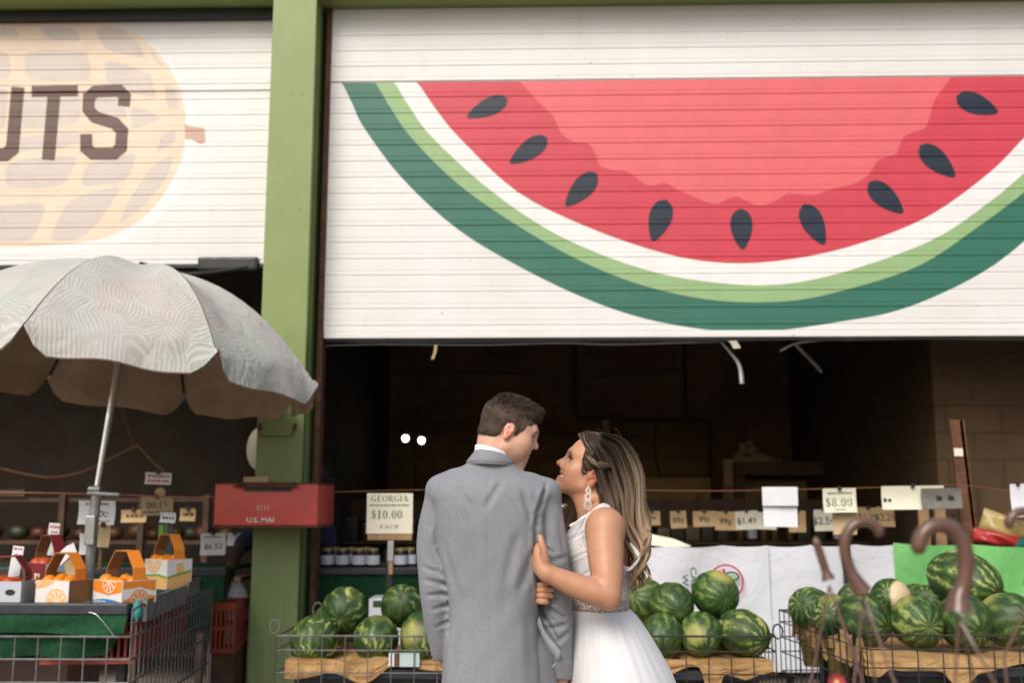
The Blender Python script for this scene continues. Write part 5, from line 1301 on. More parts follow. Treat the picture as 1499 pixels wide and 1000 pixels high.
# ------------------------------------------------------------------ foreground: hanging basket hangers
M['hook'] = basic('mauve_brown_plastic', (.13, .07, .052), .18, .1, 12, .03, 60)
M['leaf'] = basic('petunia_leaf', (.05, .12, .03), .6, .3, 20, .2, 60); M['soil'] = basic('potting_soil', (.05, .033, .02), .95, .4, 60, .6, 120); M['petal'] = basic('coral_petal', (.40, .05, .06), .6, .2, 30, .05, 60)
bench = thing('plant_bench', 'low wooden bench under the hanging baskets in front of the camera', 'bench', (.75, 1.5, 0))
MB().bbox((.28, 1.22, .80), (1.35, 1.86, .84), .006).build('top', M['wood_grey'], bench)
for x, y in ((.34, 1.28), (1.29, 1.28), (.34, 1.8), (1.29, 1.8)): MB().box((x - .03, y - .03, 0), (x + .03, y + .03, .7995)).build('leg', M['wood_grey'], bench)
def hanger(path, Y, base, pot, label, wires, thick=.0075, flat=None):
    t = thing('basket_hanger', label, 'plant hanger', P(base[0], base[1], Y), 'hanging baskets in the foreground')
    pts = cr([P(x, y, Y) for x, y in path], 8); n = len(pts)
    ws = [Vector((0, -.010, 0)) for k in range(n)]
    m = MB(); rs = [thick * (1.0 if k > 5 else .55 + .09 * k) * (1 + .9 * max(0, (k - n * .82) / (n * .18))) for k in range(n)]
    m.tube(pts, rs, 10); m.build('hook', M['hook'], t, True)
    b = P(base[0], base[1], Y); px_ = Vector((pot[0], pot[1], 0)); top = .985; rp = .13
    for k, (wx, wy) in enumerate(wires):
        an = R(200 + 120 * k); rim = px_ + Vector((rp * math.cos(an), rp * math.sin(an), top))
        vis = P(wx, wy, Y + (.0, -.04, .05)[k])
        MB().tube([b, vis, rim] if vis.z > top else [b, rim], .0018, 6).build('wire', M['hook'], t, True)
    m = MB(); m.lathe([(.085, .8402), (.125, .98), (.138, .98), (.138, 1.0), (.122, 1.0), (.11, .95), (0, .95)], 28, px_); m.build('pot', M['pot_olive'], t, True)
    m = MB(); m.lathe([(0, .955), (.113, .955), (.113, .965), (0, .972)], 24, px_); m.build('soil', M['soil'], t)
    m = MB(); r2 = random.Random(int(base[0]))
    for k in range(130):
        an = r2.uniform(0, 6.28); rr = r2.uniform(0, .12); c = px_ + Vector((rr*math.cos(an), rr*math.sin(an), r2.uniform(.97, 1.08))); L = r2.uniform(.025, .045)
        d1 = Vector((math.cos(an), math.sin(an), r2.uniform(-.3, .8))).normalized(); w1 = d1.cross(Vector((0, 0, 1))).normalized()
        m.add([c, c + d1*L*.5 + w1*L*.28, c + d1*L, c + d1*L*.5 - w1*L*.28], [(0, 1, 2, 3)])
    m.build('foliage', M['leaf'], t)
    return t
hanger([(1193, 787), (1197, 800), (1204, 822), (1213, 849)], 1.62, (1214, 858), (.44, 1.62), 'straight taupe basket hanger with two wires left of the hooks', [(1190, 985), (1258, 985), (1262, 990)], .0066)
hanger([(1287, 786), (1285, 774), (1272, 765), (1255, 766), (1242, 778), (1236, 798), (1240, 822), (1250, 846), (1263, 868)], 1.55, (1264, 872), (.50, 1.50), 'smaller brown hook hanger in front of the cream spotted melon', [(1252, 985), (1305, 990), (1280, 990)], .0080)
hanger([(1346, 812), (1345, 796), (1354, 778), (1372, 769), (1393, 774), (1408, 792), (1414, 818), (1412, 850), (1404, 875), (1403, 895)], 1.40, (1403, 905), (.60, 1.40), 'large glossy brown hook hanger in front of the right cart', [(1399, 985), (1450, 990), (1425, 990)], .0104)
hanger([(1478, 775), (1478, 762), (1487, 752), (1502, 750), (1514, 760), (1520, 785), (1518, 820), (1512, 860)], 1.50, (1512, 870), (.76, 1.50), 'brown hook hanger cut by the right edge of the photo', [(1470, 960), (1540, 990), (1520, 990)], .0070)
# flower
c = P(1224, 999, 1.56); t = thing('flower', 'coral pink flower at the bottom under the straight hanger', 'flower', c)
for k in range(9):
    an = R(k * 40); d1 = Vector((math.cos(an), -.2, math.sin(an) * .8)).normalized(); w1 = d1.cross(Vector((0, 1, 0))).normalized(); L = .014
    MB().add([c, c + d1*L*.6 + w1*L*.42, c + d1*L + Vector((0, -.002, 0)), c + d1*L*.6 - w1*L*.42], [(0, 1, 2, 3)]).build('petal', M['petal'], t)
MB().ball(c + Vector((0, -.003, 0)), .0035, 8, 6).build('centre', M['gold_paint'], t)
MB().tube([c, (c.x - .01, c.y + .02, 1.0)], .002, 5).build('stem', M['leaf'], t)
# ------------------------------------------------------------------ sculpting kit: distance fields -> one continuous skin
class SDF:
    def __init__(s, xs, ys, zs):
        s.xs, s.ys, s.zs = [np.asarray(a, np.float32) for a in (xs, ys, zs)]
        s.F = np.full((len(xs), len(ys), len(zs)), .6, np.float32)
    def win(s, lo, hi):
        sl = []
        for a, l, h in zip((s.xs, s.ys, s.zs), lo, hi): sl.append(slice(max(0, int(np.searchsorted(a, l)) - 1), min(len(a), int(np.searchsorted(a, h)) + 1)))
        return tuple(sl)
    def put(s, fn, lo, hi, k=.01, op='add'):
        sl = s.win(lo, hi)
        X = s.xs[sl[0]][:, None, None]; Y = s.ys[sl[1]][None, :, None]; Z = s.zs[sl[2]][None, None, :]
        if min(len(s.xs[sl[0]]), len(s.ys[sl[1]]), len(s.zs[sl[2]])) == 0: return s
        d = fn(X, Y, Z); F = s.F[sl]
        if op == 'disp': s.F[sl] = F + d; return s
        a, b, sg = (F, d, 1) if op == 'add' else (-F, d if op == 'sub' else -d, 1)
        if op == 'add': r_ = smin(F, d, k)
        elif op == 'sub': r_ = -smin(-F, d, k)
        else: r_ = -smin(-F, -d, k)
        s.F[sl] = r_; return s
    def cap(s, a, b, ra, rb=None, k=.01, op='add', flat=None):
        rb = ra if rb is None else rb; a = np.array(a, np.float32); b = np.array(b, np.float32); m = max(ra, rb) + max(k, .012) + .012
        def fn(X, Y, Z):
            ab = b - a; L2 = float(ab @ ab) + 1e-12
            t = np.clip(((X-a[0])*ab[0] + (Y-a[1])*ab[1] + (Z-a[2])*ab[2]) / L2, 0, 1)
            return np.sqrt((X-a[0]-t*ab[0])**2 + (Y-a[1]-t*ab[1])**2 + (Z-a[2]-t*ab[2])**2) - (ra + (rb-ra)*t)
        return s.put(fn, np.minimum(a, b) - m, np.maximum(a, b) + m, k, op)
    def chain(s, pts, rs, k=.008, op='add'):
        """one limb: exact union of its rounded cones, then one smooth join to the rest"""
        pts = [np.array(p, np.float32) for p in pts]; m = max(rs) + max(k, .012) + .012
        if len(pts) > 2:                              # resample along a smooth curve so joints do not bulge
            q = cr([Vector(p) for p in pts], 5); rr = np.interp(np.arange(len(q))/5, np.arange(len(rs)), rs); pts = [np.array(p, np.float32) for p in q]; rs = [float(x) for x in rr]
        def fn(X, Y, Z):
            d = None
            for a, b, ra, rb in zip(pts, pts[1:], rs, rs[1:]):
                ab = b - a; L2 = float(ab @ ab) + 1e-12
                t = np.clip(((X-a[0])*ab[0] + (Y-a[1])*ab[1] + (Z-a[2])*ab[2]) / L2, 0, 1)
                q = np.sqrt((X-a[0]-t*ab[0])**2 + (Y-a[1]-t*ab[1])**2 + (Z-a[2]-t*ab[2])**2) - (ra + (rb-ra)*t)
                d = q if d is None else smin(d, q, .003)
            return d
        A = np.array(pts); return s.put(fn, A.min(0) - m, A.max(0) + m, k, op)
    def ell(s, c, r, T=None, k=.01, op='add'):
        """ellipsoid; c, r in the frame T = (3x3 rotation, origin, scale)"""
        Q, o, sc = T if T else (np.eye(3), np.zeros(3), 1.0)
        cw = Q @ (np.array(c, float) * sc) + o; rr = np.array(r, float) * sc; m = max(rr) + max(k, .012) + .012
        def fn(X, Y, Z):
            x, y, z = X - cw[0], Y - cw[1], Z - cw[2]
            q = [(x*Q[0, i] + y*Q[1, i] + z*Q[2, i]) for i in range(3)]
            k0 = np.sqrt(sum((q[i]/rr[i])**2 for i in range(3))) + 1e-9; k1 = np.sqrt(sum((q[i]/rr[i]**2)**2 for i in range(3))) + 1e-9
            return (k0*(k0-1)/k1).astype(np.float32)
        return s.put(fn, cw - m, cw + m, k, op)
    def capT(s, a, b, ra, rb, T, k=.01, op='add'):
        Q, o, sc = T; return s.cap(Q @ (np.array(a, float)*sc) + o, Q @ (np.array(b, float)*sc) + o, ra*sc, (ra if rb is None else rb)*sc, k*sc, op)
    def loft(s, secs, k=.01, op='add', pw=2.0, end=.02):
        """secs: (z, cx, cy, half width, half depth)"""
        A = np.array(sorted(secs), np.float32); lo = (np.min(A[:,1]-A[:,3])-.06, np.min(A[:,2]-A[:,4])-.06, A[0,0]-.06); hi = (np.max(A[:,1]+A[:,3])+.06, np.max(A[:,2]+A[:,4])+.06, A[-1,0]+.06)
        def fn(X, Y, Z):
            z = Z.ravel(); q = [smooth_interp(z, A[:,0], A[:,i])[None, None, :] for i in range(1, 5)]
            u = np.abs((X-q[0])/q[2]); v = np.abs((Y-q[1])/q[3])
            e = (u**pw + v**pw)**(1/pw); d = (e - 1) * np.minimum(q[2], q[3]) * .92
            dz = np.maximum(A[0,0]-Z, Z-A[-1,0]); return np.maximum(d, dz).astype(np.float32)
        return s.put(fn, lo, hi, k, op)
    def mesh(s): return surface_nets(s.F, s.xs, s.ys, s.zs)
def smin(a, b, k):
    if k <= 0: return np.minimum(a, b)
    h = np.maximum(k - np.abs(a - b), 0) / k; return np.minimum(a, b) - h*h*k*.25
def smooth_interp(z, zk, vk):
    """piecewise cubic (monotone-ish) interpolation"""
    z = np.clip(z, zk[0], zk[-1]); i = np.clip(np.searchsorted(zk, z) - 1, 0, len(zk)-2)
    m = np.gradient(vk, zk); h = zk[i+1]-zk[i]; t = (z-zk[i])/h
    return ((2*t**3-3*t**2+1)*vk[i] + (t**3-2*t**2+t)*h*m[i] + (-2*t**3+3*t**2)*vk[i+1] + (t**3-t**2)*h*m[i+1]).astype(np.float32)
def surface_nets(F, xs, ys, zs):
    S = F < 0; c = np.zeros(tuple(n-1 for n in F.shape), np.int8)
    for dx in (0,1):
        for dy in (0,1):
            for dz in (0,1): c += S[dx:S.shape[0]-1+dx, dy:S.shape[1]-1+dy, dz:S.shape[2]-1+dz]
    I, J, K = np.nonzero((c > 0) & (c < 8)); M_ = len(I); idx = np.full(c.shape, -1, np.int64); idx[I, J, K] = np.arange(M_)
    cor = [(dx,dy,dz) for dx in (0,1) for dy in (0,1) for dz in (0,1)]
    V = {d: F[I+d[0], J+d[1], K+d[2]] for d in cor}
    acc = np.zeros((M_, 3)); cnt = np.zeros(M_)
    for a in cor:
        for ax_ in range(3):
            if a[ax_]: continue
            b = list(a); b[ax_] = 1; b = tuple(b); va, vb = V[a], V[b]; m = (va < 0) != (vb < 0)
            t = np.where(m, va/np.where(m, va-vb, 1), 0); p = np.array(a, float)[None].repeat(M_, 0); p[:, ax_] += t
            acc[m] += p[m]; cnt[m] += 1
    p = acc/np.maximum(cnt, 1)[:, None]; v = np.empty((M_, 3))
    for ax_, (g, q) in enumerate(((xs, I), (ys, J), (zs, K))): v[:, ax_] = g[q] + p[:, ax_]*(g[q+1]-g[q])
    fs = []
    for ax_ in range(3):
        sh = list(F.shape); A = np.moveaxis(S, ax_, 0); ch = A[:-1] != A[1:]; ch[:, 0] = ch[:, -1] = False; ch[:, :, 0] = ch[:, :, -1] = False
        i, j, k = np.nonzero(ch); inside = A[i, j, k]; Q = np.moveaxis(idx, ax_, 0)
        q = np.stack([Q[i, j-1, k-1], Q[i, j, k-1], Q[i, j, k], Q[i, j-1, k]], 1)
        flip = ~inside if ax_ != 1 else inside
        q[flip] = q[flip][:, ::-1]; fs.append(q)
    f = np.concatenate(fs); f = f[(f >= 0).all(1)]
    return v, f
def relax(v, f, it=1, lam=.4):
    for _ in range(it):
        acc = np.zeros_like(v); cnt = np.zeros(len(v))
        for a, b in ((0,1),(1,2),(2,3),(3,0)):
            np.add.at(acc, f[:,a], v[f[:,b]]); np.add.at(acc, f[:,b], v[f[:,a]]); np.add.at(cnt, f[:,a], 1); np.add.at(cnt, f[:,b], 1)
        v = v + lam*(acc/np.maximum(cnt,1)[:,None] - v)
    return v
def biggest(v, f):
    """keep the largest connected piece"""
    n = len(v); lab = np.arange(n)
    for _ in range(400):
        m = lab[f].min(1); new = lab.copy(); np.minimum.at(new, f.ravel(), np.repeat(m, 4)); new = new[new]
        if (new == lab).all(): break
        lab = new
    u, cnt = np.unique(lab[f[:,0]], return_counts=True); keep = u[cnt.argmax()]
    f = f[lab[f[:,0]] == keep]; use = np.unique(f); mp = np.full(n, -1); mp[use] = np.arange(len(use)); return v[use], mp[f]
def np_mesh(name, v, f, mat_, parent=None, col=None, smooth=True):
    off = np.array(wloc(parent)) if parent is not None else 0
    me = bpy.data.meshes.new(name); v = np.asarray(v) - off
    me.vertices.add(len(v)); me.vertices.foreach_set('co', v.astype(np.float32).ravel())
    f = np.asarray(f); n, k = f.shape; me.loops.add(n*k); me.loops.foreach_set('vertex_index', f.astype(np.int32).ravel())
    me.polygons.add(n); me.polygons.foreach_set('loop_start', np.arange(0, n*k, k, dtype=np.int32))
    me.update(calc_edges=True)
    if smooth: me.polygons.foreach_set('use_smooth', [True]*n)
    if col is not None:
        a = me.color_attributes.new('tint', 'FLOAT_COLOR', 'POINT'); c = np.ones((len(v), 4), np.float32); c[:, :3] = col; a.data.foreach_set('color', c.ravel())
    me.update(); return link_mesh(name, me, mat_, parent)
def vnormals(v, f):
    a = np.cross(v[f[:,2]]-v[f[:,0]], v[f[:,3 if f.shape[1] > 3 else 1]]-v[f[:,1 if f.shape[1] > 3 else 0]]); nrm = np.zeros_like(v)
    for i in range(f.shape[1]): np.add.at(nrm, f[:,i], a)
    return nrm/np.maximum(np.linalg.norm(nrm, axis=1), 1e-12)[:,None]
def strands(paths, rad, cols=None, n=3):
    """paths: (S, T, 3) -> thin tapering tubes"""
    S_, T, _ = paths.shape; t = np.gradient(paths, axis=1); t /= np.maximum(np.linalg.norm(t, axis=2, keepdims=True), 1e-9)
    up = np.where(np.abs(t[..., 2:3]) > .9, np.array([1., 0, 0]), np.array([0, 0, 1.])); a = np.cross(t, up); a /= np.maximum(np.linalg.norm(a, axis=2, keepdims=True), 1e-9); b = np.cross(t, a)
    r_ = np.asarray(rad); r_ = r_[None, :, None]*np.ones((S_, 1, 1)) if r_.ndim == 1 else r_[..., None]
    rings = np.stack([paths + r_*(math.cos(2*math.pi*k/n)*a + math.sin(2*math.pi*k/n)*b) for k in range(n)], 2)
    v = rings.reshape(-1, 3); base = (np.arange(S_)*T*n)[:, None, None] + (np.arange(T-1)*n)[None, :, None]
    fs = [np.stack([base[..., 0]+k, base[..., 0]+(k+1)%n, base[..., 0]+n+(k+1)%n, base[..., 0]+n+k], -1).reshape(-1, 4) for k in range(n)]
    c = None if cols is None else np.repeat(cols.reshape(-1, 3), n, 0)
    return v, np.concatenate(fs), c
def poly2d(px, py, poly):
    """signed distance to a polygon in a plane (negative inside)"""
    d = None; ins = np.zeros(np.broadcast(px, py).shape, bool); n = len(poly)
    for i in range(n):
        ax_, ay = poly[i]; bx, by = poly[(i+1) % n]; ex, ey = bx-ax_, by-ay
        t = np.clip(((px-ax_)*ex + (py-ay)*ey)/(ex*ex+ey*ey), 0, 1); q = (px-ax_-t*ex)**2 + (py-ay-t*ey)**2
        d = q if d is None else np.minimum(d, q)
        if by != ay: c = ((ay > py) != (by > py)) & (px < (bx-ax_)*(py-ay)/(by-ay)+ax_); ins ^= c
    return np.where(ins, -1, 1)*np.sqrt(d)
def to_local(T, v):
    Q, o, sc = T; return ((v - o) @ Q)/sc
def frame(yaw, pitch, roll, origin, sc):
    """head frame: local x = right of the head, y = forwards, z = up. yaw from +Y towards +X, pitch up"""
    Rm = Matrix.Rotation(-yaw, 3, 'Z') @ Matrix.Rotation(pitch, 3, 'X') @ Matrix.Rotation(roll, 3, 'Y'); return (np.array(Rm), np.array(origin, float), sc)
def axis(*parts):
    """grid lines from (start, end, step) runs"""
    out = []
    for a, b, st_ in parts: out.append(np.arange(a, b, st_))
    return np.concatenate(out)
V3 = lambda p: np.array(p, float)
def W(px, py, Y): return V3(P(px, py, Y))
# ---- materials for people
def tint_mat(name, rough=.45, sss=.12, bump=.12, bs=420, spec=.45, sheen=0):
    n = N(name); a = n.n("Attribute", _attribute_name='tint'); f = n.ramp(n.noise(38, 5, .6), .3, .7, .93, 1.06)
    c = n.mul(a.outputs['Color'], n.n("CombineColor", i0=f, i1=f, i2=f).outputs[0]); n.bump(n.noise(bs, 3), bump, .002)
    m = n.done(c, rough, **{'Specular IOR Level': spec}); b = n.b
    if sss: b.inputs['Subsurface Weight'].default_value = sss; b.inputs['Subsurface Radius'].default_value = (.012, .005, .003); b.inputs['Subsurface Scale'].default_value = .6
    if sheen: b.inputs['Sheen Weight'].default_value = sheen
    return m
M['skin'] = tint_mat('skin'); M['hair'] = tint_mat('hair', .55, 0, 0, 50, .2)
def suit_mat(name, a, b, vert=1.0):
    n = N(name); co = n.obj()
    th = n.noise(1, 3, .6, vec=n.mapping((700, 700, 22))); th2 = n.noise(1, 2, .5, vec=n.mapping((60, 60, 700)))
    v = n.math('ADD', n.math('MULTIPLY', th, .7), n.math('MULTIPLY', th2, .3))
    c = n.mix(n.ramp(v, .36, .66), a, b); f = n.ramp(n.noise(7, 4), .3, .7, .95, 1.05); c = n.mul(c, n.n("CombineColor", i0=f, i1=f, i2=f).outputs[0])
    h = n.math('ADD', n.math('MULTIPLY', v, .12), n.math('MULTIPLY', n.noise(9, 3, .5, dist=.6), .5)); n.bump(h, .30, .012)
    return n.done(c, .8, **{'Sheen Weight': .08, 'Specular IOR Level': .25})
M['suit'] = suit_mat('grey_suit_cloth', (.195, .203, .224), (.275, .284, .308))
M['trouser'] = suit_mat('grey_trouser_cloth', (.150, .158, .176), (.235, .242, .262))
M['shirt'] = basic('white_shirt_cotton', (.74, .74, .78), .7, .04, 20, .08, 200)
M['leather'] = basic('dark_brown_leather', (.05, .028, .018), .4, .2, 20, .1, 80)

def head(S, T, f=0, smile=0.0, teeth=False):
    """skull, face, ears; f = 1 softer and narrower jaw"""
    e = lambda c, r, k=.02, op='add': S.ell(c, r, T, k, op)
    c = lambda a, b, ra, rb=None, k=.012, op='add': S.capT(a, b, ra, rb, T, k, op)
    def mir(fn, p, *rest):
        fn(p, *rest); fn((-p[0], p[1], p[2]), *rest)
    zf = lambda z: z if (z > -.014 or not f) else -.014 + (z + .014)*.82
    up = .002*f; lp = -.006*f
    if f: e((0, .049, .066), (.056, .046, .056), .03)
    e((0, -.010, .042 + up), (.074, .094, .080 + .006*f), .01)
    e((0, .032 + .004*f, .030 + up), (.064, .062, .066 + .006*f), .03)
    e((0, .040, zf(-.012)), (.056, .052, .062 - .010*f), .03)
    for s in (1, -1):
        c((s*.050, .012, zf(-.048)), (s*.013, .074 - .002*f, zf(-.080)), .016 - .002*f, .015 - .001*f, .035)
        e((s*.042, .056, -.008 + up*.5), (.024, .028, .022), .02)                # cheekbone
        e((s*(.036 - .001*f), .052 + .004*smile - .006*f, zf(-.036)), (.026 - .003*f, .034 - .006*f, .030 - .006*f), .025)
        if smile: e((s*.037, .067, zf(-.026) + .012*f), (.016, .018, .015 - .002*f), .016)         # smile pushes the cheek up
        c((s*.040, .080, .042 + up), (s*.008, .093, .040 + up), .010, .010 - .0015*f, .02)      # brow
    e((0, .081 - .002*f, zf(-.076)), (.019, .017 - .001*f, .015), .02)        # chin
    c((0, .088, .034 + up), (0, .110, .000), .0085, .0082, .014); c((0, .110, .0), (0, .1155, -.006), .0082, .0086, .01)
    for s in (1, -1): e((s*.0115, .098, -.011), (.0085, .011, .0085), .008)
    e((0, .074 + lp, zf(-.042)), (.032, .027, .028 - .006*f), .02)
    zm = zf(-.0430)
    if teeth:
        c((-.016, .092 + lp, zm + .0088), (.016, .092 + lp, zm + .0088), .0048, .0048, .006); c((0, .0985 + lp, zm + .0095), (0, .0985 + lp, zm + .0095), .0052, .0052, .008)
        c((-.014, .089 + lp, zm - .0098), (.014, .089 + lp, zm - .0098), .0054, .0054, .008); c((0, .0940 + lp, zm - .0100), (0, .0940 + lp, zm - .0100), .0054, .0054, .008)
        S.ell((0, .069, zm + .0012), (.050, .033, .0062), T, .002, 'sub')
    else:
        c((-.017, .089, -.036), (.017, .089, -.036), .0055, .0055, .007); c((0, .0965, -.0345), (0, .0965, -.0345), .0055, .0055, .008)
        c((-.015, .088, -.0485), (.015, .088, -.0485), .0060, .0060, .008); c((0, .0930, -.0485), (0, .0930, -.0485), .0058, .0058, .008)
        S.ell((0, .090, -.0422), (.030, .022, .0024), T, .002, 'sub')
        for s in (1, -1): c((s*.020, .086, -.0420), (s*.036, .066, -.031), .0038, .0024, .003, 'sub'); c((s*.030, .080, -.022), (s*.043, .060, -.048), .0036, .0024, .008, 'sub')
    for s in (1, -1):
        S.ell((s*.032, .092, .018 + up), (.017, .013, .0110), T, .014, 'sub')          # socket
        e((s*.031, .0745, .0185 + up), (.0152, .0150, .0135), .005)                     # lids over the eye
        S.ell((s*.0335, .0880, .0172 + up), (.0125, .0120, .0046), T, .0015, 'sub')     # lid slit
        # ear
        Q, o, sc = T; tl = np.array(Matrix.Rotation(R(-12), 3, 'X') @ Matrix.Rotation(R(-s*18), 3, 'Z')); co = Q @ (np.array((s*.0745, -.010, .002))*sc) + o
        Te = (Q @ tl, co, sc)
        S.ell((0, 0, .006), (.0075, .0175, .0240), Te, .004); S.ell((0, .003, -.020), (.0065, .0105, .013), Te, .006)
        S.ell((s*.0065, .001, .006), (.0050, .0115, .0165), Te, .003, 'sub'); S.ell((s*.004, .006, -.004), (.0055, .006, .008), Te, .003, 'sub')
        S.capT((s*.003, -.006, .014), (s*.003, -.007, -.002), .0022, .0022, Te, .003)
        S.capT((-s*.012, .006, 0), (0, .004, 0), .010, .006, Te, .008)
def skin_cols(v, T, base, man):
    zm = -.0425 if man else -.0378; up = 0 if man else .002
    L = to_local(T, v); x, y, z = L[:,0], L[:,1], L[:,2]; c = np.tile(np.array(base, np.float32), (len(v), 1))
    def blend(m, col): m = np.clip(m, 0, 1)[:, None]; c[:] = c*(1-m) + np.array(col)*m
    g = lambda cx_, cy, cz, r: np.exp(-(((np.abs(x)-cx_)**2 + (y-cy)**2 + (z-cz)**2)/r**2))
    hd = (z > -.13) & (z < .16) & (np.abs(x) < .12) & (np.abs(y) < .15)
    red = np.array(base)*np.array((1.0, .62, .58)); deep = np.array(base)*np.array((.92, .52, .48))
    blend(hd*g(.046, .062, -.018, .024)*(.35 if man else .55), red); blend(hd*g(0, .116, -.006, .012)*.35, red)
    blend(hd*np.exp(-((np.abs(x)-.078)/.016)**2 - ((y+.010)/.022)**2 - ((z-.002)/.034)**2)*.75, deep)
    lip = hd*(y > .070)*np.exp(-((z-zm)/(.0105 if man else .0125))**4)*np.exp(-(x/(.026 if man else .046))**6)*(y > (.078 if man else .066))
    blend(lip*(.45 if man else .75), (.42, .17, .14) if man else (.50, .15, .14))
    if man:
        st = hd*(z < -.012)*(y > -.01)*np.clip((-z-.012)/.02, 0, 1)*np.clip((z+.115)/.02, 0, 1)*(1-lip)
        blend(st*.30, (.34, .185, .11))
    else:
        blend(hd*np.exp(-((np.abs(x)-.034)/.020)**4)*np.exp(-((z-.0195-up)/.0095)**2)*(y > .056)*.92, (.035, .022, .018))
    bow = .0400 + up - 7*(np.abs(x)-.030)**2
    blend(hd*(y > .060)*np.exp(-((z-bow)/.0045)**2)*np.exp(-((np.abs(x)-.030)/.020)**6)*.85, (.06, .036, .022))
    return c, L
def eyes(T, parent, iris=(.06, .035, .018), up=0.0, lash=.0045, brow=(.045, .028, .018)):
    Q, o, sc = T
    for s in (1, -1):
        n = 20; m = 14; v = []; f = []; cw = Q @ (np.array((s*.031, .0735, .0180 + up))*sc) + o; col = []
        for i in range(m+1):
            th = math.pi*i/m
            for k in range(n):
                a = 2*math.pi*k/n; v.append(cw + Q @ (np.array((math.sin(th)*math.cos(a), math.cos(th), math.sin(th)*math.sin(a)))*.0128*sc)); col.append((.012, .010, .010) if th < .26 else (iris if th < .56 else (.42, .39, .37)))
        for i in range(m):
            for k in range(n): q = (k+1) % n; f.append((i*n+k, i*n+q, (i+1)*n+q, (i+1)*n+k))
        np_mesh('eye', np.array(v), np.array(f), M['eye'], parent, np.array(col))
        # lid line with lashes, and the brow
        rl = np.random.default_rng(3); ps = []; t_ = np.linspace(0, 1, 5)
        for u in np.linspace(-1, 1.15, 70):
            b = np.array((s*(.032 + .0145*u), .0895 - .0105*abs(u)**2.0 - (.003 if u > .6 else 0), .0222 + up - .0042*u*u)); d = np.array((s*.35*u, .85, .45)); d /= np.linalg.norm(d)
            ps.append([b - d*.001 + d*lash*q + np.array((0, 0, .25*lash*q*q)) for q in t_])
        ps = np.array(ps); v1, f1, c1 = strands((ps*sc) @ Q.T + o, np.array([.0010, .0008, .0006, .0004, .0002]), np.tile(np.array((.012, .009, .008)), (70, 5, 1)))
        np_mesh('eyelashes', v1, f1, M['hair'], parent, c1)
        ps = []
        for k in range(150):
            u = rl.uniform(0, 1); b = np.array((s*(.013 + .037*u), .1020 - .40*.037*u - .006*u*u, .0395 + up + .009*math.sin(2.2*u)*.75 + rl.normal(0, .0014))); d = np.array((s*.75, -.35, .30 - .75*u)); L_ = .0075
            ps.append([b + d*L_*q + np.array((0, .0006, 0)) for q in t_])
        ps = np.array(ps); v1, f1, c1 = strands((ps*sc) @ Q.T + o, np.array([.0006, .0006, .0005, .0004, .0002]), np.tile(np.array(brow), (150, 5, 1)))
        np_mesh('eyebrow', v1, f1, M['hair'], parent, c1)
M['eye'] = tint_mat('eye_surface', .12, 0, 0)

# ================================================================== the groom
YM = 3.20
groom = thing('person', 'man in a light grey suit seen from behind smiling at the bride', 'person', (P(715, 1000, YM).x, YM, 0))
TH = frame(R(78), R(-21), R(0), (0, 0, 0), .885)
ear = W(744, 631, YM - .045); TH = (TH[0], ear - TH[0] @ (np.array((.0745, -.010, .002))*TH[2]), TH[2])
ho = TH[1]
S = SDF(axis((ho[0]-.45, ho[0]-.13, .009), (ho[0]-.13, ho[0]+.14, .0024), (ho[0]+.14, ho[0]+.34, .009)), axis((YM-.24, ho[1]-.115, .009), (ho[1]-.115, ho[1]+.115, .0024), (ho[1]+.115, YM+.34, .009)),
        axis((0.0, 1.42, .010), (1.42, ho[2]-.13, .006), (ho[2]-.13, ho[2]+.14, .0024), (ho[2]+.14, ho[2]+.19, .006)))
nb = W(720, 690, YM + .01)
S.cap(nb, ho + TH[0] @ np.array((0, -.030, -.030)), .058, .054, .02)
S.cap(ho + TH[0] @ np.array((0, .0, -.06)), nb + np.array((.01, .035, 0)), .040, .046, .03)
head(S, TH, 0, .6)
def wl(px, py, Y): return W(px, py, Y)
zz = lambda py: P(715, py, YM).z
S.loft([(zz(1010), wl(722, 1000, YM)[0], YM, .14, .10), (zz(900), wl(720, 900, YM)[0], YM, .125, .095), (zz(760), wl(718, 760, YM)[0], YM, .14, .085), (zz(712), wl(717, 712, YM)[0], YM, .14, .065), (zz(692), wl(718, 690, YM)[0], YM+.01, .09, .06)], .03)
S.chain([wl(650, 725, YM), wl(634, 865, YM+.0), wl(650, 955, YM+.07), wl(660, 985, YM+.10)], [.030, .026, .023, .021], .02)
S.chain([wl(795, 728, YM), wl(812, 862, YM), wl(820, 975, YM+.03), wl(820, 1000, YM+.035)], [.030, .026, .023, .020], .02)
for hx, hy, hY in ((662, 990, YM+.11), (821, 1006, YM+.035)):       # hands hanging with bent fingers
    p = wl(hx, hy, hY); S.cap(p, p + np.array((.004, .012, -.075)), .022, .030, .012)
    for k in range(4):
        q = p + np.array((.002, -.022 + .018*k, -.085 + .006*abs(k-1.2))); L = (.030, .034, .032, .026)[k]
        S.chain([q, q + np.array((.0, .004, -L)), q + np.array((-.012, .008, -L*1.75)), q + np.array((-.028, .01, -L*2.1))], [.0092, .0088, .008, .007], .004)
    S.chain([p + np.array((0, -.024, -.03)), p + np.array((-.016, -.036, -.062)), p + np.array((-.024, -.036, -.090))], [.013, .0105, .008], .006)
for s in (-1, 1):
    h = np.array((wl(722, 1000, YM)[0] + s*.085, YM, .90)); S.chain([h, h + np.array((s*.02, .01, -.42)), h + np.array((s*.03, 0, -.83))], [.085, .055, .040], .03)
    S.chain([h + np.array((s*.03, 0, -.84)), h + np.array((s*.05, .17, -.865))], [.038, .032], .02)
v, f = S.mesh(); v, f = biggest(v, f); v = relax(v, f, 1, .3)
col, L = skin_cols(v, TH, (.66, .385, .275), True)
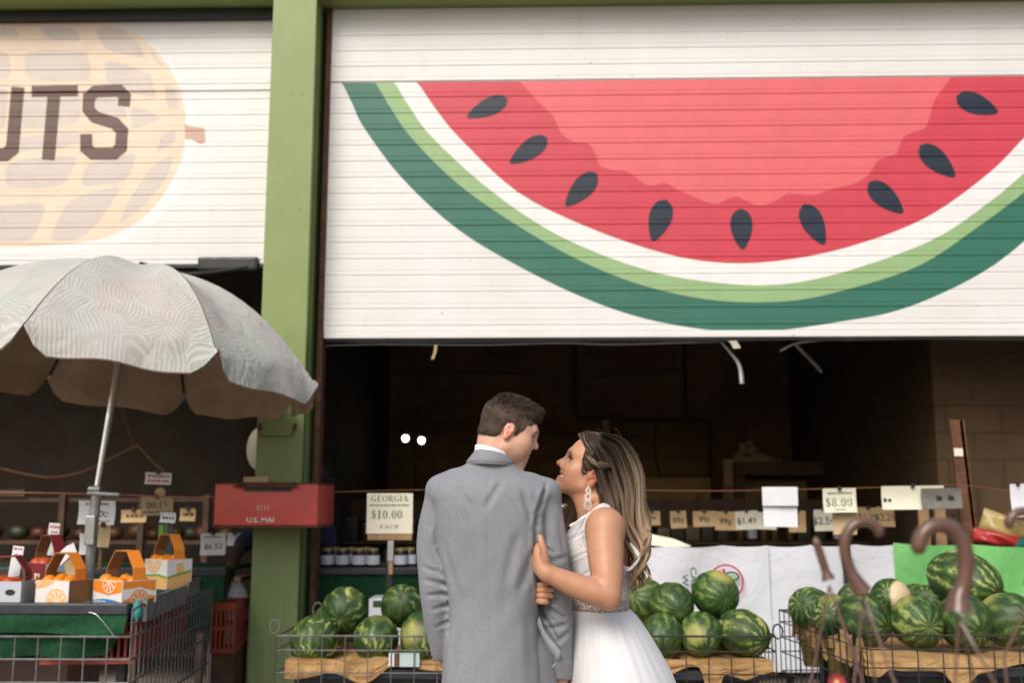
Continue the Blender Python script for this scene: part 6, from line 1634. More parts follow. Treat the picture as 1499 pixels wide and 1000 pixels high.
# short hair roots darken the scalp
MAN_HAIR = [(.085, .085), (.074, .066), (.056, .053), (.047, .047), (.043, .030), (.034, .012), (.026, -.004), (.017, -.006), (.012, .020), (-.004, .036), (-.022, .032), (-.030, .014), (-.038, -.010), (-.055, -.030), (-.080, -.042), (-.15, -.045), (-.15, .2), (.12, .2), (.12, .09)]
sd = poly2d(L[:,1], L[:,2], MAN_HAIR); near_head = np.linalg.norm(L - np.array((0, 0, .03)), axis=1) < .16
mk = (np.clip(.5 - sd/.008, 0, 1)*near_head)[:, None]; col = col*(1-mk) + np.array((.055, .036, .024))*mk
np_mesh('body', v, f, M['skin'], groom, col); eyes(TH, groom)
# hair: a cap of volume plus thousands of short hairs
Hs = SDF(axis((ho[0]-.14, ho[0]+.15, .0026)), axis((ho[1]-.13, ho[1]+.13, .0026)), axis((ho[2]-.10, ho[2]+.17, .0026)))
Hs.ell((0, -.012, .044), (.0785, .099, .087), TH, .01); Hs.ell((0, .030, .098), (.050, .045, .022), TH, .03); Hs.ell((.004, .056, .092), (.044, .022, .016), TH, .02); Hs.ell((0, -.046, -.018), (.064, .056, .040), TH, .02)
Hs.ell((0, .032, .030), (.0685, .0655, .070), TH, .01); Hs.ell((0, .034, .034), (.0730, .058, .060), TH, .01); Hs.ell((0, .0, .012), (.0765, .05, .045), TH, .01)
def cut(X, Y, Z):
    x, y, z = X-ho[0], Y-ho[1], Z-ho[2]; Q, _, sc = TH
    ly = (x*Q[0,1]+y*Q[1,1]+z*Q[2,1])/sc; lz = (x*Q[0,2]+y*Q[1,2]+z*Q[2,2])/sc; lx = (x*Q[0,0]+y*Q[1,0]+z*Q[2,0])/sc
    wig = .003*np.sin(90*lx+40*lz)+.002*np.sin(170*ly)
    return (poly2d(ly, lz, MAN_HAIR)*sc + wig - .0035).astype(np.float32)
Hs.put(cut, (-9, -9, -9), (9, 9, 9), .0015, 'and')
hv, hf = Hs.mesh(); hv, hf = biggest(hv, hf); hn = vnormals(hv, hf); HL = to_local(TH, hv)
rg = np.random.default_rng(5)
def field(S, p):
    """distance and gradient of a sculpted volume at points p (uniform grid)"""
    g0 = np.array((S.xs[0], S.ys[0], S.zs[0])); st_ = np.array((S.xs[1]-S.xs[0], S.ys[1]-S.ys[0], S.zs[1]-S.zs[0])); sh = np.array(S.F.shape)
    q = np.clip((p-g0)/st_, 1, sh-3); i = q.astype(int); f = q-i; out = 0; gr = np.zeros_like(p)
    c = {(a, b, d): S.F[i[:,0]+a, i[:,1]+b, i[:,2]+d] for a in (0, 1) for b in (0, 1) for d in (0, 1)}
    for (a, b, d), v_ in c.items():
        wx, wy, wz = (f[:,0] if a else 1-f[:,0]), (f[:,1] if b else 1-f[:,1]), (f[:,2] if d else 1-f[:,2]); out = out + v_*wx*wy*wz
        gr[:,0] += v_*(1 if a else -1)*wy*wz; gr[:,1] += v_*wx*(1 if b else -1)*wz; gr[:,2] += v_*wx*wy*(1 if d else -1)
    return out, gr/np.maximum(np.linalg.norm(gr, axis=1, keepdims=True), 1e-9)
def short_hair(count):
    i = rg.integers(0, len(hv), count); p = hv[i]; n_ = hn[i]; l = HL[i]; Q = TH[0]
    top = np.clip((l[:,2]-.066)/.035, 0, 1); frt = np.clip((l[:,1]-.01)/.06, 0, 1)
    cl = np.floor(l/np.array((.011, .014, .012))); hsh = lambda k: np.modf(np.abs(np.sin(cl @ np.array((12.9, 78.2, 37.7)) + k)*43758.5))[0]   # hairs lie in small tufts
    comb = np.stack([(hsh(1)-.5)*1.1*top + .35*top, .25 + .9*top, -(1.25-1.25*top) + (.9*frt + .5*(hsh(2)-.3))*top], 1) + rg.normal(0, .16, (count, 3)); d = comb @ Q.T
    d = d - n_*np.sum(d*n_, 1, keepdims=True)*.85; d /= np.linalg.norm(d, axis=1, keepdims=True)
    d = d + n_*(.30 + (.25 + .55*hsh(3))*top)[:, None]; d /= np.linalg.norm(d, axis=1, keepdims=True)
    Ln = (.008 + .016*top + .006*top*frt)*rg.uniform(.7, 1.2, count); T_ = 5; t = np.linspace(0, 1, T_)
    pth = (p - n_*.001)[:, None] + d[:, None]*(Ln[:, None]*t[None])[..., None] - n_[:, None]*((Ln*.22)[:, None]*(t**2)[None])[..., None]
    b = (rg.uniform(.55, 1.5, count)*(.55 + .9*hsh(5)))[:, None, None]; side = (1-top)[:, None, None]
    colr = (np.array((.062, .043, .032))*(1-side) + np.array((.105, .074, .056))*side)*b*np.ones((1, T_, 1)); return pth, np.array([.0010, .0010, .0009, .0007, .0002]), colr
pth, rr, cc_ = short_hair(16000); sv, sf, sc_ = strands(pth, rr, cc_)
allv = np.concatenate([hv, sv]); allf = np.concatenate([hf, sf + len(hv)]); allc = np.concatenate([np.tile((.045, .029, .019), (len(hv), 1))*(.8 + .5*rg.random((len(hv), 1))), sc_])
np_mesh('hair', allv, allf, M['hair'], groom, allc)

# jacket
def cloth_seg(S, a, b, w_, A, ymax):
    """soft crease (A > 0) or ridge (A < 0) along a line seen from behind"""
    a, b = np.array(a, np.float32), np.array(b, np.float32)
    def fn(X, Y, Z):
        ex, ez = b[0]-a[0], b[2]-a[2]; t = np.clip(((X-a[0])*ex + (Z-a[2])*ez)/(ex*ex+ez*ez+1e-9), 0, 1); q = (X-a[0]-t*ex)**2 + (Z-a[2]-t*ez)**2
        fade = np.clip(np.minimum(t, 1-t)*3.5 + .25, 0, 1)
        return (A*np.exp(-q/w_**2)*fade*(Y < ymax)).astype(np.float32)
    m = 3*w_; S.put(fn, (min(a[0], b[0])-m, -9, min(a[2], b[2])-m), (max(a[0], b[0])+m, 9, max(a[2], b[2])+m), 0, 'disp')
def crease(S, p, q, w_=.010, A=.004, Y=3.09, ymax=3.24):
    a, b = W(*p, Y), W(*q, Y); cloth_seg(S, a, b, w_, A, ymax)
    d = np.array((-(b-a)[2], 0, (b-a)[0])); d /= np.linalg.norm(d)+1e-9
    cloth_seg(S, a + d*w_*1.5, b + d*w_*1.5, w_*.9, -A*.55, ymax); cloth_seg(S, a - d*w_*1.5, b - d*w_*1.5, w_*.9, -A*.55, ymax)
gx0, gx1 = W(596, 800, YM)[0], W(856, 800, YM)[0]
J = SDF(axis((gx0, gx1, .0040)), axis((YM-.22, YM+.26, .0045)), axis((zz(1050), zz(650), .0042)))
secs = [(1052, 640, 799, .142), (1000, 645, 794, .135), (960, 649, 790, .128), (930, 652, 787, .120), (900, 654, 786, .114), (880, 653, 788, .111), (850, 648, 793, .112), (800, 638, 799, .117), (770, 633, 802, .119), (740, 629, 805, .116), (715, 626, 807, .104), (703, 634, 793, .090), (694, 651, 775, .078), (686, 668, 762, .071), (678, 683, 753, .068), (668, 690, 748, .066)]
L3 = []
for y, a, b, dp in secs:
    A, B = W(a, y, YM-.03), W(b, y, YM-.03); L3.append((A[2], (A[0]+B[0])/2, YM - .005 + (.012 if y < 700 else 0), (B[0]-A[0])/2, dp))
J.loft(L3, .005, pw=2.35)
ls = [W(646, 722, YM), W(634, 775, YM), W(631, 820, YM), W(635, 872, YM), W(640, 915, YM+.02), W(647, 962, YM+.055)]
rs = [W(796, 727, YM), W(803, 765, YM), W(809, 810, YM), W(813, 862, YM), W(817, 908, YM+.005), W(820, 988, YM+.025)]
J.chain(ls, [.048, .047, .043, .0405, .036, .029], .007); J.chain(rs, [.048, .047, .049, .0475, .044, .034], .007)
for s_, q in (((646, 716), (664, 704)), ((799, 722), (778, 711))): J.cap(W(*s_, YM-.0), W(*q, YM), .042, .036, .025)
zcuf = W(648, 964, YM)[2]
J.ell(W(795, 915, YM+.055), (.034, .05, .16), None, .01); J.ell(W(650, 972, YM+.065), (.030, .06, .016), None, .004, 'sub'); J.ell(W(822, 1002, YM+.025), (.036, .06, .018), None, .004, 'sub')
for p, q, w_, A in (((668, 712), (690, 745), .012, .0045), ((736, 704), (712, 742), .011, .0050), ((764, 716), (780, 766), .011, .0048), ((758, 780), (742, 850), .014, .0035), ((786, 800), (758, 872), .014, .004), ((650, 800), (668, 870), .012, .003), ((700, 700), (740, 702), .010, .0020), ((690, 735), (700, 800), .016, .002), ((745, 800), (738, 900), .018, .0022), ((668, 900), (662, 1000), .014, .0028), ((772, 900), (778, 1000), .014, .0025),
        ((614, 832), (640, 842), .007, .0045), ((616, 852), (652, 860), .008, .0050), ((620, 876), (654, 874), .008, .0055), ((628, 898), (654, 890), .008, .0045), ((634, 925), (655, 915), .007, .0035), ((622, 760), (634, 800), .008, .003),
        ((797, 752), (806, 800), .009, .004), ((790, 800), (812, 812), .007, .0045), ((800, 826), (832, 818), .009, .0045), ((812, 880), (836, 896), .008, .0045), ((797, 890), (830, 912), .007, .009), ((796, 905), (818, 945), .006, .008), ((800, 925), (822, 965), .006, .006), ((806, 888), (834, 872), .008, .0045), ((800, 928), (834, 918), .008, .005), ((812, 950), (836, 930), .008, .0045), ((818, 760), (828, 820), .008, .003)):
    crease(J, p, q, w_, A)
# armhole seams and centre back seam
for pts in ([(716, 684), (714, 760), (717, 860), (719, 960), (719, 1040)], [(640, 704), (634, 730), (633, 765), (640, 800)], [(800, 703), (797, 728), (790, 752), (787, 778)]):
    for a, b in zip(pts, pts[1:]): cloth_seg(J, W(*a, 3.09), W(*b, 3.09), .0045, .0032 if a[0] < 650 or a[0] > 780 else .0014, 3.22)
for pts, A in ([(798, 716), (792, 735), (786, 752), (783.5, 778), (785, 812), (787, 846), (791, 885), (797, 915)], .0075), ([(633, 775), (637, 800), (645, 835), (652, 868), (655, 900), (655, 940)], .005):
    for a, b in zip(pts, pts[1:]): cloth_seg(J, W(*a, 3.09), W(*b, 3.09), .0050, A, 3.24); cloth_seg(J, W(a[0]-5, a[1], 3.09), W(b[0]-5, b[1], 3.09), .008, -.004, 3.24)
def soft(X, Y, Z): return (.0016*np.sin(31*X+9*Z+2)*np.sin(17*Z+5*X) + .0011*np.sin(55*X-23*Z)*np.sin(29*Z+1)).astype(np.float32)
J.put(soft, (-9, -9, -9), (9, 9, 9), 0, 'disp')
jv, jf = J.mesh(); jv, jf = biggest(jv, jf); jv = relax(jv, jf, 2, .4)
jo = np_mesh('jacket', jv, jf, M['suit'], groom)
def band(rings, n=64):
    mb = MB(); N_ = len(rings)
    for c, a, b, tx, ty in rings:
        for k in range(n):
            t = 2*math.pi*k/n; mb.v.append((c[0]+a*math.cos(t), c[1]+b*math.sin(t), c[2]+tx*math.cos(t)+ty*math.sin(t)))
    for i in range(N_-1):
        for k in range(n): q = (k+1) % n; mb.f.append((i*n+k, i*n+q, (i+1)*n+q, (i+1)*n+k)); mb.m.append(0)
    return mb
ct_, cb_ = W(721, 668.5, YM-.005), W(717.5, 678, YM-.005)
m = band([(cb_ + np.array((0, 0, -.012)), .0700, .0730, -.003, -.006), (cb_ + np.array((0, 0, -.002)), .0740, .0775, -.003, -.006), (cb_ + np.array((0, 0, .001)), .0740, .0775, -.003, -.006), ((cb_+ct_)/2, .0665, .0725, -.007, -.010), (ct_ + np.array((0, 0, .001)), .0580, .0650, -.011, -.012), (ct_ + np.array((0, 0, .003)), .0562, .0632, -.011, -.012), (ct_ + np.array((0, 0, -.008)), .0545, .061, -.011, -.012)])
m.build('collar', M['suit'], jo, 'all')
sc2 = W(720.5, 662.0, YM-.0)
m = band([(sc2 + np.array((0, 0, -.030)), .0570, .0635, -.014, -.006), (sc2 + np.array((0, 0, .004)), .0535, .0600, -.015, -.008), (sc2 + np.array((0, 0, .006)), .0515, .058, -.015, -.008), (sc2 + np.array((0, 0, -.03)), .050, .056, -.014, -.006)])
m.build('shirt_collar', M['shirt'], groom, 'all')
# turned jacket front corner beside the right sleeve
ctl = [(789, 902, 3.12), (796, 922, 3.11), (803, 934, 3.10), (812, 944, 3.085), (821, 955, 3.08), (822, 966, 3.09), (811, 979, 3.10)]
wd = [(-3, 12, .03), (-3, 10, .02), (-4, 10, .02), (-6, 11, .015), (-7, 11, .01), (-9, 5, .01), (-4, -3, .01)]
a = cr([P(*c) for c in ctl], 6); b = cr([P(c[0]+d_[0], c[1]+d_[1], c[2]+d_[2]) for c, d_ in zip(ctl, wd)], 6)
mb = MB(); nn_ = len(a)
for side in (0, 1):
    for p in (a, b):
        for q in p: mb.v.append((q.x, q.y + .003*side, q.z))
for k in range(nn_-1):
    mb.f += [(k, k+1, nn_+k+1, nn_+k), (2*nn_+k, 3*nn_+k, 3*nn_+k+1, 2*nn_+k+1), (k, 2*nn_+k, 2*nn_+k+1, k+1), (nn_+k, nn_+k+1, 3*nn_+k+1, 3*nn_+k)]; mb.m += [0]*4
mb.build('turned_front', M['suit'], jo, 'all')
# trousers and shoes
Tz = SDF(axis((gx0, gx1, .008)), axis((YM-.2, YM+.2, .008)), axis((.03, zz(905), .009)))
hx = W(730, 960, YM)[0]
Tz.loft([(.78, hx, YM, .185, .125), (.86, hx, YM, .180, .110), (zz(985), hx+.006, YM+.01, .170, .082), (zz(950), hx+.006, YM+.01, .164, .072), (zz(925), hx, YM, .120, .06)], .03)
for s in (-1, 1): Tz.chain([(hx+s*.09, YM, .84), (hx+s*.105, YM+.01, .48), (hx+s*.115, YM, .06)], [.100, .074, .068], .03)
tv, tf = Tz.mesh(); tv, tf = biggest(tv, tf); np_mesh('trousers', relax(tv, tf, 1), tf, M['trouser'], groom)
for s in (-1, 1):
    m = MB(); m.ball((hx+s*.125, YM+.08, .045), .05, 16, 10, (.95, 2.8, .9)); m.build('shoe', M['leather'], groom, True)
# ================================================================== the bride
YB = 3.34
bride = thing('person', 'woman in a white wedding dress with long wavy hair holding the arm of the man', 'person', (P(880, 1000, YB).x, YB, 0))
BH = frame(R(-85), R(28), R(2), (0, 0, 0), 1.0)
ear = W(869.5, 700, YB - .065); BH = (BH[0], ear - BH[0] @ (np.array((-.0745, -.010, .002))*BH[2]), BH[2]); bo = BH[1]
BSKIN = (.50, .255, .150)
zb_ = lambda py: P(880, py, YB-.1).z
S = SDF(axis((W(760, 800, 3.1)[0], bo[0]-.13, .0024), (bo[0]-.13, bo[0]+.12, .0024), (bo[0]+.12, W(965, 800, 3.3)[0], .004)), axis((2.99, bo[1]-.11, .0030), (bo[1]-.11, bo[1]+.11, .0026), (bo[1]+.11, 3.62, .006)),
        axis((0, 1.10, .012), (1.10, bo[2]-.12, .0028), (bo[2]-.12, bo[2]+.15, .0024)))
head(S, BH, 1, 1.0, True)
TB = [(1010, 822, 950, .175), (960, 828, 938, .165), (920, 836, 926, .150), (890, 841, 918, .125), (860, 838, 921, .128), (830, 834, 925, .140), (800, 834, 926, .150), (778, 838, 921, .160), (764, 848, 912, .150), (752, 858, 902, .110), (740, 862, 896, .065)]
def btorso(grow=0.0):
    out = []
    for y, a, b, dp in TB:
        A, B = W(a, y, YB-.08), W(b, y, YB-.08); out.append((A[2], (A[0]+B[0])/2, YB, (B[0]-A[0])/2 + grow, dp + grow))
    return out
S.loft(btorso(), .02, pw=2.2)
S.ell(W(850, 800, YB-.06), (.045, .05, .05), None, .03); S.ell(W(850, 800, YB+.06), (.045, .05, .05), None, .03)
nk = W(876, 752, YB-.02)
S.cap(bo + BH[0] @ np.array((0, -.022, -.022)), nk, .047, .054, .03); S.cap(bo + BH[0] @ np.array((0, .018, -.050)), W(866, 752, YB-.02), .030, .040, .03)
# left arm: shoulder, elbow, wrist, hand on the sleeve
S.cap(W(882, 764, YB-.10), W(888, 772, 3.185), .052, .055, .04)
S.chain([W(886, 771, 3.18), W(886, 808, 3.155), W(889, 845, 3.12), W(891, 872, 3.10)], [.0555, .0545, .0465, .0365], .012)
S.chain([W(890, 872, 3.10), W(868, 867, 3.095), W(840, 857, 3.09), W(815, 846, 3.085), W(800, 839, 3.083)], [.0365, .0385, .0345, .0280, .0240], .012)
S.ell(W(893, 884, 3.095), (.021, .022, .018), None, .018)
S.chain([W(800, 839, 3.083), W(794, 831, 3.085), W(791, 815, 3.092), W(790, 803, 3.10)], [.0245, .0225, .0205, .0165], .012)
S.chain([W(790, 832, 3.10), W(788, 818, 3.125), W(788, 806, 3.135)], [.021, .022, .018], .012)
S.chain([W(799, 830, 3.078), W(797, 812, 3.068), W(793.5, 798, 3.066), W(790.5, 786, 3.072)], [.0140, .0112, .0098, .0080], .006)
for k, y in enumerate((803, 811, 820, 829)):
    S.chain([W(787, y, 3.125), W(783.5, y-2, 3.165), W(786, y-2, 3.20), W(794, y-2, 3.225)], [.0100, .0095, .0088, .0075], .004)
# right arm passes in front of his sleeve; four fingers come back round it
S.chain([W(872, 768, YB+.13), W(850, 830, 3.50), W(834, 850, 3.47)], [.052, .046, .040], .015); S.chain([W(834, 850, 3.47), W(812, 862, 3.36), W(795, 866, 3.265)], [.040, .032, .024], .012)
S.cap(W(793, 867, 3.265), W(787, 870, 3.20), .023, .026, .012)
for k, (y0, y1, xt) in enumerate(((857, 856, 802), (864.5, 864.5, 810.5), (872.5, 873, 809.5), (881, 882.5, 803))):
    S.chain([W(786, y0, 3.20), W(786.5, y0, 3.155), W(791.5, y0+.3, 3.132), W(798, (y0+y1)/2, 3.131), W(xt-2, y1, 3.140)], [.0086, .0084, .0084, .0078, .0066], .0008)
# legs and feet under the skirt
hx = W(880, 1000, YB)[0]
for s in (-1, 1): S.chain([(hx, YB+s*.085, .92), (hx-.01, YB+s*.085, .48), (hx+.01, YB+s*.08, .10)], [.088, .055, .036], .03); S.chain([(hx+.01, YB+s*.08, .075), (hx-.14, YB+s*.09, .035)], [.036, .028], .02)
v, f = S.mesh(); v, f = biggest(v, f); v = relax(v, f, 1, .25)
col, L = skin_cols(v, BH, BSKIN, False)
WOM_HAIR = [(.094, .106), (.078, .097), (.0560, .0714), (.048, .050), (.043, .030), (.041, .012), (.036, .000), (.026, -.008), (.020, -.004), (.020, .014), (.006, .026), (-.016, .024), (-.026, .004), (-.034, -.024), (-.06, -.06), (-.10, -.07), (-.16, -.05), (-.16, .2), (.12, .2), (.12, .110)]
sd = poly2d(L[:,1], L[:,2], WOM_HAIR); near_head = np.linalg.norm(L - np.array((0, 0, .03)), axis=1) < .16
mk = (np.clip(.5 - sd/.006, 0, 1)*near_head)[:, None]; col = col*(1-mk) + np.array((.050, .032, .020))*mk
# nails of the fingers on the sleeve and pink finger tips
for xt, y in ((802, 856), (810.5, 864.5), (809.5, 873), (803, 882.5)):
    q = W(xt-.6, y, 3.133); d = np.linalg.norm((v-q)/np.array((.0055, .008, .0045)), axis=1); m_ = np.clip(1.3-d, 0, 1)[:, None]*.7; col = col*(1-m_) + np.array((.66, .36, .30))*m_
eb = W(893, 886, 3.08); d = np.linalg.norm(v-eb, axis=1); m_ = (np.exp(-(d/.03)**2)*.4)[:, None]; col = col*(1-m_) + np.array((.50, .20, .13))*m_
np_mesh('body', v, f, M['skin'], bride, col); eyes(BH, bride, (.03, .018, .01), .002, .0085, (.035, .022, .014))
# teeth
Q, o, sc = BH; n = 24; tv = []; tf = []
for i, (zz_, gr) in enumerate(((-.0290, 1.0), (-.0330, 1.02), (-.0385, 1.0), (-.0425, .97))):
    for k in range(n):
        a = math.pi*(k/(n-1)) ; tv.append(Q @ (np.array((.0400*math.cos(a)*gr, .0600+.0325*math.sin(a)*gr, zz_))*sc) + o)
for i in range(3):
    for k in range(n-1): tf.append((i*n+k, i*n+k+1, (i+1)*n+k+1, (i+1)*n+k))
np_mesh('teeth', np.array(tv), np.array(tf), basic('tooth_enamel', (.80, .77, .70), .25, .04, 30, 0), bride)

# ---- dress: lace bodice, satin band, tulle skirt
def lace():
    n = N('white_lace_bodice'); co = n.mapping((1, 1, 1)); x = n.n("SeparateXYZ", i0=co); X, Y, Z = x.outputs
    d = n.math('ADD', n.math('MULTIPLY', Z, 1.0), n.math('MULTIPLY', X, -.55))             # slanted rows of trim
    row = n.math('SINE', n.math('MULTIPLY', d, 300.0)); row2 = n.math('SINE', n.math('MULTIPLY', d, 95.0))
    dots = n.n("TexVoronoi", Vector=co, Scale=170.0).outputs['Distance']; zig = n.n("TexVoronoi", Vector=n.mapping((1.6, 1, .8)), Scale=150.0, _feature='DISTANCE_TO_EDGE').outputs['Distance']
    top = n.ramp(row2, -.15, .15); h = n.math('ADD', n.math('MULTIPLY', n.math('MULTIPLY', n.ramp(zig, .02, .12), top), 1.0), n.math('MULTIPLY', n.math('ADD', n.ramp(row, -.3, .5), n.ramp(dots, .45, .2)), n.math('SUBTRACT', 1.0, top)))
    c = n.mix(n.ramp(h, .15, .75), (.56, .53, .53), (.76, .75, .77)); n.bump(h, .35, .003); return n.done(c, .65)
M['lace'] = lace(); M['satin'] = basic('white_chiffon', (.76, .75, .76), .6, .05, 12, .1, 160)
def beads():
    n = N('beaded_waist_band'); d = n.n("TexVoronoi", Vector=n.obj(), Scale=160.0).outputs['Distance']; c = n.mix(n.ramp(d, .25, .5), (.75, .71, .68), (.34, .25, .21)); n.bump(n.math('MULTIPLY', d, -1.0), .6, .004); return n.done(c, .4)
M['beads'] = beads()
dress = []
D = SDF(axis((W(815, 800, YB)[0], W(945, 800, YB)[0], .0034)), axis((YB-.21, YB+.21, .004)), axis((zb_(925), zb_(725), .0034)))
D.loft(btorso(.0055), .005, pw=2.2); D.ell(W(850, 800, YB-.06), (.0505, .0555, .0555), None, .03); D.ell(W(850, 800, YB+.06), (.0505, .0555, .0555), None, .03)
D.cap(W(882, 764, YB-.10), W(888, 772, 3.185), .0560, .0585, .03); D.cap(bo + BH[0] @ np.array((0, -.022, -.022)), nk, .0515, .0585, .03); D.cap(W(866, 752, YB-.02), W(866, 745, YB-.02), .042, .046, .03)
NECK = [W(x, y, YB-.12) for x, y in ((812, 775), (834, 771), (848, 762), (862, 751), (874, 741), (884, 735.5), (895, 739), (893, 747), (880, 750), (867, 757), (860.5, 770), (859, 800), (866, 840), (900, 830), (912, 829), (926, 834), (950, 834), (950, 930), (812, 930))]
NP = [(p[0], p[2]) for p in NECK]
D.put(lambda X, Y, Z: poly2d(X, Z, NP).astype(np.float32) + 0*Y, (-9, -9, -9), (9, 9, 9), .004, 'and')
D.put(lambda X, Y, Z: (Z - zb_(900)*1.0)*-1 + 0*X + 0*Y, (-9, -9, -9), (9, 9, 9), .004, 'and')
dv, df = D.mesh(); dv, df = biggest(dv, df); np_mesh('bodice', relax(dv, df, 1), df, M['lace'], bride)
# piped edge of the halter and the loose ruffle on the back
ed = [P(x, y, Y) for x, y, Y in ((834, 771, 3.20), (848, 762, 3.205), (862, 752, 3.215), (874, 742, 3.24), (884, 737, 3.27))]
MB().tube(cr(ed, 6), [.0035 + .0015*math.sin(k) for k in range(25)], 6).build('halter_edge', M['satin'], bride, True)
m = MB()
for off in (0, 1, 2): m.ribbon(cr([P(911, 830 + off*2.5, 3.215), P(921, 834 - off, 3.19), P(931, 827 - off*2, 3.185), P(935.5, 816, 3.20), P(930, 806, 3.215), P(921, 797 + off*2, 3.23)], 6), [Vector((.006, -.005, .011 - .002*off))]*31, .0012)
m.build('back_ruffle', M['satin'], bride, True)
# waist band
wb = [s_ for s_ in btorso(.009)]; A0 = W(880, 897, YB-.08)[2]; A1 = W(880, 880, YB-.08)[2]
zs_ = np.array(sorted(q[0] for q in wb)); wbs = sorted(wb); gi = lambda z, i: float(smooth_interp(np.array([z], np.float32), zs_.astype(np.float32), np.array([q[i] for q in wbs], np.float32))[0])
rings = []
for z, g in ((A0, -.004), (A0, .0), (A0+.003, .003), (A1-.003, .003), (A1, 0), (A1, -.004)): rings.append(((gi(z, 1), gi(z, 2), z), gi(z, 3)+g, gi(z, 4)+g, 0, 0))
band(rings, 96).build('waist_band', M['beads'], bride, 'all')
# skirt: gathered tulle
def tulle():
    n = N('white_tulle'); x = n.n("SeparateXYZ", i0=n.obj()); a = n.math('ARCTAN2', x.outputs[1], x.outputs[0])
    n1 = n.noise(1, 4, .6, vec=n.n("CombineXYZ", i0=n.math('MULTIPLY', a, 16.0), i1=n.math('MULTIPLY', x.outputs[2], 1.6)).outputs[0])
    c = n.mix(n.ramp(n1, .35, .65), (.64, .65, .67), (.70, .705, .715)); n.bump(n1, .07, .01)
    n.done(c, .75); n.b.inputs['Sheen Weight'].default_value = .2; return n.m
M['tulle'] = tulle()
mb = MB(); nA, nZ = 420, 60; ztop = A0 + .004; r2 = random.Random(4); ph = [(r2.randint(5, 34), r2.uniform(0, 6.28), r2.uniform(.4, 1)) for _ in range(14)]
c0 = (gi(A0, 1), gi(A0, 2)); rx0, ry0 = gi(A0, 3)+.003, gi(A0, 4)+.003; zc3 = W(900, 1000, YB-.2)[2]
xl_, xr_ = W(826, 1000, YB-.06)[0], W(986, 1000, YB-.06)[0]
for j in range(nZ+1):
    t = j/nZ; z = ztop + (.012-ztop)*t; u = (ztop-z)/(ztop-zc3)
    grow = u**.80 if u <= 1 else 1 + (u-1)*.62
    rx = rx0 + ((xr_-xl_)/2-rx0)*grow; ry = ry0 + (.235-ry0)*grow; cxx = c0[0] + ((xl_+xr_)/2-c0[0])*grow
    for k in range(nA):
        a = 2*math.pi*k/nA; w_ = sum(am*math.sin(fr*a+p+1.6*math.sin(2*t+p)) for fr, p, am in ph)/4
        am = .0014 + .0026*min(1, grow*.8); r_ = 1 + am*w_*(.12/rx)*3.2
        mb.v.append((cxx + rx*r_*math.cos(a), c0[1] + ry*r_*math.sin(a), z))
for j in range(nZ):
    for k in range(nA): q = (k+1) % nA; mb.f.append((j*nA+k, (j+1)*nA+k, (j+1)*nA+q, j*nA+q)); mb.m.append(0)
mb.build('skirt', M['tulle'], bride, 'all')

# ---- earring: three stacked drops
M['pearl'] = basic('pale_beaded_metal', (.74, .68, .62), .3, .15, 90, .5, 500, metal=.25)
M['rose'] = basic('rose_gold_backing', (.52, .30, .22), .35, .1, 40, .1, 200, metal=.5)
er = MB(); e0 = (858.5, 714)
def drop(cy, rx, ry, cx_=861.3):
    c = P(cx_, cy, 3.235); sc_ = 3.235/FPX
    for q, rr in ((1.0, .0017), (.62, .0014)):
        pts = [(c.x + rx*q*sc_*math.sin(a)*(1 if math.cos(a) < 0 else 1 - .35*math.cos(a)), c.y - .001*math.sin(a), c.z + ry*q*sc_*math.cos(a)) for a in np.linspace(0, 2*math.pi, 25)[:-1]]; er.tube(pts, rr, 6, True)
    return c
drop(718.5, 3.6, 5.2); drop(728, 4.6, 5.6, 860.8); drop(738.5, 5.6, 7.5, 860.4)
er.tube([P(861.5, 708.5, 3.235), P(861.3, 714, 3.234)], .0012, 6)
eo = er.build('earring', M['pearl'], bride, True)
m = MB()
for cy, rx, ry, cx_ in ((718.8, 2.4, 4.0, 861.3), (728, 3.6, 4.6, 860.8), (738.8, 4.6, 6.4, 860.4)):
    c = P(cx_, cy, 3.2375); sc_ = 3.235/FPX; m.ball(c, 1, 12, 8, (rx*sc_, .0008, ry*sc_))
m.build('backing', M['rose'], eo, True)

# ---- hair: scalp volume, swept back strands, twisted lock, long waves
Hs = SDF(axis((bo[0]-.14, bo[0]+.14, .0028)), axis((bo[1]-.12, bo[1]+.12, .0028)), axis((bo[2]-.11, bo[2]+.16, .0028)))
Hs.ell((0, -.016, .052), (.0790, .101, .090), BH, .01); Hs.ell((0, .034, .040), (.0675, .066, .074), BH, .03); Hs.ell((0, -.020, .070), (.074, .088, .082), BH, .03); Hs.ell((0, .054, .106), (.050, .046, .022), BH, .03); Hs.ell((0, .046, .066), (.0615, .044, .056), BH, .02); Hs.ell((0, -.05, -.03), (.06, .05, .06), BH, .03)
def cutw(X, Y, Z):
    x, y, z = X-bo[0], Y-bo[1], Z-bo[2]; Q, _, sc = BH
    ly = (x*Q[0,1]+y*Q[1,1]+z*Q[2,1])/sc; lz = (x*Q[0,2]+y*Q[1,2]+z*Q[2,2])/sc
    return (poly2d(ly, lz, WOM_HAIR)*sc + .0015*np.sin(120*lz) - .002).astype(np.float32)
Hs.put(cutw, (-9, -9, -9), (9, 9, 9), .002, 'and')
hv, hf = Hs.mesh(); hv, hf = biggest(hv, hf); hn = vnormals(hv, hf); HL = to_local(BH, hv)
rg = np.random.default_rng(11); parts_v = [hv]; parts_f = [hf]; parts_c = [np.tile((.040, .026, .017), (len(hv), 1))]
def addst(p, r_, c_):
    sv, sf, sc_ = strands(p, r_, c_); parts_f.append(sf + sum(len(q) for q in parts_v)); parts_v.append(sv); parts_c.append(sc_)
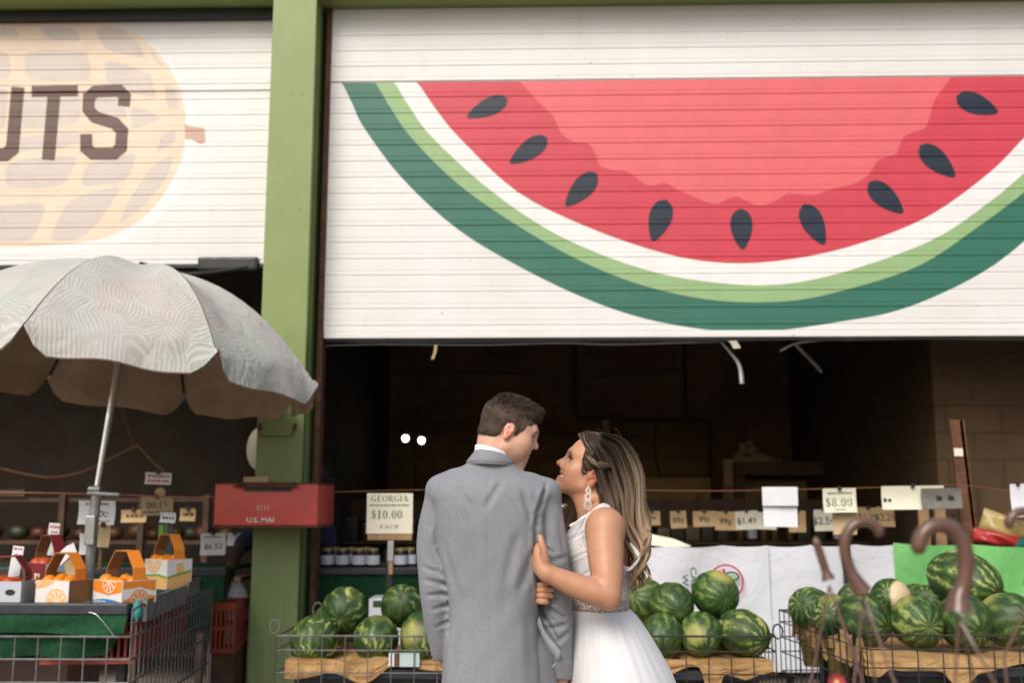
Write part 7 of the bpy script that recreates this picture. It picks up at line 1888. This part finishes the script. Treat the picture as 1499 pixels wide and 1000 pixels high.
# swept back over the skull towards the twist behind the ear
cnt = 9000; i = rg.integers(0, len(hv), cnt); p0 = hv[i] - hn[i]*.001; Q = BH[0]; l = HL[i]
goal = np.stack([np.sign(l[:,0])*.062, np.full(cnt, -.085), -.060 + .07*rg.random(cnt)], 1)
goal[l[:,2] > .085] = np.stack([l[l[:,2] > .085][:,0]*.9, np.full((l[:,2] > .085).sum(), -.095), -.02 + .08*rg.random((l[:,2] > .085).sum())], 1)
T_ = 9; pth = np.zeros((cnt, T_, 3)); cur = hv[i].copy(); gw = (goal*BH[2]) @ Q.T + bo; stp = rg.uniform(.006, .012, cnt)[:, None]; lift = rg.uniform(.0004, .0030, cnt)[:, None]
for t in range(T_):
    pth[:, t] = cur; d = gw - cur; d /= np.maximum(np.linalg.norm(d, axis=1, keepdims=True), 1e-6); dd, gr = field(Hs, cur); d = d - gr*np.sum(d*gr, 1, keepdims=True); d /= np.maximum(np.linalg.norm(d, axis=1, keepdims=True), 1e-6)
    near_goal = np.linalg.norm(gw - cur, axis=1) < .02; nxt = cur + d*stp; dd, gr = field(Hs, nxt); nxt = nxt + gr*(lift*(1 - .6*(t/T_)) - dd[:, None])
    bad = (np.abs(dd) > .006) | near_goal | (np.linalg.norm(nxt - cur, axis=1) > .02) | (to_local(BH, nxt)[:, 1] < -.105); cur = np.where(bad[:, None], cur + rg.normal(0, .0002, cur.shape), nxt)
base_c = np.array((.046, .031, .021)); b = rg.uniform(.55, 1.9, cnt)[:, None, None]; hl_ = (rg.random(cnt) < .08)[:, None, None]
addst(pth, np.array([.0005, .0008, .0009, .0009, .0009, .0009, .0008, .0007, .0002]), np.where(hl_, np.array((.26, .19, .135)), base_c)*b*np.ones((1, T_, 1)))
# twisted lock across the side of the head
tw = cr([(858, 668, 3.262), (865, 674, 3.245), (874, 679, 3.236), (884, 682, 3.240), (896, 682, 3.255), (906, 684, 3.275)], 8); tw = np.array([V3(P(*q)) for q in tw])
cl = []
for s in range(150):
    a0 = rg.uniform(0, 6.28); r0 = .0085*math.sqrt(rg.random()); t = np.linspace(0, 1, len(tw)); an = a0 + t*9
    cl.append(tw + np.stack([r0*np.cos(an)*.4, r0*np.cos(an), r0*np.sin(an)*1.1], 1)*(.45 + .75*np.sin(np.pi*np.clip(t*1.05, 0, 1)))[:, None])
cl = np.array(cl); b = rg.uniform(.6, 1.5, 150)[:, None, None]; hl_ = (rg.random(150) < .35)[:, None, None]
addst(cl, np.full(len(tw), .0009), np.where(hl_, np.array((.30, .21, .14)), base_c*1.2)*b*np.ones((1, len(tw), 1)))
# long waves: three sheets of guides, inner (towards the neck) to outer (towards the back)
G = [[(866, 668), (873, 692), (880, 716), (891, 745), (908, 782), (923, 815), (931, 842), (925, 868)],
     [(876, 648), (893, 672), (902, 702), (911, 740), (922, 778), (933, 812), (933, 842), (922, 872)],
     [(880, 637), (908, 652), (924, 690), (932, 735), (937, 775), (941, 812), (939, 842), (930, 862)],
     [(878, 634), (914, 645), (936, 684), (944, 735), (946, 775), (945, 806), (944, 832), (950, 853)]]
GC = [np.array([[q.x, q.y] for q in cr([(a, b_, 0) for a, b_ in g], 6)]) for g in G]; TT = len(GC[0])
def guide(u):
    a = min(int(u*3), 2); t = u*3 - a; return GC[a]*(1-t) + GC[a+1]*t
nclump = 74; ps, cs_, rs_ = [], [], []; tt = np.linspace(0, 1, TT)
for cidx in range(nclump):
    u = rg.random()**.85; near = rg.random(); g = guide(u); amp = rg.uniform(5.0, 10.5)*np.clip(tt*2.0-.40, 0, 1)*(1-.25*tt)
    fq, phs = rg.uniform(2.6, 3.0), 1.0 + 2.2*u + 1.4*near + rg.normal(0, .5); wv = amp*np.sin(2*np.pi*fq*tt + phs); wy = amp*np.cos(2*np.pi*fq*tt + phs)*.0022
    depth = 3.225 + .02*np.sin(np.pi*tt) + near*.17*(.6 + .4*np.clip(1-tt, 0, 1)) - .028*np.clip(tt*2-.2, 0, 1)*(1-near)
    end = rg.uniform(.80, 1.0); ns = 84 if near < .45 else 34; cd = rg.uniform(0, 1); blond = rg.beta(.7, .9)*(.40 + .85*u)*(1 if near < .6 else .6)
    for s in range(ns):
        a = rg.uniform(0, 6.28); r0 = math.sqrt(rg.random())*rg.uniform(2.4, 4.6); q0 = rg.uniform(0, .13); q = q0 + (end-q0)*tt; ix = q*(TT-1); i0 = np.minimum(ix.astype(int), TT-2); fr = (ix-i0)[:, None]
        gp = g[i0]*(1-fr) + g[i0+1]*fr; sp = (.55 + .45*np.sin(np.pi*np.clip(q*1.1, 0, 1)))*(1-.5*q**3)
        fz = rg.normal(0, .35, 2); x = gp[:, 0] + np.interp(q, tt, wv) + r0*math.cos(a)*sp + fz[0]*np.sin(9*q); y = gp[:, 1] + r0*math.sin(a)*sp*.6
        Yd = np.interp(q, tt, depth) + np.interp(q, tt, wy) + r0*.0016*math.sin(a+1)*sp
        V = np.array([V3(P(x[k], y[k], Yd[k])) for k in range(TT)]); ps.append(V)
        dark = np.array((.036, .024, .016)); ash = np.array((.42, .335, .255)); gold = np.array((.60, .42, .255)); warm = np.array((.24, .135, .07))
        bl = np.clip((q*2.2-.42)*(.30 + 1.25*blond) + .10*blond*u + rg.normal(0, .09), 0, 1)[:, None]; tip = (ash*(1-q[:, None]) + (gold*(.4+.6*blond) + warm*(.6-.6*blond))*q[:, None])
        cs_.append((dark*(1-bl) + tip*bl)*rg.uniform(.65, 1.35)); rs_.append(np.interp(tt, [0, .08, .75, 1], [.0003, .00085, .0007, .0002]))
addst(np.array(ps), np.array(rs_), np.array(cs_))
# small lock in front of the far shoulder and fly-away hairs
ps, cs_ = [], []
for s in range(120):
    o_ = rg.normal(0, 2.4, 2); V = [V3(P(x + o_[0]*(1+.3*k), y + o_[1]*.4, 3.42 + .004*k)) for k, (x, y) in enumerate([(q.x, q.y) for q in cr([(856, 716, 0), (846, 733, 0), (838, 748, 0), (833, 762, 0), (830, 778, 0)], 4)])]; ps.append(V); cs_.append(np.array((.30, .20, .125))*rg.uniform(.5, 1.3)*np.ones((len(V), 1)))
ps = np.array(ps); addst(ps, np.full(ps.shape[1], .0011), np.array(cs_)*np.ones((1, 1, 3)) if np.array(cs_).ndim == 2 else np.array(cs_))
ps, cs_ = [], []
for s in range(84):
    u = rg.random(); x0_, y0_ = (854 + 60*u, 638 - 3*math.sin(u*3)) if s < 5 else (930 + rg.uniform(-6, 16), 680 + rg.uniform(0, 150)); d = np.array((rg.normal(0, 6), -rg.uniform(3, 13))) if s < 5 else np.array((rg.uniform(3, 13), rg.normal(6, 8)))
    Yd = rg.uniform(3.26, 3.40); ps.append([V3(P(x0_ + d[0]*t + 2*math.sin(3*t+s), y0_ + d[1]*t + 2*t*t, Yd)) for t in np.linspace(-.4, 1, 7)]); cs_.append(np.tile(np.array((.12, .08, .05))*rg.uniform(.6, 1.8), (7, 1)))
addst(np.array(ps), np.full(7, .00035), np.array(cs_))
np_mesh('hair', np.concatenate(parts_v), np.concatenate(parts_f), M['hair'], bride, np.concatenate(parts_c))
# ================================================================== stall worker behind the column
YK = 7.36
wk = thing('person', 'stall worker in black cap and navy shirt half hidden behind the green column', 'person', (P(430, 900, YK).x, YK, 0))
KH = frame(R(120), R(-12), 0, W(463, 707, YK), .95); ko = KH[1]
xk = W(432, 800, YK)[0]
S = SDF(axis((xk-.62, ko[0]-.12, .012), (ko[0]-.12, ko[0]+.13, .005), (ko[0]+.13, ko[0]+.4, .012)), axis((6.55, ko[1]-.12, .012), (ko[1]-.12, ko[1]+.12, .005), (ko[1]+.12, YK+.3, .012)), axis((.0, ko[2]-.14, .012), (ko[2]-.14, ko[2]+.16, .005)))
head(S, KH)
zk = lambda y: P(430, y, YK).z
S.cap(ko + KH[0] @ np.array((0, -.02, -.04)), W(448, 745, YK), .055, .06, .02)
S.loft([(.85, xk, YK, .15, .11), (1.05, xk, YK, .15, .11), (zk(765), xk+.02, YK, .19, .11), (zk(745), xk+.05, YK, .12, .09)], .03)
arm = [W(392, 768, YK-.02), W(352, 800, YK-.2), W(333, 852, 6.85), W(327, 872, 6.70)]; S.chain(arm, [.055, .044, .034, .026], .02)
p = arm[-1]
S.cap(p, p + np.array((-.01, -.05, -.03)), .024, .030, .012)
for k in range(4):
    q = p + np.array((-.036 + .020*k, -.075, -.04)); S.chain([q, q + np.array((0, -.03, -.012)), q + np.array((0, -.042, -.036)), q + np.array((0, -.036, -.058))], [.0105, .010, .0095, .008], .005)
S.chain([p + np.array((.03, -.03, -.02)), p + np.array((.045, -.05, -.045)), p + np.array((.045, -.06, -.075))], [.013, .011, .009], .006)
arm2 = [W(474, 768, YK), W(487, 820, YK+.02), W(476, 858, YK-.12)]; S.chain(arm2, [.055, .044, .032], .02); S.cap(arm2[-1], arm2[-1] + np.array((-.06, -.05, -.02)), .028, .03, .01)
for s in (-1, 1): S.chain([(xk+s*.09, YK, .86), (xk+s*.10, YK, .47), (xk+s*.10, YK+.02, .07)], [.09, .06, .042], .03); S.chain([(xk+s*.10, YK+.02, .06), (xk+s*.11, YK-.13, .04)], [.042, .034], .02)
v, f = S.mesh(); v, f = biggest(v, f); v = relax(v, f, 1); col, L = skin_cols(v, KH, (.115, .058, .036), True); np_mesh('body', v, f, M['skin'], wk, col); eyes(KH, wk)
S2 = SDF(axis((xk-.5, xk+.5, .009)), axis((6.7, YK+.25, .009)), axis((.95, zk(735), .009)))
S2.loft([(.98, xk, YK, .19, .145), (1.15, xk, YK, .185, .14), (zk(772), xk+.02, YK, .215, .135), (zk(752), xk+.04, YK, .15, .10), (zk(746), xk+.05, YK, .08, .075)], .03)
S2.chain([arm[0], arm[0]*.45 + arm[1]*.55, arm[0]*.1 + arm[1]*.9], [.075, .068, .062], .02); S2.chain([arm2[0], arm2[0]*.5+arm2[1]*.5, arm2[1]], [.072, .066, .060], .02)
S2.put(lambda X, Y, Z: (.004*np.sin(40*X+25*Z)*np.sin(30*Z)).astype(np.float32) + 0*Y, (-9, -9, -9), (9, 9, 9), 0, 'disp')
v, f = S2.mesh(); v, f = biggest(v, f); M['navy'] = basic('navy_work_shirt', (.012, .018, .045), .85, .2, 8, .2, 60); np_mesh('shirt', relax(v, f, 1), f, M['navy'], wk)
S3 = SDF(axis((xk-.3, xk+.3, .01)), axis((YK-.25, YK+.25, .01)), axis((.08, 1.06, .01)))
S3.loft([(.88, xk, YK, .185, .14), (1.03, xk, YK, .18, .14)], .03)
for s in (-1, 1): S3.chain([(xk+s*.095, YK, .9), (xk+s*.105, YK, .47), (xk+s*.105, YK+.02, .10)], [.105, .082, .07], .03)
v, f = S3.mesh(); v, f = biggest(v, f); np_mesh('jeans', relax(v, f, 1), f, basic('dark_denim', (.02, .03, .06), .85, .2, 12, .2, 90), wk)
Kc = SDF(axis((ko[0]-.15, ko[0]+.22, .005)), axis((ko[1]-.2, ko[1]+.2, .005)), axis((ko[2]-.02, ko[2]+.17, .005)))
Kc.ell((0, -.008, .052), (.084, .104, .088), KH, .01)
Q, o, sc = KH
Kc.put(lambda X, Y, Z: ((-( (X-o[0])*Q[0,2] + (Y-o[1])*Q[1,2] + (Z-o[2])*Q[2,2]))/1 + .045).astype(np.float32), (-9, -9, -9), (9, 9, 9), .004, 'and')
Kc.ell((0, .11, .052), (.072, .085, .008), KH, .006)
v, f = Kc.mesh(); v, f = biggest(v, f); np_mesh('cap', relax(v, f, 1), f, basic('black_cap_cloth', (.016, .016, .018), .85, .2, 12, .2, 90), wk)
